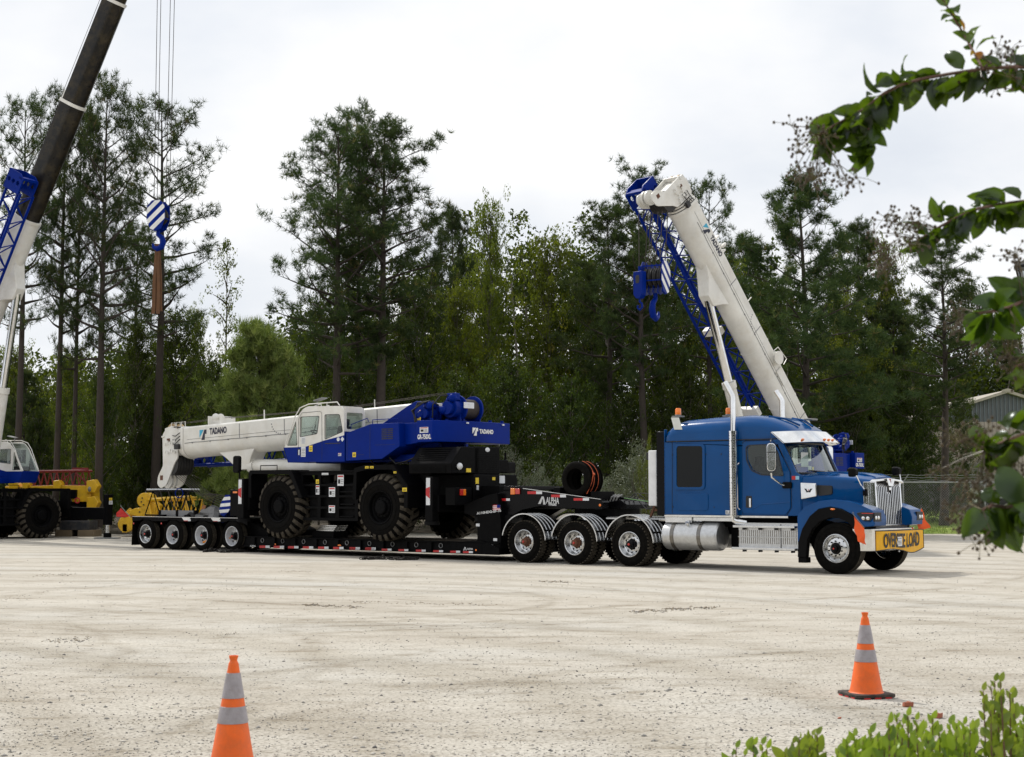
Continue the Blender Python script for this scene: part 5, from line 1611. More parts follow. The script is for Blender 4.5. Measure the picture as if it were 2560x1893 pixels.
M().mat(cblue).path([c_ + Vector((.14 * math.cos(q), 0, .17 * math.sin(q))) for q in [i * PI / 8 for i in range(17)]], .02, 6, False).build('hanging_ring', None, lb)
c_ = W(400, 1226, 54.5)
m = M().mat(rope)
for k in range(2):
    m.path([c_ + Vector((.3 * k + u * .75, 0, -.85 * math.sin(PI * u))) for u in [i / 8 for i in range(9)]], .022, 5)
m.build('hanging_rope', None, lb)

# yellow lattice section with a sheave head
def F_w(x, y, Y): return W(280 + x * .16115, 1180 + y * .16115, Y)
yb = thing('yellow_lattice_section', 'yellow lattice boom section with a round sheave head, lying behind the trailer tail', 'boom section', BASE, tuple(F_w(300, 900, 60)))
m = M().mat(yell)
lattice(m, F_w(700, 610, 60) , F_w(1750, 560, 60) + Vector((0, -4, 0)), 1.1, .9, 5, .075, .036)
m.build('lattice', None, yb)
m = M().mat(yell)
hd = [F_w(a, b_, 59.5) for a, b_ in ((720, 520), (650, 460), (620, 480), (560, 540), (380, 560), (290, 600), (280, 660), (420, 690), (720, 690))]
m.prism([(p.x, p.z) for p in hd], 59.3, 60.3)
c1 = F_w(500, 440, 59.3)
m.tube(c1, c1 + Vector((0, 1.0, 0)), .30, n=28)
c2 = F_w(215, 810, 59.2)
m.tube(c2, c2 + Vector((0, 1.0, 0)), .33, n=28)
m.bar(F_w(260, 720, 59.6), F_w(350, 620, 59.6), .5, .22, (0, 1, 0))
m.box(F_w(180, 0, 59.3).x, F_w(270, 0, 59.3).x, 59.2, 60.2, F_w(0, 940, 59.3).z, F_w(0, 800, 59.3).z)
m.build('sheave_head', None, yb, bev=.03)
m = M().mat(blkl)
for a, b_ in ((470, 405), (455, 465), (490, 510), (430, 620)): 
    c = F_w(a, b_, 59.28); m.tube(c, c + Vector((0, -.02, 0)), .03, n=8)
m.build('bolt_hole', None, yb)
for k, xx in enumerate((700, 1300)):
    t = thing('timber_block', ['squared timber propping the sheave end of the yellow lattice section', 'squared timber propping the middle of the yellow lattice section'][k], 'timber', BASE, (F_w(xx, 0, 59.6).x, 59.6, 0))
    M().mat(mat('weathered timber', (.22, .17, .11), .9, bmp=.4)).box(F_w(xx, 0, 59.6).x - .3, F_w(xx, 0, 59.6).x + .3, 59, 60.2, 0, F_w(0, 690, 59.6).z - .05).build('timber', None, t, bev=.01)

# ---------------------------------------------------------------- left background: yellow outrigger box, red lattice, steel slab
def K_w(x, y, Y): return W(x * .1816, 1080 + y * .1816, Y)
yo = thing('yellow_crane_frame', 'yellow steel crane frame with lugs behind the left crane wheel', 'crane part', BASE, tuple(K_w(1000, 1150, 61)))
m = M().mat(yell)
pts = [K_w(a, b_, 60.5) for a, b_ in ((70, 745), (500, 745), (740, 735), (1240, 740), (1250, 960), (1000, 965), (900, 800), (500, 772), (70, 772))]
m.prism([(p.x, p.z) for p in pts], 60.5, 61.9)
m.build('frame_plate', None, yo, bev=.02)
for (a, b_, s_) in ((1262, 745, .27), (1265, 975, .27), (785, 728, .2), (180, 735, .24), (350, 728, .16)):
    c = K_w(a, b_, 60.4); m = M().mat(yell)
    m.prism([(c.x - s_ * .8, c.z - s_), (c.x + s_ * .5, c.z - s_), (c.x + s_, c.z), (c.x + s_ * .4, c.z + s_), (c.x - s_ * .8, c.z + s_ * .8)] , 60.38, 60.9)
    m.build('lug', None, yo, bev=.03)
q0, q1 = K_w(955, 795, 60.4), K_w(1055, 915, 60.4)
M().mat(black).box(q0.x, q1.x, 60.3, 60.5, q1.z, q0.z).build('panel', None, yo, bev=.01)
c = K_w(1065, 945, 60.3)
M().mat(redr).path([c + Vector((.09 * math.cos(q), 0, .1 * math.sin(q))) for q in [i * PI / 6 for i in range(13)]], .025, 6, False).build('shackle', None, yo)
m = M().mat(black); a, b_ = K_w(1100, 1000, 60.6), K_w(300, 1000, 60.6)
m.box(b_.x, a.x, 60.6, 61.8, .35, K_w(0, 960, 60.6).z); m.build('support_frame', None, yo)
m = M().mat(steelg).ball(tuple(K_w(1232, 790, 60.2)), .1, 6, .7, .6, 1.1).build('work_lamp', None, yo)
rb = thing('red_lattice_section', 'dark red lattice boom section lying on the yellow frame', 'boom section', BASE, tuple(K_w(900, 750, 62)))
m = M().mat(mat('dark red paint', (.20, .018, .02), .5, dirt=.3, dirtcol=(.12, .05, .04)))
a, b_ = K_w(430, 650, 61.2), K_w(1225, 640, 61.2)
lattice(m, a, b_, .9, abs(K_w(0, 540, 61.2).z - K_w(0, 745, 61.2).z), 9, .05, .025)
m.bar(K_w(1000, 510, 61.2), K_w(1215, 510, 61.2), .12, .10).tube(K_w(800, 720, 60.8), K_w(1010, 540, 60.8), .035, n=6).tube(K_w(1020, 540, 60.8), K_w(1220, 735, 60.8), .035, n=6)
m.build('lattice', None, rb)
sb_ = thing('counterweight_slab', 'dark steel counterweight slab on timber blocks behind the left crane wheel', 'counterweight', BASE, tuple(K_w(1050, 1390, 60)))
q0, q1 = K_w(840, 1225, 59.6), K_w(1250, 1350, 59.6)
M().mat(mat('dark slab steel', (.03, .035, .045), .5, dirt=.4)).box(q0.x, q1.x, 59.4, 60.6, q1.z, q0.z).build('slab', None, sb_, bev=.02)
for k, xx in enumerate((800, 1110)):
    t = thing('timber_block', ['timber block under the left end of the steel slab', 'timber block under the right end of the steel slab'][k], 'timber', BASE, tuple(K_w(xx, 1390, 59.8)))
    q = K_w(xx, 1375, 59.6); M().mat(MT['weathered timber']).box(q.x - .05, q.x + .6, 59.35, 60.5, 0, K_w(0, 1350, 59.6).z).build('timber', None, t, bev=.01)
# ================================================================ rough terrain cranes
cyan = mat('cyan logo', (.04, .38, .58), .5)
navy = mat('dark logo', (.012, .014, .035), .5)
sheave = mat('dark sheave', (.02, .019, .018), .6)
ctyre = mat('big tyre rubber', (.0055, .0052, .005), .85, dirt=.25, dirtcol=(.018, .015, .011), scale=4, spec=.05)
inner_b = mat('inner boom paint', (.010, .009, .008), .30, spec=.25, dirt=.45, dirtcol=(.10, .075, .035), scale=1.6)

def big_wheel(par, x, ys, sgn, R0=.90, wd=.68, z=.88, steer=0):
    m = M().mat(ctyre)
    prof = [(.42, .05), (.45, .02), (.56, -.01), (.74, .0), (R0 - .10, .05), (R0 - .055, .09), (R0 - .05, wd - .09), (R0 - .10, wd - .05), (.74, wd), (.56, wd + .01), (.42, wd - .05)]
    m.lathe(prof, (x, ys, z), (0, sgn, 0), 56)
    m.lathe([(.58, -.012), (.595, -.022), (.61, -.012)], (x, ys, z), (0, sgn, 0), 56).lathe([(.70, -.004), (.712, -.014), (.725, -.003)], (x, ys, z), (0, sgn, 0), 56)
    m.mat(rubberd)
    n = 24
    for row in (0, 1):
        for k in range(n):
            a0 = 2 * PI * (k + .5 * row) / n
            ya, yb = (.0, .36) if row == 0 else (wd, wd - .36)
            pts = []
            for t, rr, hh in ((0, R0 - .15, .02), (.18, R0 - .03, .05), (.35, R0, .055), (1, R0, .05)):
                ang_ = a0 + .20 * t * 1.0
                yy = ys + sgn * (ya + (yb - ya) * t)
                pts.append((Vector((x + rr * math.cos(ang_), yy, z + rr * math.sin(ang_))), ang_))
            rings = []
            for p, an in pts:
                tg = Vector((-math.sin(an), 0, math.cos(an))); rd = Vector((math.cos(an), 0, math.sin(an)))
                rings.append([p + tg * .055 , p - tg * .055, p - tg * .065 - rd * .09, p + tg * .065 - rd * .09])
            m.loft(rings)
    w_ = m.build('wheel', None, par, weld=False, ang=40)
    m = M().mat(black)
    m.lathe([(.43, .03), (.45, .01), (.44, .0), (.41, .02), (.40, .12), (.36, .16), (.30, .14), (.27, .10), (.20, .09), (.19, .02), (.16, .0), (.001, .0)], (x, ys, z), (0, sgn, 0), 40)
    for k in range(12):
        a = 2 * PI * k / 12
        c = Vector((x + .245 * math.cos(a), ys + sgn * .10, z + .245 * math.sin(a))); m.tube(c, c + Vector((0, -sgn * .03, 0)), .018, n=6)
    m.build('rim', None, w_, weld=False, ang=30)
    return w_

def sticker(par, x, z, w_, h, y, kind='w', sgn=1, nm='warning_label', rows=3):
    """small label lying on a side facing +y (sgn=1)"""
    o = .004 * sgn
    def bx(m, x0, x1, z0, z1, d): m.box(x0, x1, min(y, y + o * d), max(y, y + o * d), z0, z1)
    m = M().mat(yells if kind == 'y' else whr)
    bx(m, x, x + w_, z, z + h, 1)
    if kind == 'w':
        m.mat(redr); bx(m, x + w_ * .08, x + w_ * .92, z + h * .80, z + h * .93, 2)
        m.mat(blkl); bx(m, x + w_ * .55, x + w_ * .88, z + h * .2, z + h * .6, 2)
        m.mat(steelg)
        for k in range(rows): bx(m, x + w_ * .1, x + w_ * .45, z + h * (.15 + .18 * k), z + h * (.22 + .18 * k), 2)
    elif kind == 'y':
        m.mat(blkl)
        for k in range(2): bx(m, x + w_ * .15, x + w_ * .8, z + h * (.25 + .3 * k), z + h * (.36 + .3 * k), 2)
    else:
        m.mat(steelg)
        for k in range(rows + 2): bx(m, x + w_ * .12, x + w_ * .88, z + h * (.1 + .16 * k), z + h * (.15 + .16 * k), 2)
    m.build(nm, None, par, smooth=False)

def u_sec(u, hw, top, bot, s=1.0):
    """boom section: flat top, rounded belly"""
    pts = [(-hw, top - .05), (-hw + .05, top), (hw - .05, top), (hw, top - .05)]
    zb = bot + hw * .95
    for i in range(9):
        a = -PI * i / 8
        pts.append((hw * math.cos(a) , zb + (zb - bot) * math.sin(a)))
    return [(u, p[0], p[1]) for p in pts]

def crane(tag_, fr, at, label, deg, jib_w=0.0, ext=None, outrig=False, wheel_x=(2.0, -2.0), detail=True, z0=0.0, slew=0.0, reach=0.0, LB=10.0, jib_u=.45):
    """x forward (the way the boom points), y to the operator's left, z above the tyre contact"""
    root = thing('mobile_crane', label, 'crane', fr, at, 'white and blue rough terrain cranes')
    if z0: pass
    wf, wr = wheel_x
    sh = (wf - 2.0)
    # ---- carrier
    m = M().mat(black)
    m.box(-5.2 + (wr + 2.0), 3.9 + sh, -.55, .55, .75, 1.45)
    m.box(wr + 1.0, wf - 1.0, -1.35, 1.35, .55, 1.55)
    m.build('chassis', None, root, bev=.02)
    for s in (-1, 1):
        def yb(a, b_): return (min(a * s, b_ * s), max(a * s, b_ * s))
        # side body between the wheels, a frame with recessed step bays
        x0, x1 = wr + 1.0, wf - .72
        nb_ = 3
        holes = []
        for k in range(nb_):
            for j in range(4):
                hx0 = x0 + .12 + k * (x1 - x0 - .1) / nb_; hx1 = hx0 + (x1 - x0 - .1) / nb_ - .12
                holes.append([(hx0, .58 + j * .31), (hx1, .58 + j * .31), (hx1, .83 + j * .31), (hx0, .83 + j * .31)])
        y0, y1 = yb(1.40, 1.46)
        m = M().mat(black).panel([(x0, .5), (x1, .5), (x1, 1.86), (x0, 1.86)], holes, y0, y1)
        m.mat(steelg if False else black)
        sp = m.build('side_frame', None, root, bev=.006)
        for k in range(3):
            M().mat(plast).box(x0 + .2, x0 + .9, *yb(1.32, 1.44), .6 + k * .34, .63 + k * .34).build('step', None, sp)
        y0, y1 = yb(.55, 1.5)
        M().mat(black).box(x0, x1, y0, y1, 1.84, 1.88).build('deck_plate', None, root, bev=.008)
        # fenders
        for cx_, pts in ((wf, [(wf + 1.22, 1.15), (wf + 1.22, 1.84), (wf + 1.16, 1.90), (wf - .52, 1.90), (wf - .62, 1.82), (wf - 1.02, 1.14)]),
                         (wr, [(wr + 1.0, 1.1), (wr + .95, 1.92), (wr + .55, 2.0), (wr - .5, 2.0), (wr - 1.02, 1.45), (wr - 1.02, .87)])):
            ins = shrink(pts, .09)
            y0, y1 = yb(.95, 1.66)
            m = M().mat(black)
            rings_o = [[(p[0], y, p[1]) for p in pts] for y in (y0, y1)]
            k_ = len(pts)
            for i in range(k_ - 1):
                a, b_ = pts[i], pts[i + 1]
                m.bar((a[0], (y0 + y1) / 2, a[1]), (b_[0], (y0 + y1) / 2, b_[1]), y1 - y0, .03, (0, 0, 1) if abs(a[1] - b_[1]) < abs(a[0] - b_[0]) else (1, 0, 0))
            # outer skirt following the wheel arch
            yk0, yk1 = yb(1.635, 1.67)
            mid_ = Vector((cx_, .9)); inn = [tuple(mid_ + (Vector(p) - mid_) * (1 - .13 / (Vector(p) - mid_).length)) for p in pts]
            m.prism(pts + inn[::-1], yk0, yk1)
            m.build('fender', None, root, bev=0)
    for x in wheel_x:
        for s in (-1, 1): big_wheel(root, x, 1.65 * s, -s)
        M().mat(black).tube((x, -1.1, .88), (x, 1.1, .88), .2, n=14).ball((x, .25, .88), .33, 7).build('axle', None, root)
    # hoses and tread plates between the wheels
    for s in (-1, 1):
        for k in range(3):
            M().mat(hose).path([(wr + 1.1, (1.3 - .12 * k) * s, 1.45), (wr + 1.9, (1.34 - .1 * k) * s, 1.2 + .06 * k), (wf - 1.0, (1.3 - .1 * k) * s, 1.4)], .02, 5).build('carrier_hose', None, root)
        M().mat(black).path([(wf + .9, 1.5 * s, 1.9), (wf + .9, 1.5 * s, 2.05), (wf + .2, 1.5 * s, 2.05), (wf + .2, 1.5 * s, 1.9)], .015, 6).build('deck_handle', None, root) if s > 0 else None
    # outriggers
    for x in (wf + 1.45, wr - 1.85):
        M().mat(black).box(x - .22, x + .22, -1.62, 1.62, .78, 1.22).build('outrigger_box', None, root, bev=.01)
        for s in (-1, 1):
            down = outrig
            yj = 1.63 * s + reach * s if (down and x > 0) else 1.63 * s
            m = M().mat(black).box(x - .13, x + .13, yj - .13, yj + .13, .52, 1.68)
            if down: m.box(x - .15, x + .15, min(1.4 * s, yj), max(1.4 * s, yj), .72, 1.18)
            oj = m.build('outrigger_jack', None, root, bev=.02)
            if down:
                M().mat(alu).tube((x, yj, .12), (x, yj, .55), .09, n=16).build('jack_rod', None, oj)
                M().mat(black).tube((x, yj, .05), (x, yj, .22), .15, n=16).build('jack_foot', None, oj)
                M().mat(steelg).tube((x, yj, 0), (x, yj, .05), .50, n=28).build('float_pad', None, oj)
            else:
                M().mat(plast).tube((x, 1.63 * s, .44), (x, 1.63 * s, .53), .2, n=20).build('float_pad', None, oj)
    if outrig:
        pass
        for s in (-1,):
            yl = s * (1.76 + reach) + .0
            sticker(root, wf + 1.40, 1.45, .14, .1, yl, 'y', s); sticker(root, wf + 1.40, 1.3, .16, .14, yl, 'p', s)
    # rear engine housing, radiator block, lamps
    ex = wr + 2.0
    m = M().mat(black)
    sec = [(1.60, 1.76), (1.62, 2.02), (1.22, 2.46), (.5, 2.46), (.5, 1.76)]
    m.prism(sec, ex - 4.5, ex - 3.0, 'x'); m.build('engine_hood', None, root, bev=.03)
    m = M().mat(plast)
    for k in range(6): m.box(ex - 4.2, ex - 3.2, 1.28 + .05 * k, 1.30 + .05 * k, 2.415 - .056 * k, 2.43 - .056 * k)
    for k in range(7): m.box(ex - 4.3, ex - 3.1, 1.612, 1.63, 1.79 + k * .03, 1.80 + k * .03)
    m.build('hood_grille', None, root)
    m = M().mat(black).box(ex - 4.5, ex - 3.0, -.35, .72, 1.75, 2.48).box(ex - 4.6, ex - 3.0, -.95, .85, .95, 1.75).box(ex - 4.4, ex - 4.0, -.85, -.35, 1.8, 2.15)
    m.build('engine_housing', None, root, bev=.03)
    m = M().mat(plast)
    for k in range(9): m.box(ex - 4.515, ex - 4.5, -.25, .60, 1.85 + k * .055, 1.87 + k * .055)
    m.box(ex - 4.62, ex - 4.6, -.2, .4, 1.3, 1.42)
    m.build('radiator_grille', None, root)
    M().mat(whr).ball((ex - 4.51, .18, 2.40), .06, 6, .15, 1.6, 1).build('badge', None, root)
    m = M().mat(black).box(ex - 4.62, ex - 4.3, .95, 1.62, .95, 1.4); m.build('rear_bumper', None, root, bev=.01)
    for y, mt in ((1.42, amber), (1.52, redl)):
        M().mat(mt).box(ex - 4.66, ex - 4.62, y - .2, y - .08, 1.20, 1.36).build('tail_lamp', None, root, bev=.01)
        M().mat(mt).box(ex - 4.66, ex - 4.62, -y + .08, -y + .2, 1.20, 1.36).build('tail_lamp', None, root, bev=.01)
    M().mat(whr).ball((ex - 4.55, 1.35, 1.95), .09, 6, .8, 1, 1).build('reversing_mirror', None, root)
    M().mat(plast).prism(rrect(ex - 4.35, ex - 4.05, 1.8, 2.1, .05), -1.2, -.9).tube((ex - 4.2, -.95, 2.1), (ex - 4.2, -.95, 2.35), .03, n=8).build('air_cleaner', None, root)
    # ---- upper works
    M().mat(black).tube((0, 0, 1.45), (0, 0, 2.12), .82, n=40).build('turntable', None, root)
    m = M().mat(cblue)
    m.box(-3.2, 1.2, -.95, .95, 2.10, 2.30)
    m.prism([(-.50, 2.14), (-.50, 2.90), (-1.43, 3.13), (-2.49, 3.13), (-2.52, 2.50), (-1.87, 2.17)], .72, 1.45)
    m.prism([(-2.26, 2.51), (-2.26, 3.13), (-3.05, 3.13), (-3.05, 2.6)], .6, 1.22)
    m.prism([(-.4, 2.14), (-.4, 2.9), (-1.4, 3.05), (-2.5, 3.05), (-2.5, 2.5), (-1.9, 2.17)], -1.40, -.72)
    m.build('upper_body', None, root, bev=.02)
    for s in (-1, 1):
        y0, y1 = (min(.46 * s, .56 * s), max(.46 * s, .56 * s))
        M().mat(cblue).prism([(-1.0, 2.3), (-1.02, 3.18), (-2.02, 3.66), (-2.29, 3.76), (-2.75, 3.72), (-3.1, 3.35), (-3.15, 2.3)], y0, y1).build('boom_support', None, root, bev=.015)
    m = M().mat(blkl)
    for k in range(6): m.box(-2.06, -1.86, 1.45, 1.456, 2.70 + k * .052, 2.728 + k * .052).box(-2.28, -2.08, 1.45, 1.456, 2.70 + k * .052, 2.728 + k * .052)
    m.build('vent_slots', None, root, smooth=False)
    m = M().mat(cblue).path([(-.62, 1.38, 3.02), (-.64, 1.38, 3.14), (-1.25, 1.38, 3.29), (-1.3, 1.38, 3.2)], .012, 6).path([(-1.45, 1.38, 3.13), (-1.45, 1.38, 3.24), (-2.4, 1.38, 3.25), (-2.4, 1.38, 3.13)], .012, 6)
    m.build('hand_rail', None, root)
    # counterweight
    cwp = [(-3.08, 1.40), (-3.64, 1.40), (-3.70, 1.32), (-3.98, .2), (-4.0, -.3), (-3.95, -1.45), (-3.85, -1.55), (-3.1, -1.50)]
    cw = M().mat(cblue).prism(cwp, 2.60, 3.17, 'z').build('counterweight', None, root, bev=.018)
    for (x, y) in ((-3.35, 1.1), (-3.45, .6), (-3.7, -.9), (-3.75, -1.35)): M().mat(cblue).tube((x, y, 3.17), (x, y, 3.24), .05, n=10).build('lifting_eye', None, cw)
    # winches
    for (x, ya, yb_, rr, z) in ((-3.0, 1.02, -.2, .27, 3.38), (-3.55, .72, -.35, .36, 3.52)):
        m = M().mat(cblue)
        for y in (yb_, ya - .42): m.tube((x, y - .03, z), (x, y + .03, z), rr, n=28)
        m.tube((x, ya - .42, z), (x, ya - .1, z), rr * .72, n=20).tube((x, ya - .1, z), (x, ya + .02, z), rr * .5, n=16)
        m.box(x - .2, x + .2, yb_ - .09, yb_ - .04, 3.1, z).box(x - .2, x + .2, ya - .38, ya - .30, 3.1, z + rr * .7)
        m.tube((x + .1, ya - .15, z + rr * .5), (x - .15, ya - .25, z + rr * 1.0), .09, n=10).ball((x - .12, ya - .1, z + rr * .75), .12, 6).ball((x + .14, ya - .02, z - .05), .13, 6).box(x - .2, x + .05, ya - .3, ya - .05, z + rr * .6, z + rr * 1.1)
        wn = m.build('winch', None, root, bev=.008)
        M().mat(rope).tube((x, yb_ + .03, z), (x, ya - .45, z), rr * .74, n=24).build('rope_drum', None, wn)
    M().mat(whr).prism(rrect(-3.80, -3.55, 3.48, 3.62, .04), .86, .88).build('mirror_panel', None, root) if False else None
    m = M().mat(whr).box(-4.08, -4.05, .22, .62, 3.50, 3.66).build('rear_mirror', None, root, bev=.01)
    m = M().mat(hose)
    for k in range(3): m.path([(-2.75 - .05 * k, 1.1, 3.15), (-2.72, 1.12 + .04 * k, 3.45), (-2.85 - .1 * k, 1.1, 3.66), (-3.1, .9, 3.72), (-3.25, .7, 3.6)], .022, 6)
    m.path([(-3.2, .9, 3.2), (-3.25, .95, 3.6), (-3.4, .8, 3.85), (-3.6, .6, 3.86)], .02, 6)
    m.build('winch_hose', None, root)
    m = M().mat(blkl)
    for x in (-.56, -1.43): m.box(x, x + .008, 1.45, 1.454, 2.2, 2.95 if x > -1 else 3.1)
    m.box(-1.2, -.75, 1.45, 1.454, 2.30, 2.306).box(-2.35, -1.6, 1.45, 1.454, 2.55, 2.556)
    m.xf(lambda p: p); build_split(m, 'panel_gap', None, root, smooth=False)
    for (x, y, z) in ((-2.0, 1.3, 2.22), (-1.2, 1.2, 2.16)): M().mat(hose).path([(x, y, z), (x - .2, y - .05, z - .18), (x - .5, y - .1, z - .12), (x - .7, y - .3, z)], .022, 6).build('slung_hose', None, root)
    # ---- cab
    y0, y1 = .62, 1.45
    prof = rpoly([(1.97, 2.56), (1.44, 3.42), (1.20, 3.64), (1.0, 3.70), (-.30, 3.66), (-.42, 3.55), (-.45, 2.14), (1.78, 2.14)], .07, 4)
    w1 = rpoly([(1.50, 3.28), (1.44, 2.62), (1.83, 2.62)], .04, 3)
    w2 = rpoly([(1.30, 3.40), (.56, 3.40), (.64, 2.92), (1.31, 2.85)], .05, 4)
    w3 = rpoly([(.32, 3.43), (-.24, 3.42), (-.37, 2.95), (.31, 2.76)], .05, 4)
    m = M().mat(cwhite)
    for a, b_ in ((y0, y0 + .05), (y1 - .05, y1)): m.panel(prof, [w1, w2, w3], a, b_)
    m.box(-.3, 1.05, y0 + .05, y1 - .05, 3.62, 3.66)
    m.panel([(y0 + .05, 2.15), (y1 - .05, 2.15), (y1 - .05, 3.62), (y0 + .05, 3.62)], [rrect(y0 + .10, y1 - .10, 3.02, 3.48, .05)], -.43, -.38, 'x')
    m.box(1.76, 1.80, y0 + .05, y1 - .05, 2.15, 2.3)
    m.mat(greyint).box(-.38, 1.75, y0 + .05, y1 - .05, 2.15, 2.2)
    cab = m.build('cab', None, root, bev=.012)
    # blue lower half of the cab as its own skin
    low = rpoly([(1.99, 2.56), (1.79, 2.12), (-.47, 2.12), (-.47, 2.88), (1.11, 2.56)], .03, 3)
    m = M().mat(cblue)
    w1c = None
    m.prism([(1.985, 2.555), (1.79, 2.125), (-.462, 2.125), (-.462, 2.85), (-.37, 2.83), (.31, 2.725), (1.11, 2.555)], y1, y1 + .008).prism([(1.985, 2.555), (1.79, 2.125), (-.462, 2.125), (-.462, 2.85), (-.37, 2.83), (.31, 2.725), (1.11, 2.555)], y0 - .008, y0)
    m.loft([[(1.80, y, 2.125), (1.99, y, 2.545), (1.965, y, 2.56), (1.775, y, 2.125)] for y in (y0 - .008, y1 + .008)])
    m.box(-.47, -.455, y0 - .008, y1 + .008, 2.125, 2.95)
    m.build('cab_lower_skin', None, cab, bev=0)
    m = M().mat(gl_cab)
    for y in (y0 + .02, y1 - .03):
        for w_ in (w1, w2, w3): m.prism(w_, y, y + .006)
    m.prism(rrect(y0 + .10, y1 - .10, 3.02, 3.48, .05), -.41, -.404, 'x')
    m.loft([[(1.955, y, 2.58), (1.44, y, 3.41), (1.20, y, 3.63), (1.19, y, 3.62), (1.43, y, 3.40), (1.945, y, 2.575)] for y in (y0 + .05, y1 - .05)])
    m.build('cab_window', None, cab)
    m = M().mat(blkl)
    for w_ in (w1, w2, w3):
        m.panel(shrink(w_, -.02), [w_], y1, y1 + .006); m.panel(shrink(w_, -.02), [w_], y0 - .006, y0)
    m.build('window_seal', None, cab, smooth=False)
    m = M().mat(blkl)
    for pts in ([(.42, 2.16), (.42, 2.5), (.45, 3.5), (.52, 3.54), (1.25, 3.52), (1.38, 3.35), (1.38, 2.2)], ):
        m.path([(p[0], y1 + .008, p[1]) for p in pts], .005, 4)
    m.build('door_seam', None, cab)
    m = M().mat(blkl).box(1.28, 1.40, y1 + .008, y1 + .014, 2.33, 2.50)
    m.mat(chrome).box(1.30, 1.33, y1 + .014, y1 + .04, 2.33, 2.48).build('door_handle', None, cab)
    m = M().mat(blkl).box(-.30, .30, y1 + .008, y1 + .016, 2.62, 2.645).build('slide_rail', None, cab)
    m = M().mat(seatm).box(-.05, .45, .82, 1.3, 2.5, 2.62).prism([(-.05, 2.55), (.10, 2.55), (.0, 3.12), (-.14, 3.12)], .84, 1.28).prism([(-.03, 3.1), (-.12, 3.1), (-.16, 3.32), (-.06, 3.32)], .93, 1.19)
    m.build('operator_seat', None, cab, bev=.035)
    m = M().mat(plast).box(1.2, 1.6, .8, 1.3, 2.2, 2.75).path([(1.05 + .16 * math.cos(q), 1.05 + .19 * math.sin(q), 2.98 + .06 * math.cos(q)) for q in [i * PI / 8 for i in range(17)]], .015, 6, False).tube((1.25, 1.05, 2.7), (1.08, 1.05, 2.96), .03, n=8)
    m.build('steering_console', None, cab)
    m = M().mat(cwhite).path([(1.90, y1 + .03, 2.62), (1.50, y1 + .03, 3.42), (1.30, y1 + .03, 3.66), (1.0, y1 - .02, 3.76), (-.1, y1 - .05, 3.78), (-.2, y1 - .05, 3.68)], .016, 6)
    m.path([(1.90, y0, 2.62), (1.52, y0, 3.44), (1.3, y0, 3.70), (1.0, y0 + .02, 3.76)], .016, 6).path([(.3, y1 - .05, 3.68), (.3, y1 - .05, 3.78)], .012, 6)
    m.build('cab_guard_rail', None, cab)
    M().mat(blkl).path([(1.70, 1.2, 2.95), (1.86, 1.05, 2.72), (1.96, 1.0, 2.6)], .012, 5).build('wiper', None, cab)
    m = M().mat(steelg).tube((.9, 1.2, 3.70), (.9, 1.2, 3.88), .02, n=8).bar((.95, 1.2, 3.86), (.6, 1.2, 3.93), .22, .03)
    m.build('roof_lamp', None, cab)
    # ---- boom (own axes: u out along the boom, w up)
    th = R(deg); ct, st = math.cos(th), math.sin(th); PX, PZ = -2.1, 3.25
    def bt(p): return Vector((PX + p[0] * ct - p[2] * st, p[1], PZ + p[0] * st + p[2] * ct))
    def bb(name, m, par=None, **k):
        m.xf(bt); return m.build(name, None, par or root, **k)
    boom = bb('boom', M().mat(cwhite).loft([u_sec(-.35, .40, .47, -.50), u_sec(LB - .12, .40, .47, -.50)]).loft([u_sec(LB - .12, .425, .495, -.53), u_sec(LB, .425, .495, -.53)]), ang=35, bev=.012)
    m = M().mat(blkl)
    m.box(.6, LB - .3, .402, .405, .058, .066)
    bb('boom_seam', m, boom, smooth=False)
    m = M().mat(steelg)
    for s in (1,):
        m.path([(.8 + k * .45, .408, -.06 + .012 * (k % 2) + .01) for k in range(21)], .010, 4)
        for k in range(11): m.box(.9 + k * .85, .95 + k * .85, .402, .42, -.07, -.03)
    bb('boom_cable', m, boom)
    off = 0.0
    if ext is None:
        # retracted inner sections show as nested collars
        m = M()
        for k in range(4):
            m.mat(cwhite).loft([u_sec(LB + .03 + k * .09, .40 - k * .03, .46 - k * .03, -.50 + k * .035), u_sec(LB + .085 + k * .09, .40 - k * .03, .46 - k * .03, -.50 + k * .035)])
            m.mat(blkl).loft([u_sec(LB - .01 + k * .09, .36 - k * .03, .42 - k * .03, -.46 + k * .035), u_sec(LB + .04 + k * .09, .36 - k * .03, .42 - k * .03, -.46 + k * .035)])
        bb('boom_collar', m, root, ang=35)
        H = LB + .25
    else:
        u0 = LB
        for k, u1 in enumerate(ext):
            hw, tp, bo = .36 - .03 * k, .42 - .03 * k, -.46 + .035 * k
            sec_ = bb('boom_section', M().mat(inner_b).loft([u_sec(u0 - .5, hw, tp, bo), u_sec(u1, hw, tp, bo)]), root, ang=35)
            m = M().mat(cwhite).loft([u_sec(u1 - .12, hw + .025, tp + .03, bo - .03), u_sec(u1, hw + .03, tp + .04, bo - .04)])
            m.box(u1 - .1, u1 + .3, -.2, .2, tp, tp + .12)
            bb('section_collar', m, sec_, ang=35)
            u0 = u1
        H = u0
    # boom head
    for s in (-1, 1):
        ya, yb_ = (min(.30 * s, .35 * s), max(.30 * s, .35 * s))
        m = M().mat(cwhite).prism(rpoly([(H - .05, .42), (H + .25, .52), (H + .62, .42), (H + .74, .28), (H + .72, -.70), (H + .98, -1.02), (H + 1.02, -1.28), (H + .84, -1.42), (H + .55, -1.32), (H + .12, -.62), (H - .02, -.5)], .08, 3), ya, yb_)
        bb('head_plate', m, root, bev=.012)
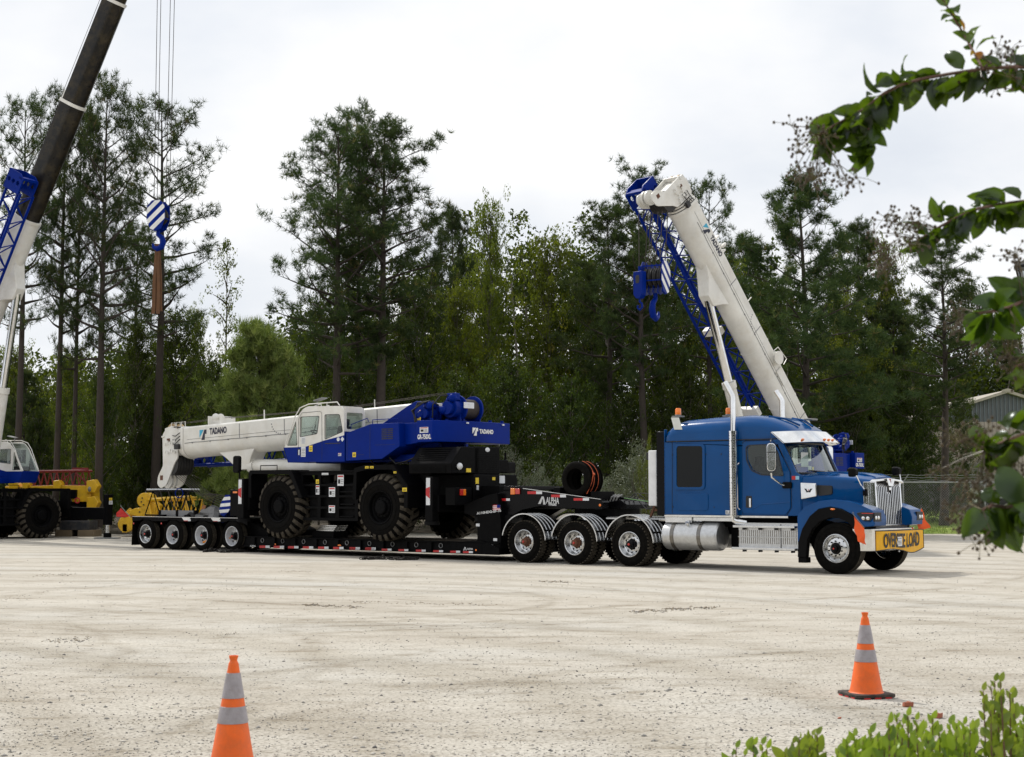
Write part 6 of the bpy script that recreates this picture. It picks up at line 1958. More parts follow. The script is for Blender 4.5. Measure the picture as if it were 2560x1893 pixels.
    m = M().mat(cwhite).box(H + .0, H + .60, -.30, .30, -.40, .30).prism([(H + .3, .36), (H + .68, .36), (H + .68, .5), (H + .35, .56)], -.3, .3)
    m.box(H + .62, H + .76, -.38, .38, .20, .26)
    bb('boom_head', m, root, bev=.02)
    m = M().mat(hose)
    for k in range(4): m.path([(H - .35 + .05 * k, .36 - .16 * k, .44), (H - .05, .37 - .2 * k, .50), (H + .3, .3 - .2 * k, .50)], .018, 5)
    for k in range(3): m.path([(H - .22, .41, .30 - .10 * k), (H + .0, .42, .20 - .12 * k), (H + .2, .37, .24 - .14 * k)], .014, 5)
    m.mat(rust).box(H + .5, H + .62, -.36, -.30, .0, .12).box(H + .35, H + .5, .345, .36, .05, .16).box(H + .72, H + .85, .345, .36, -1.15, -1.0)
    m.xf(bt); build_split(m, 'head_hose', None, root)
    m = M().mat(sheave)
    for k in range(6):
        y = -.27 + k * .108
        m.lathe([(.16, -.04), (.36, -.045), (.36, -.035), (.32, -.008), (.32, .008), (.36, .035), (.36, .045), (.16, .04)], (H + .35, y, -.66), (0, 1, 0), 26)
    bb('lower_sheaves', m, root, weld=False)
    m = M().mat(cwhite)
    for k in range(2): m.lathe([(.001, -.03), (.22, -.03), (.25, -.04), (.25, .04), (.22, .03), (.001, .03)], (H + .82, -.1 + k * .16, -1.16), (0, 1, 0), 24)
    bb('tip_sheave', m, root, weld=False)
    m = M().mat(mat('tan nylon sheave', (.42, .30, .16), .6))
    for k in range(2): m.lathe([(.001, -.03), (.2, -.03), (.22, -.04), (.22, .04), (.2, .03), (.001, .03)], (H + .48, -.16 + k * .3, .42), (0, 1, 0), 24)
    bb('top_sheave', m, root, weld=False)
    m = M().mat(cwhite)
    for k in range(3): m.path([(H - .25 + k * .25 + .02, .2, .47), (H - .22 + k * .25, .2, .66), (H - .05 + k * .25, .2, .66), (H - .02 + k * .25, .2, .47)], .014, 5)
    for k in range(10): m.box(H + .02 + (k % 5) * .12, H + .07 + (k % 5) * .12, .39, .43, -.35 + .28 * (k // 5) + .04 * (k % 3), -.27 + .28 * (k // 5) + .04 * (k % 3))
    m.xf(bt); build_split(m, 'head_fitting', None, root)
    bb('boom_camera', M().mat(blkl).box(H - .25, H - .05, .42, .52, -.22, -.06), root, bev=.01)
    # fittings on top: guide rollers, twin lamps, cable reel
    m = M().mat(cwhite).box(8.20, 8.26, -.3, .3, .47, .70).box(8.75, 8.81, -.3, .3, .47, .74)
    m.xf(bt); build_split(m, 'roller_bracket', None, boom, bev=.01)
    for y in (.1, .3):
        bb('boom_lamp', M().mat(cwhite).lathe([(.001, 0), (.10, .0), (.115, .03), (.115, .06), (.06, .10), (.001, .11)], (8.45, y, .68), (-1, .3, .1), 20), boom)
    bb('cable_reel', M().mat(cwhite).lathe([(.001, -.1), (.24, -.1), (.24, -.07), (.14, -.05), (.14, .05), (.24, .07), (.24, .1), (.001, .1)], (3.9, .50, .30), (0, 1, 0), 26), boom)
    m = M().mat(cwhite).path([(3.5, .5, .45), (3.55, .5, .72), (4.15, .5, .60), (4.2, .5, .3)], .016, 6).box(2.9, 3.5, .41, .46, .02, .34).tube((6.2, .3, .47), (6.2, .3, .75), .02, n=6).tube((1.6, .3, .47), (1.6, .3, .70), .015, n=6)
    m.xf(bt); build_split(m, 'boom_fitting', None, boom)
    m = M().mat(rope)
    for y in (-.12, .12): m.path([(-.8, y, .70), (3, y, .58), (8.5, y, .66), (H + .45, y, .64)], .009, 5)
    bb('hoist_rope', m, root)
    # load chart arc on the side
    m = M().mat(steelg)
    for k in range(7):
        a = R(-90 + k * 13); m.box(5.4 + .38 * math.cos(a) - .02, 5.4 + .38 * math.cos(a) + .02, .402, .405, .36 + .38 * math.sin(a) - .02, .36 + .38 * math.sin(a) + .02)
    m.xf(bt); build_split(m, 'scale_mark', None, boom, smooth=False)
    m = M().mat(cwhite)
    for u in (2.2, 4.6): m.loft([u_sec(u, .408, .475, -.510), u_sec(u + .05, .408, .475, -.510)])
    bb('boom_band', m, boom, ang=35)
    m = M().mat(steelg)
    for u in (1.4, 3.3, 5.2, 7.2): m.box(u, u + .03, .400, .404, -.05, .40)
    m.xf(bt); build_split(m, 'weld_seam', None, boom, smooth=False)
    # lift cylinder bracket
    bb('cylinder_bracket', M().mat(cwhite).loft([[(u, y, -.15) for u, y in ((8.9, .20), (6.5, .30), (6.5, -.30), (8.9, -.20))], [(u, y, -.62) for u, y in ((8.0, .26), (6.85, .27), (6.85, -.27), (8.0, -.26))], [(u, y, -1.0) for u, y in ((7.5, .22), (7.05, .22), (7.05, -.22), (7.5, -.22))]]), root, bev=.03)
    top = bt((7.25, 0, -.88)); base = Vector((.9, 0, 2.0))
    L_ = (top - base); frac = min(1, 3.75 / L_.length) if deg > 10 else .965
    mid = base + L_ * frac
    cy = M().mat(cwhite).tube(base, mid, .21, n=24).tube(mid - L_.normalized() * .22, mid, .245, n=24).build('lift_cylinder', None, root, ang=35)
    M().mat(chrome).tube(mid, top, .145, n=20).build('cylinder_rod', None, cy)
    # stowed lattice jib on the right-hand side
    JH = 10.15 + jib_u; ja, jb = (2.2, -.92, -.40 + jib_w), (10.2 + jib_u, -.92, -.30 + jib_w)
    m = M().mat(cblue)
    lattice(m, ja, jb, .62, .78, 9, .055, .026)
    bb('lattice_jib', m, root)
    yb_ = -.92
    m = M().mat(cblue).panel([(10.15, -.70 + jib_w), (10.75, -.70 + jib_w), (10.9, -.45 + jib_w), (10.9, .15 + jib_w), (10.15, .15 + jib_w)], [[(10.52 + .085 * math.cos(q), k_ + jib_w + .085 * math.sin(q)) for q in [i * PI / 6 for i in range(12)]] for k_ in (-.5, -.25, .0)], yb_ - .45, yb_ - .39)
    m.panel([(10.15, -.70 + jib_w), (10.75, -.70 + jib_w), (10.9, -.45 + jib_w), (10.9, .15 + jib_w), (10.15, .15 + jib_w)], [[(10.52 + .085 * math.cos(q), k_ + jib_w + .085 * math.sin(q)) for q in [i * PI / 6 for i in range(12)]] for k_ in (-.5, -.25, .0)], yb_ + .25, yb_ + .31)
    m.box(10.2, 10.9, yb_ - .45, yb_ + .31, .10 + jib_w, .16 + jib_w).box(10.7, 10.8, yb_ - .45, yb_ + .31, -.66 + jib_w, -.45 + jib_w)
    m.v = [(p[0] + (jib_u if p[0] < JH - .3 or True else 0), p[1], p[2]) for p in m.v]
    bb('jib_head', m, root, bev=.01)
    m = M().mat(cwhite).box(5.7, 5.95, -1.1, -.35, -.75, -.5).box(2.3, 2.65, -1.7, -.35, -.95 + jib_w, -.75 + jib_w)
    m.xf(bt); build_split(m, 'jib_bracket', None, root, bev=.015)
    # lettering and emblem on the left side of the boom
    def on_boom(u, w_): return bt((u, .404, w_))
    rdir = on_boom(0, 0) - on_boom(1, 0); udir = on_boom(0, 1) - on_boom(0, 0)
    lg = [[(0, 0), (.60, 0), (0, -.78)], [(.70, 0), (1, 0), (1, -.45), (.78, -.45), (.72, -1.05), (.26, -1.05)]]
    for k, pl_ in enumerate(lg):
        m = M().mat(cyan if k == 0 else navy)
        pts = [on_boom(LB - .92 - p[0] * .33, .32 + p[1] * .30) for p in pl_]
        nrm = Vector((0, .004, 0)); nn_ = len(pts)
        m.add(pts + [p + nrm for p in pts], [tuple(range(nn_)), tuple(range(2 * nn_ - 1, nn_ - 1, -1))] + [(i, (i + 1) % nn_, (i + 1) % nn_ + nn_, i + nn_) for i in range(nn_)])
        m.build('emblem', None, boom, smooth=False)
    write(M().mat(navy), 'TADANO', .19, on_boom(LB - 1.40, .16) + Vector((0, .003, 0)), rdir, udir, .80, .012).build('boom_lettering', None, boom, smooth=False)
    # lettering on the counterweight
    p0, p1 = Vector((-3.70, 1.335, 0)), Vector((-3.985, .18, 0))
    d_ = (p1 - p0).normalized(); n_ = Vector((-d_.y, d_.x, 0)); n_ = n_ if n_.x < 0 else -n_
    q0_, q1_ = Vector((-3.99, .18, 0)), Vector((-4.01, -.32, 0))
    def rearp(t, z):   # along the rear face towards the right-hand side
        return Vector((-4.008 + .0, .05 - t, z))
    write(M().mat(whtl), 'TADANO', .11, Vector((-4.012, -.08, 2.86)), Vector((.025, -1, 0)), TXU, .60, .008).build('counterweight_lettering', None, cw, smooth=False)
    m = M().mat(whtl)
    for pl_ in lg:
        pts = [Vector((-3.995 - .012 * 0, .20 - p[0] * .22, 3.0 + p[1] * .20)) for p in pl_]
        nn_ = len(pts); nrm = Vector((-.02, 0, 0))
        m.add([p + nrm for p in pts] + [p for p in pts], [tuple(range(nn_)), tuple(range(2 * nn_ - 1, nn_ - 1, -1))] + [(i, (i + 1) % nn_, (i + 1) % nn_ + nn_, i + nn_) for i in range(nn_)])
    m.build('counterweight_emblem', None, cw, smooth=False)
    write(M().mat(whtl), 'GR-750XL', .12, (-3.12, 1.404, 2.68), (-1, 0, 0), TXU, .48, .006).build('model_lettering', None, cw, smooth=False)
    sticker(cw, -3.50, 2.84, .30, .15, 1.40)
    for (y, x) in ((.35, -3.945), (-1.1, -3.985)): M().mat(whr).box(x - .03, x, y - .04, y + .04, 3.10, 3.14).build('reflector', None, cw, smooth=False)
    if detail:
        sticker(cab, 1.08, 2.28, .18, .28, y1 + .008, 'p'); sticker(cab, .80, 2.42, .14, .17, y1 + .008, 'y')
        sticker(cab, 1.10, 2.64, .16, .20, y1 + .0, 'p', nm='cab_label')
        sticker(cab, -.34, 2.28, .12, .08, y1 + .008, 'w')
        m = M().mat(whr).lathe([(.001, 0), (.055, 0), (.055, .005), (.001, .005)], (-.22, y1 + .009, 2.74), (0, 1, 0), 20).prism([(-.31, 2.74), (-.38, 2.81), (-.45, 2.74), (-.38, 2.67)], y1 + .009, y1 + .014)
        m.build('rating_label', None, cab, smooth=False)
        sticker(root, -.9, 2.24, .13, .13, 1.452, 'y'); sticker(root, -2.62, 3.38, .2, .13, .562, 'w')
        sticker(root, -2.95, 3.16, .12, .12, .99 + .1, 'y')
        for a in ((-.45, 1.46, .24, .30), (-.12, 1.16, .24, .26), (-.12, .72, .24, .2), (.50, 1.22, .14, .26)): sticker(root, a[0], a[1], a[2], a[3], 1.464)
        sticker(root, .52, 1.52, .12, .12, 1.464, 'y'); sticker(root, .15, 1.76, .26, .06, 1.464, 'p', rows=0)
        for a in ((-1.6, 1.92), (-1.78, 1.92)): sticker(root, a[0], a[1], .13, .06, 1.672, 'y')
        sticker(root, -2.62, 1.78, .1, .05, 1.672, 'y'); sticker(root, -3.0, 1.30, .16, .1, 1.672, 'y')
        xj = wr - 1.85
        for s_, xx in ((1, xj), (1, wf + 1.45)):
            m = M().mat(whr).box(xx - .05, xx + .08, 1.762, 1.775, .95, 1.65)
            m.mat(redr).prism([(xx - .05, 1.12), (xx + .08, 1.2), (xx + .08, 1.38), (xx - .05, 1.42)], 1.775, 1.782)
            m.build('reflective_sticker', None, root, smooth=False)
        for (y, z, k_) in ((.78, 1.70, 'y'),): pass
        m = M().mat(yells).box(ex - 4.612, ex - 4.6, .66, .78, 1.50, 1.66); m.mat(whr).box(ex - 4.612, ex - 4.6, .66, .74, 1.34, 1.46).box(ex - 4.612, ex - 4.6, -.42, -.2, 1.52, 1.72)
        m.mat(yells).box(ex - 4.612, ex - 4.6, -.02, .1, 1.60, 1.68).box(ex - 4.512, ex - 4.5, .86, 1.04, 1.80, 1.9) 
        build_split(m, 'rear_label', None, root, smooth=False)
    CARR = ('chassis', 'side_frame', 'deck_plate', 'fender', 'wheel', 'axle', 'outrigger_box', 'carrier_hose', 'deck_handle', 'outrigger_jack', 'engine_hood', 'hood_grille', 'engine_housing', 'radiator_grille', 'badge', 'rear_bumper', 'tail_lamp', 'reversing_mirror', 'air_cleaner', 'warning_label', 'reflective_sticker', 'rear_labels', 'turntable', 'rear_label')
    if slew:
        for ch in root.children:
            if ch.name.split('.')[0] not in CARR: ch.rotation_euler = (0, 0, R(slew))
    def bts(p):
        q = bt(p); c, n = math.cos(R(slew)), math.sin(R(slew))
        return Vector((q.x * c - q.y * n, q.x * n + q.y * c, q.z))
    return root, bts

C1 = Frame(*RIG.w((-15.1, 1.35, .462)), -38.76 + 180)
crane1, bt1 = crane('a', C1, (0, 0, 0), 'white and blue crane loaded on the low trailer, boom lowered towards the rear', -2.2)
C2 = Frame(9.05, 52.0, 0, -138)
crane2, bt2 = crane('b', C2, (0, 0, 0), 'white and blue crane behind the truck with its boom raised to the left', 50.2, detail=False, LB=10.45, jib_u=.8)
C3 = Frame(-20.55, 56.5, 0, 50)
crane3, bt3 = crane('c', C3, (0, 0, 0), 'crane cut off by the left edge, on outriggers with a long black boom extended', 62, jib_w=.25, jib_u=.75, ext=[14.7, 18.8, 23.3], outrig=True, detail=False, slew=-78, reach=2.17)

# mirror on a stalk and side boxes at the head end of the loaded crane's carrier
m = M().mat(plast).prism(rrect(3.72, 3.98, 1.85, 2.35, .08), 1.5, 1.62)
m.build('carrier_mirror', None, crane1, bev=.02)
M().mat(black).tube((3.72, 1.56, 1.2), (3.74, 1.56, 1.9), .025, n=8).build('mirror_post', None, crane1)
M().mat(amber).box(3.62, 3.8, 1.72, 1.75, 1.26, 1.31).build('side_lamp', None, crane1)
M().mat(black).box(3.5, 3.95, .9, 1.72, .6, 1.35).build('front_box', None, crane1, bev=.01)

# ---------------------------------------------------------------- hook blocks
def striped_block(fr_w, sc_, yaw, label, sheaves=4, hook_s=1.0):
    fr = Frame(fr_w.x, fr_w.y, fr_w.z, yaw)
    t = thing('hook_block', label, 'hook block', fr, (0, 0, 0), 'blue and white crane hook blocks')
    oc = [(-.16, .55), (.16, .55), (.34, .34), (.36, -.1), (.22, -.48), (0, -.56), (-.22, -.48), (-.36, -.1), (-.34, .34)]
    oc = [(p[0] * sc_, p[1] * sc_) for p in oc]
    th_ = .09 * sheaves * sc_
    for s in (-1, 1):
        y0, y1 = sorted((s * th_, s * (th_ + .03)))
        pl_ = M().mat(cblue).prism(oc, y0, y1).build('cheek_plate', None, t, bev=.006)
        # white diagonal stripes clipped to the plate
        for c in (-.42, -.02, .38):
            band = [(-.5, -.5 * .9 + c - .02), (.5, .5 * .9 + c - .02), (.5, .5 * .9 + c + .19), (-.5, -.5 * .9 + c + .19)]
            poly = [Vector((p[0] * sc_, p[1] * sc_)) for p in band]
            ocv = [Vector((p[0] * .985, p[1] * .985)) for p in oc]
            # Sutherland-Hodgman clip against the convex outline
            n_ = len(ocv); area = sum(ocv[i].x * ocv[(i + 1) % n_].y - ocv[(i + 1) % n_].x * ocv[i].y for i in range(n_))
            if area < 0: ocv = ocv[::-1]
            for i in range(n_):
                a, b_ = ocv[i], ocv[(i + 1) % n_]; e = b_ - a
                side_ = lambda p: e.x * (p.y - a.y) - e.y * (p.x - a.x)
                outp = []
                for j in range(len(poly)):
                    p, q = poly[j - 1], poly[j]; sp, sq = side_(p), side_(q)
                    if (sp >= 0) != (sq >= 0): outp.append(p + (q - p) * (sp / (sp - sq)))
                    if sq >= 0: outp.append(q)
                poly = outp
                if not poly: break
            if len(poly) > 2:
                ya, yb_ = sorted((s * (th_ + .03), s * (th_ + .034)))
                M().mat(whtl).prism([(p.x, p.y) for p in poly], ya, yb_).build('stripe', None, pl_, smooth=False)
    m = M().mat(sheave)
    for k in range(sheaves): m.lathe([(.05, -.05), (.33, -.055), (.33, -.04), (.29, 0), (.33, .04), (.33, .055), (.05, .05)], (0, (-sheaves / 2 + .5 + k) * .17 * sc_, 0), (0, 1, 0), 24)
    m.xf(lambda p: Vector((p.x * sc_, p.y, p.z * sc_)))
    m.build('sheaves', None, t, weld=False)
    m = M().mat(cblue)
    for k in range(sheaves + 1):
        y = (-sheaves / 2 + k) * .17 * sc_
        m.prism([(p[0] * 1.02, p[1] * 1.02) for p in oc][4:9] + [(-.1 * sc_, .5 * sc_)], y - .012, y + .012)
    for z in (.36, -.12): m.box(-.37 * sc_, -.34 * sc_, -th_, th_, z * sc_ - .02, z * sc_ + .02).box(.34 * sc_, .37 * sc_, -th_, th_, z * sc_ - .02, z * sc_ + .02)
    m.build('sheave_guard', None, t)
    hk = [(.0, -.50), (.0, -.66), (.16, -.78), (.21, -.95), (.14, -1.12), (-.02, -1.18), (-.17, -1.1), (-.2, -.98)]
    m = M().mat(cblue).path([(p[0] * sc_ * hook_s, 0, -.5 * sc_ + (p[1] + .5) * sc_ * hook_s) for p in hk], [.07 * sc_, .08 * sc_, .10 * sc_, .11 * sc_, .11 * sc_, .10 * sc_, .07 * sc_, .03], 10)
    m.build('hook', None, t)
    return t
q = W(396, 541, 52.4)
hb3 = striped_block(q, 1.0, -14, 'blue and white striped hook block hanging in the sky at the left', 2)
m = M().mat(rope)
for dx, y0 in ((-.16, -.12), (-.10, .12), (.34, -.12), (.42, .12)):
    t0 = bt3((23.8, y0, -.6)); t0 = C3.w(t0); tz = t0.z
    m.tube((q.x + dx * .85, q.y + y0, q.z + .3), (q.x + dx, q.y + y0 * 1.4, tz), .012, n=5)
loc = C3.w((0, 0, 0))
# the falls belong to the crane whose boom they hang from
inv = lambda p: Vector(((p.x - C3.x) * math.cos(C3.a) + (p.y - C3.y) * math.sin(C3.a), -(p.x - C3.x) * math.sin(C3.a) + (p.y - C3.y) * math.cos(C3.a), p.z - C3.z))
m.xf(inv); m.build('rope_fall', None, crane3)
# brown slings over the hook
sl_ = thing('lifting_sling', 'bundle of long brown lifting slings hanging from the striped hook block', 'sling', BASE, (q.x, q.y, q.z - 4))
slm = mat('brown sling webbing', (.13, .062, .028), .9, bmp=.5, bscale=30, dirt=.4, dirtcol=(.06, .035, .02))
ht = q.z - 1.0; hbz = W(396, 785, 52.4).z
for k, (dx0, dx1, dy) in enumerate(((-.10, -.17, 0), (-.04, -.08, .06), (.03, .07, 0), (.09, .17, .05))):
    M().mat(slm).loft([[(q.x + dx0 * .6 + s_ * (.045 + .02 * u) + (dx1 - dx0) * u + .01 * math.sin(u * 9 + k), q.y + dy + e * .012, ht - (ht - hbz - .1 * (k % 2)) * u) for s_, e in ((-1, -1), (1, -1), (1, 1), (-1, 1))] for u in [i / 12 for i in range(13)]]).build('sling_leg', None, sl_)

# crane 2 blocks: main hook block and the small one beside it
def bz2(x, y, Y): return W(1500 + x * .2421, 400 + y * .2421, Y)
q2 = bz2(570, 1220, 46.2)
hb2 = striped_block(q2, .95, -138 + 18, 'large blue sheave hook block hanging from the raised boom tip', 4, 1.25)
m = M().mat(rope)
for k, (dx, dy) in enumerate(((-.30, .1), (-.15, 0), (.0, -.08), (.12, -.15), (.28, -.22), (-.22, -.05))):
    m.tube((q2.x + dx, q2.y + dy, q2.z + .3), (q2.x + dx * 1.05 + .1, q2.y + dy, q2.z + 2.1), .014, n=5)
inv2 = lambda p: Vector(((p.x - C2.x) * math.cos(C2.a) + (p.y - C2.y) * math.sin(C2.a), -(p.x - C2.x) * math.sin(C2.a) + (p.y - C2.y) * math.cos(C2.a), p.z))
m.tube(bz2(405, 1150, 46.0), bz2(400, 560, 46.4), .014, n=5)
m.xf(inv2); m.build('rope_fall', None, crane2)
q3 = bz2(410, 1270, 46.0)
ab = thing('hook_block', 'small slim blue auxiliary hook block left of the large hook block', 'hook block', Frame(q3.x, q3.y, q3.z, -138 + 90), (0, 0, 0), 'blue and white crane hook blocks')
M().mat(cblue).prism(rpoly([(-.19, .36), (.19, .36), (.19, -.36), (.08, -.50), (-.08, -.50), (-.19, -.36)], .04), -.10, .10).build('block_body', None, ab, bev=.02)
M().mat(blkl).prism(rrect(-.08, .08, -.02, .24, .06), -.106, -.10).build('slot', None, ab)
M().mat(cblue).tube((0, 0, .34), (0, 0, .52), .05, n=10).build('swivel', None, ab)
M().mat(cblue).path([(0, 0, -.48), (0, 0, -.60), (.09, 0, -.66), (.10, 0, -.78), (0, 0, -.85), (-.09, 0, -.78), (-.07, 0, -.70)], .035, 8).build('hook', None, ab)

# hook block of the loaded crane, lashed against the front of its carrier, with slack ropes from the boom tip
q4 = P3(B_, 805, 1060, .6); qw = RIG.w(q4)
hb1 = striped_block(qw, .62, -38.76, 'striped hook block strapped against the front of the loaded crane', 3, .7)
hb1.rotation_euler = (R(0), R(38), RIG.a)
m = M().mat(rope)
tip = bt1((10.6, 0, -.95))
cq = Vector((-(q4.x + 15.1), 1.35 - .6, q4.z - .462))
for k in range(6):
    y = -.26 + k * .105
    m.path([tip + Vector((.0, y, .0)), (tip + cq) / 2 + Vector((0, y, -.14)), cq + Vector((0, y * .6, .25 - .07 * k))], .011, 4)
m.build('slack_rope', None, crane1)
# ================================================================ traffic cones
cor = mat('cone orange', (.92, .145, .012), .5, dirt=.45, dirtcol=(.50, .12, .035), scale=7, bmp=.15, bscale=30)
ccol_ = mat('cone reflective collar', (.36, .335, .36), .4, dirt=.6, dirtcol=(.22, .19, .18), scale=8, bmp=.35, bscale=40)
cbase = mat('cone rubber base', (.03, .026, .023), .85, dirt=.8, dirtcol=(.13, .10, .08), scale=8)
def cone(px, py, rz, label):
    q = G(px, py); fr = Frame(q.x, q.y, 0, rz)
    t = thing('traffic_cone', label, 'traffic cone', fr, (0, 0, 0), 'orange traffic cones on the gravel')
    M().mat(cbase).prism(rpoly([(-.185, -.185), (.185, -.185), (.185, .185), (-.185, .185)], .05, 4), .008, .036, 'z').build('base', None, t, bev=.007)
    m = M().mat(redr)
    for s in (-1, 1):
        for k in (-.1, .0, .1): m.box(k - .03, k + .03, s * .1865 - .001, s * .1865 + .001, .0, .012).box(s * .1865 - .001, s * .1865 + .001, k - .03, k + .03, 0, .012)
    m.build('base_feet', None, t)
    def rr(z): return .137 - (z - .036) * (.137 - .036) / (.62 - .036)
    prof = [(.150, .034), (.142, .040), (.137, .05)] + [(rr(z), z) for z in (.1, .2, .288)] + [(rr(z) , z) for z in (.3, .4, .5, .6, .645)]
    prof += [(.031, .652), (.024, .664), (.022, .672), (.028, .690), (.029, .70), (.022, .70), (.018, .66)]
    b_ = M().mat(cor).lathe(prof, (0, 0, 0), (0, 0, 1), 44).build('cone_body', None, t, weld=False, ang=40)
    for z0, z1 in ((.292, .393), (.443, .596)):
        M().mat(ccol_).lathe([(rr(z0) + .001, z0), (rr(z0) + .0035, z0 + .001), (rr(z1) + .0035, z1 - .001), (rr(z1) + .001, z1)], (0, 0, 0), (0, 0, 1), 44).build('reflective_collar', None, t, weld=False, ang=40)
cone(2166, 1741, 17, 'orange cone with two silver collars standing whole at the right')
cone(580, 1926, 30, 'orange cone at the bottom left, cut off by the lower edge of the picture')

# ================================================================ crepe myrtle reaching in from the right, close to the viewer
lm_ = foliage('myrtle leaf', [(0, (.010, .026, .004)), (.5, (.026, .055, .007)), (.8, (.07, .12, .012)), (.985, (.15, .22, .02)), (1, (.45, .16, .03))], .45, (.20, .34, .01), .035, .25)
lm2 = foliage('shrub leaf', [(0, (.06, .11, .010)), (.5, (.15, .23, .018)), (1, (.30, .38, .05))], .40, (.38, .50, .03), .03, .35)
cap = mat('seed capsule', (.060, .038, .018), .4, dirt=.5, dirtcol=(.17, .14, .05), scale=70)
capg = mat('seed stalk', (.12, .10, .035), .7)
twig = mat('myrtle twig', (.16, .085, .06), .7)
LW = np.random.default_rng(12)
def leaf(V, Fc, T, p, d, nrm, L_, wd, tone, curl=.25, fold=.3):
    """one ovate leaf with folded midrib and a curl towards the tip"""
    d = Vector(d).normalized(); n = Vector(nrm); n = (n - d * n.dot(d)).normalized(); s = d.cross(n)
    b = len(V); K = 6; pos = Vector(p); dd = d.copy(); nn = n.copy()
    for i in range(K + 1):
        t = i / K
        w = wd * math.sin(PI * min(1, t ** .75)) ** .8 * (1 if t < 1 else 0) * .5
        wv = .06 * w * math.sin(t * 14 + tone * 9)
        V.append(pos + s * w + nn * (fold * w + wv)); V.append(pos.copy()); V.append(pos - s * w + nn * (fold * w - wv))
        rot = Matrix.Rotation(-curl / K * 1.6, 3, s); dd = rot @ dd; nn = rot @ nn
        pos = pos + dd * L_ / K
    for i in range(K):
        a = b + i * 3
        Fc += [(a, a + 1, a + 4, a + 3), (a + 1, a + 2, a + 5, a + 4)]; T += [tone, tone]

tree_c = W(3300, 1200, 4.1)
myr = thing('crepe_myrtle', 'crepe myrtle with drooping leafy branches and seed clusters reaching in from the right edge', 'tree', BASE, (tree_c.x, tree_c.y, 0))
trunk = M().mat(twig)
for k in range(3):
    a = k * 2.1
    trunk.path([(tree_c.x + .12 * math.cos(a), tree_c.y + .12 * math.sin(a), 0), (tree_c.x + .3 * math.cos(a), tree_c.y + .3 * math.sin(a), 1.2), (tree_c.x + .35 * math.cos(a) - .1, tree_c.y + .3 * math.sin(a), 2.4), (tree_c.x - .1, tree_c.y, 3.2)], [.05, .04, .03, .02], 9)
trunk.build('trunk', None, myr)

def branch(pts, Y, leaves, start=.0, end=1.0, size=.075, hang=1.0, upfrac=.25, tone=.45, clusters=(), wid=.5, hook_to=None, seed=1):
    """pts are photo pixels; each point gets its own distance so the branch has depth"""
    g = np.random.default_rng(seed)
    P_ = [W(x, y, Y + .06 * math.sin(i * 1.3 + seed)) for i, (x, y) in enumerate(pts)]
    root_ = hook_to or Vector((tree_c.x - .1, tree_c.y, P_[0].z + .1))
    path = ([root_] if hook_to else [root_, (root_ + P_[0]) / 2 + Vector((0, 0, .06))]) + P_
    br = M().mat(twig).path(path, ([.004] if hook_to else [.012, .009]) + [(.0035 if hook_to else .005) - .0022 * i / len(P_) for i in range(len(P_))], 7).build('branch', None, myr)
    V, Fc, T = [], [], []
    n = leaves
    for i in range(n):
        u = (start + (end - start) * (i + .5 * g.random()) / n) * (len(P_) - 1)
        k = min(len(P_) - 2, int(u)); p = P_[k].lerp(P_[k + 1], u - k); ax = (P_[k + 1] - P_[k]).normalized()
        sd = -1 if i % 2 else 1
        fwd = Vector((0, sd, 0))
        if g.random() < upfrac: d = ax * .6 + fwd * .5 + Vector((0, 0, .5)); cu = 1.1
        else: d = ax * .35 + fwd * (.2 + .6 * g.random()) + Vector((g.normal(0, .30), 0, -hang * g.uniform(.55, 1.1))); cu = .9
        d = Vector(d).normalized()
        nr = Vector((g.normal(0, .9), -1.0 * (1 if g.random() < .75 else -.4), .35))
        L_ = size * g.uniform(.55, 1.22) * (1 - .25 * max(0, (u / (len(P_) - 1)) - .6))
        leaf(V, Fc, T, p + d * .006, d, nr, L_, L_ * wid, min(1, max(0, tone + g.normal(0, .2))), cu * g.uniform(.3, 1.2), g.uniform(.1, .6))
    if V:
        V = np.array([tuple(v - off_of(myr)) for v in V])
        o = fast_mesh('leaves', V, np.array(Fc), [lm_], br, np.array(T), smooth=True)
    for (cx_, cy_, rx, ry, n, yy) in clusters:
        m = M(); c = W(cx_, cy_, yy); sx_ = rx * yy / F_PX; sz_ = ry * yy / F_PX
        near = min(P_, key=lambda q: (q - c).length)
        m.mat(capg)
        for s in range(max(4, n // 9)):
            e = c + Vector((g.uniform(-sx_, sx_) * .8, g.uniform(-.07, .07), g.uniform(-sz_, sz_) * .8)); mid = (near + e) / 2 + Vector((g.normal(0, .01), g.normal(0, .02), g.normal(0, .01)))
            m.path([near, mid, e], .0011, 4, False)
            for q in range(9):
                cp = e + Vector((g.normal(0, .018), g.normal(0, .018), g.normal(0, .018)))
                m.mat(capg).path([e, (e + cp) / 2 + Vector((0, 0, .003)), cp], .0007, 3, False)
                m.mat(cap).ball(tuple(cp), g.uniform(.0028, .0044), 4, 1, 1, 1.15)
        m.build('seed_cluster', None, br, weld=False)
    return br
def c1_(l): return [(1900 + x * .4237, y * .4237) for x, y in l]
def c2_(l): return [(2200 + x * .4598, 640 + y * .4598) for x, y in l]
def c3_(l): return [(2360 + x * .2421, 960 + y * .2421) for x, y in l]
branch(c1_([(1640, 400), (1500, 395), (1300, 410), (1100, 440), (950, 468), (830, 500), (730, 552), (620, 640), (530, 690), (430, 745), (350, 800)]), 3.6, 128, .0, 1, .080, 1.0, .24, .38,
       [(2040, 390, 62, 60, 70, 3.6), (2010, 440, 50, 40, 50, 3.7), (2120, 440, 60, 25, 12, 3.5), (1985, 350, 30, 40, 12, 3.6), (2480, 190, 50, 40, 50, 3.55), (2500, 130, 40, 35, 16, 3.6)], .48, seed=3)
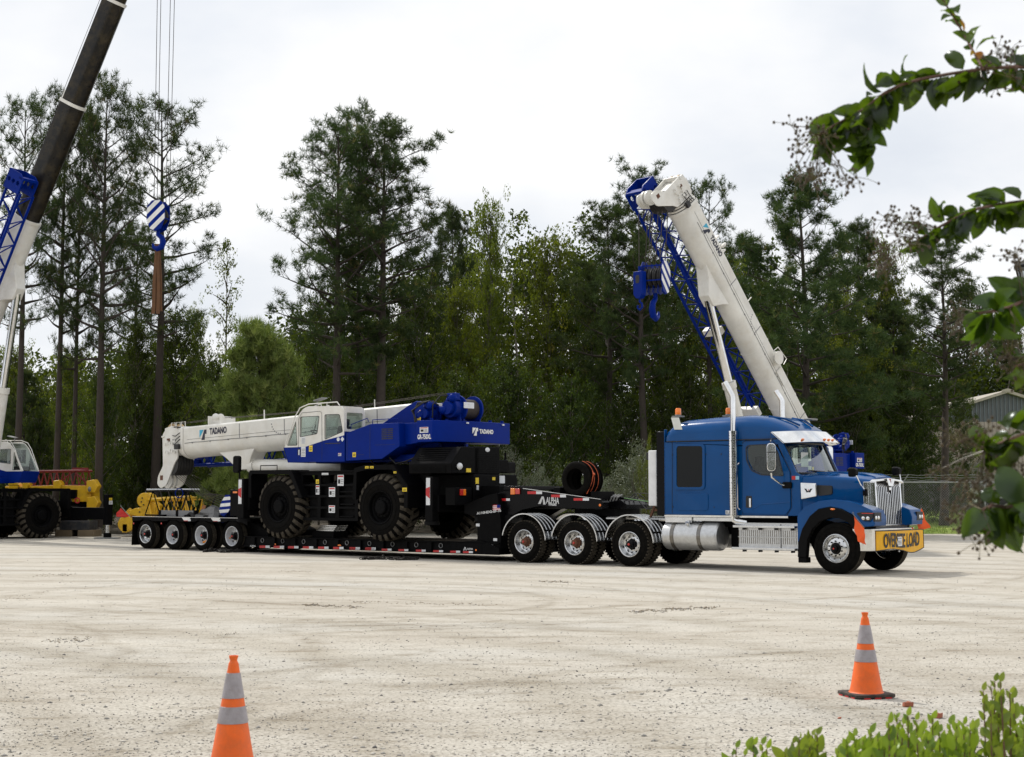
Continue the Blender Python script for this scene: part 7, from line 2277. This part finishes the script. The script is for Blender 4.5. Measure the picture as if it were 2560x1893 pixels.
branch(c1_([(700, 640), (640, 760), (620, 840), (600, 900)]), 3.62, 30, .1, 1, .07, .7, .3, .36, (), .5, W(1900 + 730 * .4237, 552 * .4237, 3.6), seed=4)
branch(c1_([(1310, 400), (1270, 325), (1190, 180), (1110, 50), (1060, -40)]), 3.55, 17, .05, 1, .06, -.3, 1.0, .85, (), .5, W(1900 + 1320 * .4237, 410 * .4237, 3.6), seed=5)
branch(c1_([(1640, 1180), (1500, 1195), (1400, 1210), (1250, 1240), (1150, 1290), (1040, 1350), (950, 1410)]), 3.7, 80, .0, 1, .080, 1.0, .2, .40,
       [(2240, 600, 55, 60, 65, 3.7), (2220, 670, 45, 35, 40, 3.75), (2240, 560, 40, 35, 16, 3.7), (2290, 560, 30, 25, 12, 3.7)], .5, seed=6)
branch(c2_([(860, 215), (783, 245), (700, 280), (620, 300), (540, 310)]), 3.5, 30, .0, 1, .090, 1.0, .3, .45,
       [(2400, 800, 55, 45, 60, 3.55), (2440, 850, 40, 30, 30, 3.6), (2540, 880, 40, 30, 40, 3.5), (2550, 930, 40, 30, 30, 3.5)], .52, seed=7)
branch(c2_([(860, 560), (800, 580), (740, 600)]), 3.5, 8, .0, 1, .07, .6, .3, .5, [(2545, 940, 35, 25, 20, 3.5), (2550, 640, 40, 15, 6, 3.5)], .5, seed=8)
branch(c3_([(900, 490), (826, 525), (700, 570), (590, 610), (500, 650), (420, 690)]), 3.3, 32, .0, 1, .085, 1.0, .35, .48,
       [(2410, 1120, 55, 50, 60, 3.3), (2400, 1180, 50, 35, 45, 3.35), (2480, 1170, 45, 35, 45, 3.3), (2540, 1190, 40, 45, 55, 3.3), (2440, 1240, 40, 30, 30, 3.3)], .55, seed=9)
branch(c3_([(900, 1220), (826, 1240), (740, 1255), (640, 1275), (500, 1255), (400, 1300)]), 3.2, 30, .0, 1, .09, 1.0, .25, .42,
       [(2400, 1300, 45, 30, 24, 3.2), (2420, 1335, 35, 25, 40, 3.2), (2470, 1300, 30, 30, 16, 3.2)], .6, seed=10)

# ================================================================ evergreen shrubs along the lower right edge
def c4_(x, y): return (1800 + x * .3402, 1450 + y * .3402)
def shrub(name, label, tips, Y, seed, size=.042, dens=1.0):
    g = np.random.default_rng(seed)
    xs_ = [c4_(*t)[0] for t in tips]; bx = W(sum(xs_) / len(xs_), 1893, Y).x
    t = thing(name, label, 'shrub', BASE, (bx, Y, 0), 'evergreen shrubs along the lower right edge')
    V, Fc, T = [], [], []; st = M().mat(twig)
    for (x, y) in tips:
        tip = W(*c4_(x, y), Y + g.uniform(-.14, .14))
        base = Vector((bx + (tip.x - bx) * .35, Y + g.uniform(-.1, .1), 0.0))
        mid = base.lerp(tip, .6) + Vector(((tip.x - base.x) * .25, 0, 0))
        pts = [base, mid, mid.lerp(tip, .5) + Vector((g.normal(0, .006), 0, 0)), tip]
        st.path(pts, [.006, .004, .003, .0015], 5, False)
        nl = int(24 * dens)
        for i in range(nl):
            u = 1 - (i / nl) ** 1.1 * .78
            k = min(2, int(u * 3)); p = pts[k].lerp(pts[k + 1], u * 3 - k)
            a = i * 2.4 + g.uniform(-.4, .4)
            d = Vector((math.cos(a) * .55, math.sin(a) * .4, .75 + .6 * (u ** 6)))
            L_ = size * g.uniform(.6, 1.15) * (.6 if i < 3 else 1)
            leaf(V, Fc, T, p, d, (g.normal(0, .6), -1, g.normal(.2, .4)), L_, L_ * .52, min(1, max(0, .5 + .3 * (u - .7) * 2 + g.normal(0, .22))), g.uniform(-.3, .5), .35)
    for i in range(int(len(tips) * 4 * dens)):       # the leafy body lower down
        x0, x1 = min(xs_), max(xs_)
        p = W(g.uniform(x0 - 6, x1 + 6), 1893 + g.uniform(-25, 160), Y + g.uniform(-.15, .2))
        a = g.uniform(0, 6.28); leaf(V, Fc, T, p, (math.cos(a) * .6, math.sin(a) * .4, .6), (g.normal(0, .6), -1, .3), size, size * .52, min(1, max(0, .4 + g.normal(0, .2))), .2, .3)
    st.build('stems', None, t, weld=False)
    fast_mesh('leaves', np.array([tuple(v - Vector((bx, Y, 0))) for v in V]), np.array(Fc), [lm2], t, np.array(T), smooth=True)
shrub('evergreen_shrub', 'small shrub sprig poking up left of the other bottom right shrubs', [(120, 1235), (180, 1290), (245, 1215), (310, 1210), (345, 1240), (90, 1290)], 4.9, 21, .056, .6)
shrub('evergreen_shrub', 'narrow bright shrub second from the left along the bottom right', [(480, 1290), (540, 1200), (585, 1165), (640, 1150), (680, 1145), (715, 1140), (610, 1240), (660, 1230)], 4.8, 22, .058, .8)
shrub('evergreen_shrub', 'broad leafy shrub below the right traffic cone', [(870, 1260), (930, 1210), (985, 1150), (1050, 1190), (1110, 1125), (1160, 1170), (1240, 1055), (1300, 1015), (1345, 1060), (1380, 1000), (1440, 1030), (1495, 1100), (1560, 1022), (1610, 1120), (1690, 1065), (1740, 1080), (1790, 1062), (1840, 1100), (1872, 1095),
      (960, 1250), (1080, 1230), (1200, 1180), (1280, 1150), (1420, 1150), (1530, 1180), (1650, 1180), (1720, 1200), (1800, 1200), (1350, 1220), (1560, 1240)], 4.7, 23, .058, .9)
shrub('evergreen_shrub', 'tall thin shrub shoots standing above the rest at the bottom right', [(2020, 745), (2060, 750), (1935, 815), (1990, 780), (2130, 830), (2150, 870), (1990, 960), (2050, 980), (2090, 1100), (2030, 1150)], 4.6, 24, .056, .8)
shrub('evergreen_shrub', 'shrub shoots cut off by the right edge near the bottom', [(2235, 950), (2200, 1080), (2180, 1150), (2240, 1060), (2260, 1180), (2290, 1000)], 4.6, 25, .058, .8)

# ================================================================ lantern at the right edge
q = W(2578, 690, 10)
lp = thing('street_lamp', 'black lantern lamp head cut by the right edge below the middle branch', 'lamp', BASE, (q.x, 10, 0))
M().mat(blackg).tube((q.x, 10, 0), (q.x, 10, q.z - .12), .035, n=12).build('post', None, lp)
M().mat(blackg).lathe([(.001, .16), (.03, .15), (.05, .11), (.115, .07), (.118, .05), (.02, .05)], (q.x, 10, q.z), (0, 0, 1), 6).build('lantern_roof', None, lp, ang=20)
M().mat(blackg).lathe([(.05, -.12), (.075, -.10), (.07, -.08)], (q.x, 10, q.z), (0, 0, 1), 6).build('lantern_base', None, lp, ang=20)
M().mat(gl_lens).lathe([(.07, -.09), (.10, .05)], (q.x, 10, q.z), (0, 0, 1), 6).build('lantern_glass', None, lp, ang=20)
m = M().mat(blackg)
for k in range(6): m.bar((q.x + .072 * math.cos(k * PI / 3), 10 + .072 * math.sin(k * PI / 3), q.z - .09), (q.x + .103 * math.cos(k * PI / 3), 10 + .103 * math.sin(k * PI / 3), q.z + .055), .01, .01)
m.build('lantern_frame', None, lp)

# ================================================================ chain link fence at the right
def chainlink():
    m, nt, N, L, b = nodes_of('chain link')
    co = coords(nt)
    sp = N.new('ShaderNodeSeparateXYZ'); L.new(co, sp.inputs[0])
    def mt_(op, a, b_):
        n = N.new('ShaderNodeMath'); n.operation = op
        for i, v in enumerate((a, b_)):
            if v is None: continue
            if hasattr(v, 'links'): L.new(v, n.inputs[i])
            else: n.inputs[i].default_value = v
        return n.outputs[0]
    k = 1 / .11
    def line(s):
        v = mt_('MULTIPLY', mt_('ADD', sp.outputs[0], mt_('MULTIPLY', sp.outputs[2], s)), k)
        f_ = mt_('ABSOLUTE', mt_('SUBTRACT', mt_('FRACT', v, None), .5), None)
        return mt_('GREATER_THAN', f_, .46)
    al = mt_('MAXIMUM', line(1.0), line(-1.0))
    L.new(al, b.inputs['Alpha'])
    b.inputs['Base Color'].default_value = (.30, .31, .31, 1); b.inputs['Roughness'].default_value = .5; b.inputs['Metallic'].default_value = .5
    return m
fx0 = W(1900, 1200, 65.0); fx1x = 29.0
fe = thing('chain_link_fence', 'galvanised chain link fence with barbed wire arms behind the truck at the right', 'fence', BASE, (fx0.x, 65, .2))
galv = mat('galvanised steel', (.36, .37, .37), .45, metal=.5)
M().mat(chainlink()).add([(fx0.x, 65, .22), (fx1x, 65, .22), (fx1x, 65, 2.2), (fx0.x, 65, 2.2)], [(0, 1, 2, 3)]).build('mesh_panel', None, fe, smooth=False)
M().mat(galv).tube((fx0.x, 65, 2.21), (fx1x, 65, 2.21), .03, n=8).build('top_rail', None, fe)
xp = W(2258, 1200, 65).x
xposts = [xp - 3.05 * 2, xp - 3.05, xp, W(2462, 1200, 65).x, W(2462, 1200, 65).x + 3.1, W(2462, 1200, 65).x + 6.2]
for x in xposts:
    m = M().mat(galv).tube((x, 65.05, .0), (x, 65.05, 2.24), .038, n=9).tube((x, 65.05, 2.2), (x + .18, 64.8, 2.55), .022, n=6)
    m.build('post', None, fe)
for k in range(3):
    z, y = 2.3 + .11 * k, 65 - .075 * k
    pts = []
    for i in range(60):
        x = fx0.x + (fx1x - fx0.x) * i / 59
        pts.append((x + .05 * k, y, z + .02 * math.sin(i * 2.1 + k)))
    M().mat(galv).path(pts, .008, 4).build('barbed_wire', None, fe)

# ================================================================ white gabled shed, pallets, parked flatbed
def Q_w(x, y, Y): return W(2360 + x * .2421, 960 + y * .2421, Y)
SH = 86.0
pk = Q_w(640, 95, SH); hw = 4.9; zb = .8; ez = pk.z - hw * .31
sd_ = thing('metal_shed', 'gabled metal shed with dark blue-grey gable over beige walls at the right edge', 'building', BASE, (pk.x, SH, zb))
mb_ = mat('beige metal wall', (.42, .36, .32), .55, dirt=.3, dirtcol=(.24, .20, .16))
mg_ = mat('dark gable sheet', (.095, .105, .115), .5, dirt=.4, dirtcol=(.12, .13, .14))
band = Q_w(0, 392, SH).z
x0, x1 = pk.x - hw, pk.x + hw
M().mat(mb_).box(x0, x1, SH, SH + 12, zb, band).box(x0 - 1.4, x0, SH + .4, SH + 6, zb, band - .35).build('wall', None, sd_)
M().mat(mg_).prism([(x0, band), (x1, band), (x1, ez), (pk.x, pk.z), (x0, ez)], SH + .01, SH + 12).build('gable', None, sd_)
m = M().mat(mb_)
for k in range(41):
    x = x0 + k * .24
    m.box(x, x + .05, SH - .04, SH, zb, band)
for k in range(6): m.box(x0 - 1.4 + k * .24, x0 - 1.35 + k * .24, SH + .36, SH + .4, zb, band - .35)
m.build('wall_ribs', None, sd_)
m = M().mat(mat('gable rib', (.16, .19, .22), .5))
for k in range(41):
    x = x0 + k * .24; zt = pk.z - abs(x - pk.x) * .31 - .05
    m.box(x, x + .04, SH - .03, SH + .01, band, zt)
build_split(m, 'gable_rib', None, sd_)
rf = mat('pale roof sheet', (.42, .38, .32), .5, dirt=.4, dirtcol=(.25, .2, .15))
M().mat(rf).prism([(x0 - .45, ez - .17), (pk.x, pk.z + .0), (x1 + .45, ez - .17), (x1 + .45, ez), (pk.x, pk.z + .17), (x0 - .45, ez)], SH - .3, SH + 12.3).build('roof', None, sd_, bev=.01)
M().mat(rf).prism([(pk.x - .35, pk.z + .05), (pk.x + .35, pk.z + .05), (pk.x + .35, pk.z + .15), (pk.x, pk.z + .26), (pk.x - .35, pk.z + .15)], SH - .34, SH - .3).build('ridge_cap', None, sd_)
stn = mat('grey stone pier', (.22, .21, .19), .9, bmp=.8, bscale=4, dirt=.5, dirtcol=(.12, .11, .1))
q = Q_w(350, 1000, 82); M().mat(stn).box(q.x - .5, q.x + .5, 82, 83, .8, 3.4).build('stone_pier', None, sd_, bev=.03)
M().mat(mat('corrugated sheet', (.20, .19, .18), .6)).box(q.x - 3.2, q.x - .5, 82.3, 82.4, .8, 3.2).build('side_sheet', None, sd_)

wood_ = mat('pallet wood', (.42, .26, .12), .85, bmp=.4)
q0, q1 = Q_w(155, 1085, 78), Q_w(275, 1225, 78)
pal = thing('wooden_pallet', 'wooden pallet leaning upright behind the fence, left of the shed pier', 'pallet', BASE, ((q0.x + q1.x) / 2, 78, q1.z))
m = M().mat(wood_)
lean = .42
for k in range(6):
    z = q1.z + .02 + k * (q0.z - q1.z) / 6; xx = q1.x - .62 + (1 - (k + 1) / 6) * lean * .5 - .1
    m.bar((xx - .28, 78, z), (xx + .62, 78, z + .02), .03, (q0.z - q1.z) / 9)
for dx in (-.25, .15, .58): m.bar((q1.x - .62 + lean * .5 + dx - .1, 78.08, q1.z), (q1.x - .62 + dx - .1, 78.08, q0.z), .09, .1)
m.build('slats', None, pal)
q = Q_w(300, 1185, 79)
bk_ = thing('bucket', 'small white bucket beside the leaning pallet', 'bucket', BASE, (q.x, 79, q.z - .2))
M().mat(wht).lathe([(.001, 0), (.22, 0), (.27, .75), (.25, .75), (.2, .03)], (q.x, 79, q.z - .2), (0, 0, 1), 18).build('bucket_body', None, bk_)
M().mat(steelg).path([(q.x + .26 * math.cos(a), 79, q.z + .55 + .12 * math.sin(a)) for a in [i * PI / 8 for i in range(9)]], .012, 5).build('bucket_handle', None, bk_)
q0, q1 = Q_w(420, 900, 80), Q_w(1100, 1185, 80)
fb = thing('flatbed_trailer', 'dark parked equipment trailer with a pale side rail behind the berry branches', 'trailer', BASE, ((q0.x + q1.x) / 2, 80, .5))
M().mat(black).box(q0.x, q1.x, 80, 82.4, q1.z - .1, q1.z + .05).box(q0.x + .3, q1.x, 80.2, 82.2, q1.z + .05, q0.z - 1.0).build('cargo_body', None, fb, bev=.03)
M().mat(galv).box(q0.x - .1, q1.x, 79.9, 80, q1.z + .02, q1.z + .22).build('side_rail', None, fb, bev=.01)
for x in (q0.x + 1.2, q0.x + 2.5):
    wm_ = M().mat(rubber).lathe([(.2, 0), (.48, 0), (.5, .04), (.5, .24), (.48, .28), (.2, .28)], (x, 80.05, 1.0), (0, 1, 0), 28).build('wheel', None, fb, weld=False)
M().mat(black).box(q0.x + .2, q1.x, 80.4, 80.6, 1.2, q1.z - .1).box(q0.x + .3, q0.x + .45, 80.4, 80.6, .5, 1.3).build('trailer_frame', None, fb)

# ================================================================ unseen woods added behind the viewer to darken reflections and ambient light
g = np.random.default_rng(77); C = []; RD = []
for k in range(2200):
    C.append((g.uniform(-90, 90), g.uniform(-34, -26), 13 * g.random() ** .9)); RD.append(g.uniform(1.0, 2.0))
V, Fc, tone = leaf_cloud(g, np.array(C), np.array(RD), 40, .8)
meta(fast_mesh('added_near_woods', V, Fc, [leafd], tone=tone), 'unseen woods added behind the viewer to darken reflections and ambient light', 'woods', kind='stuff')
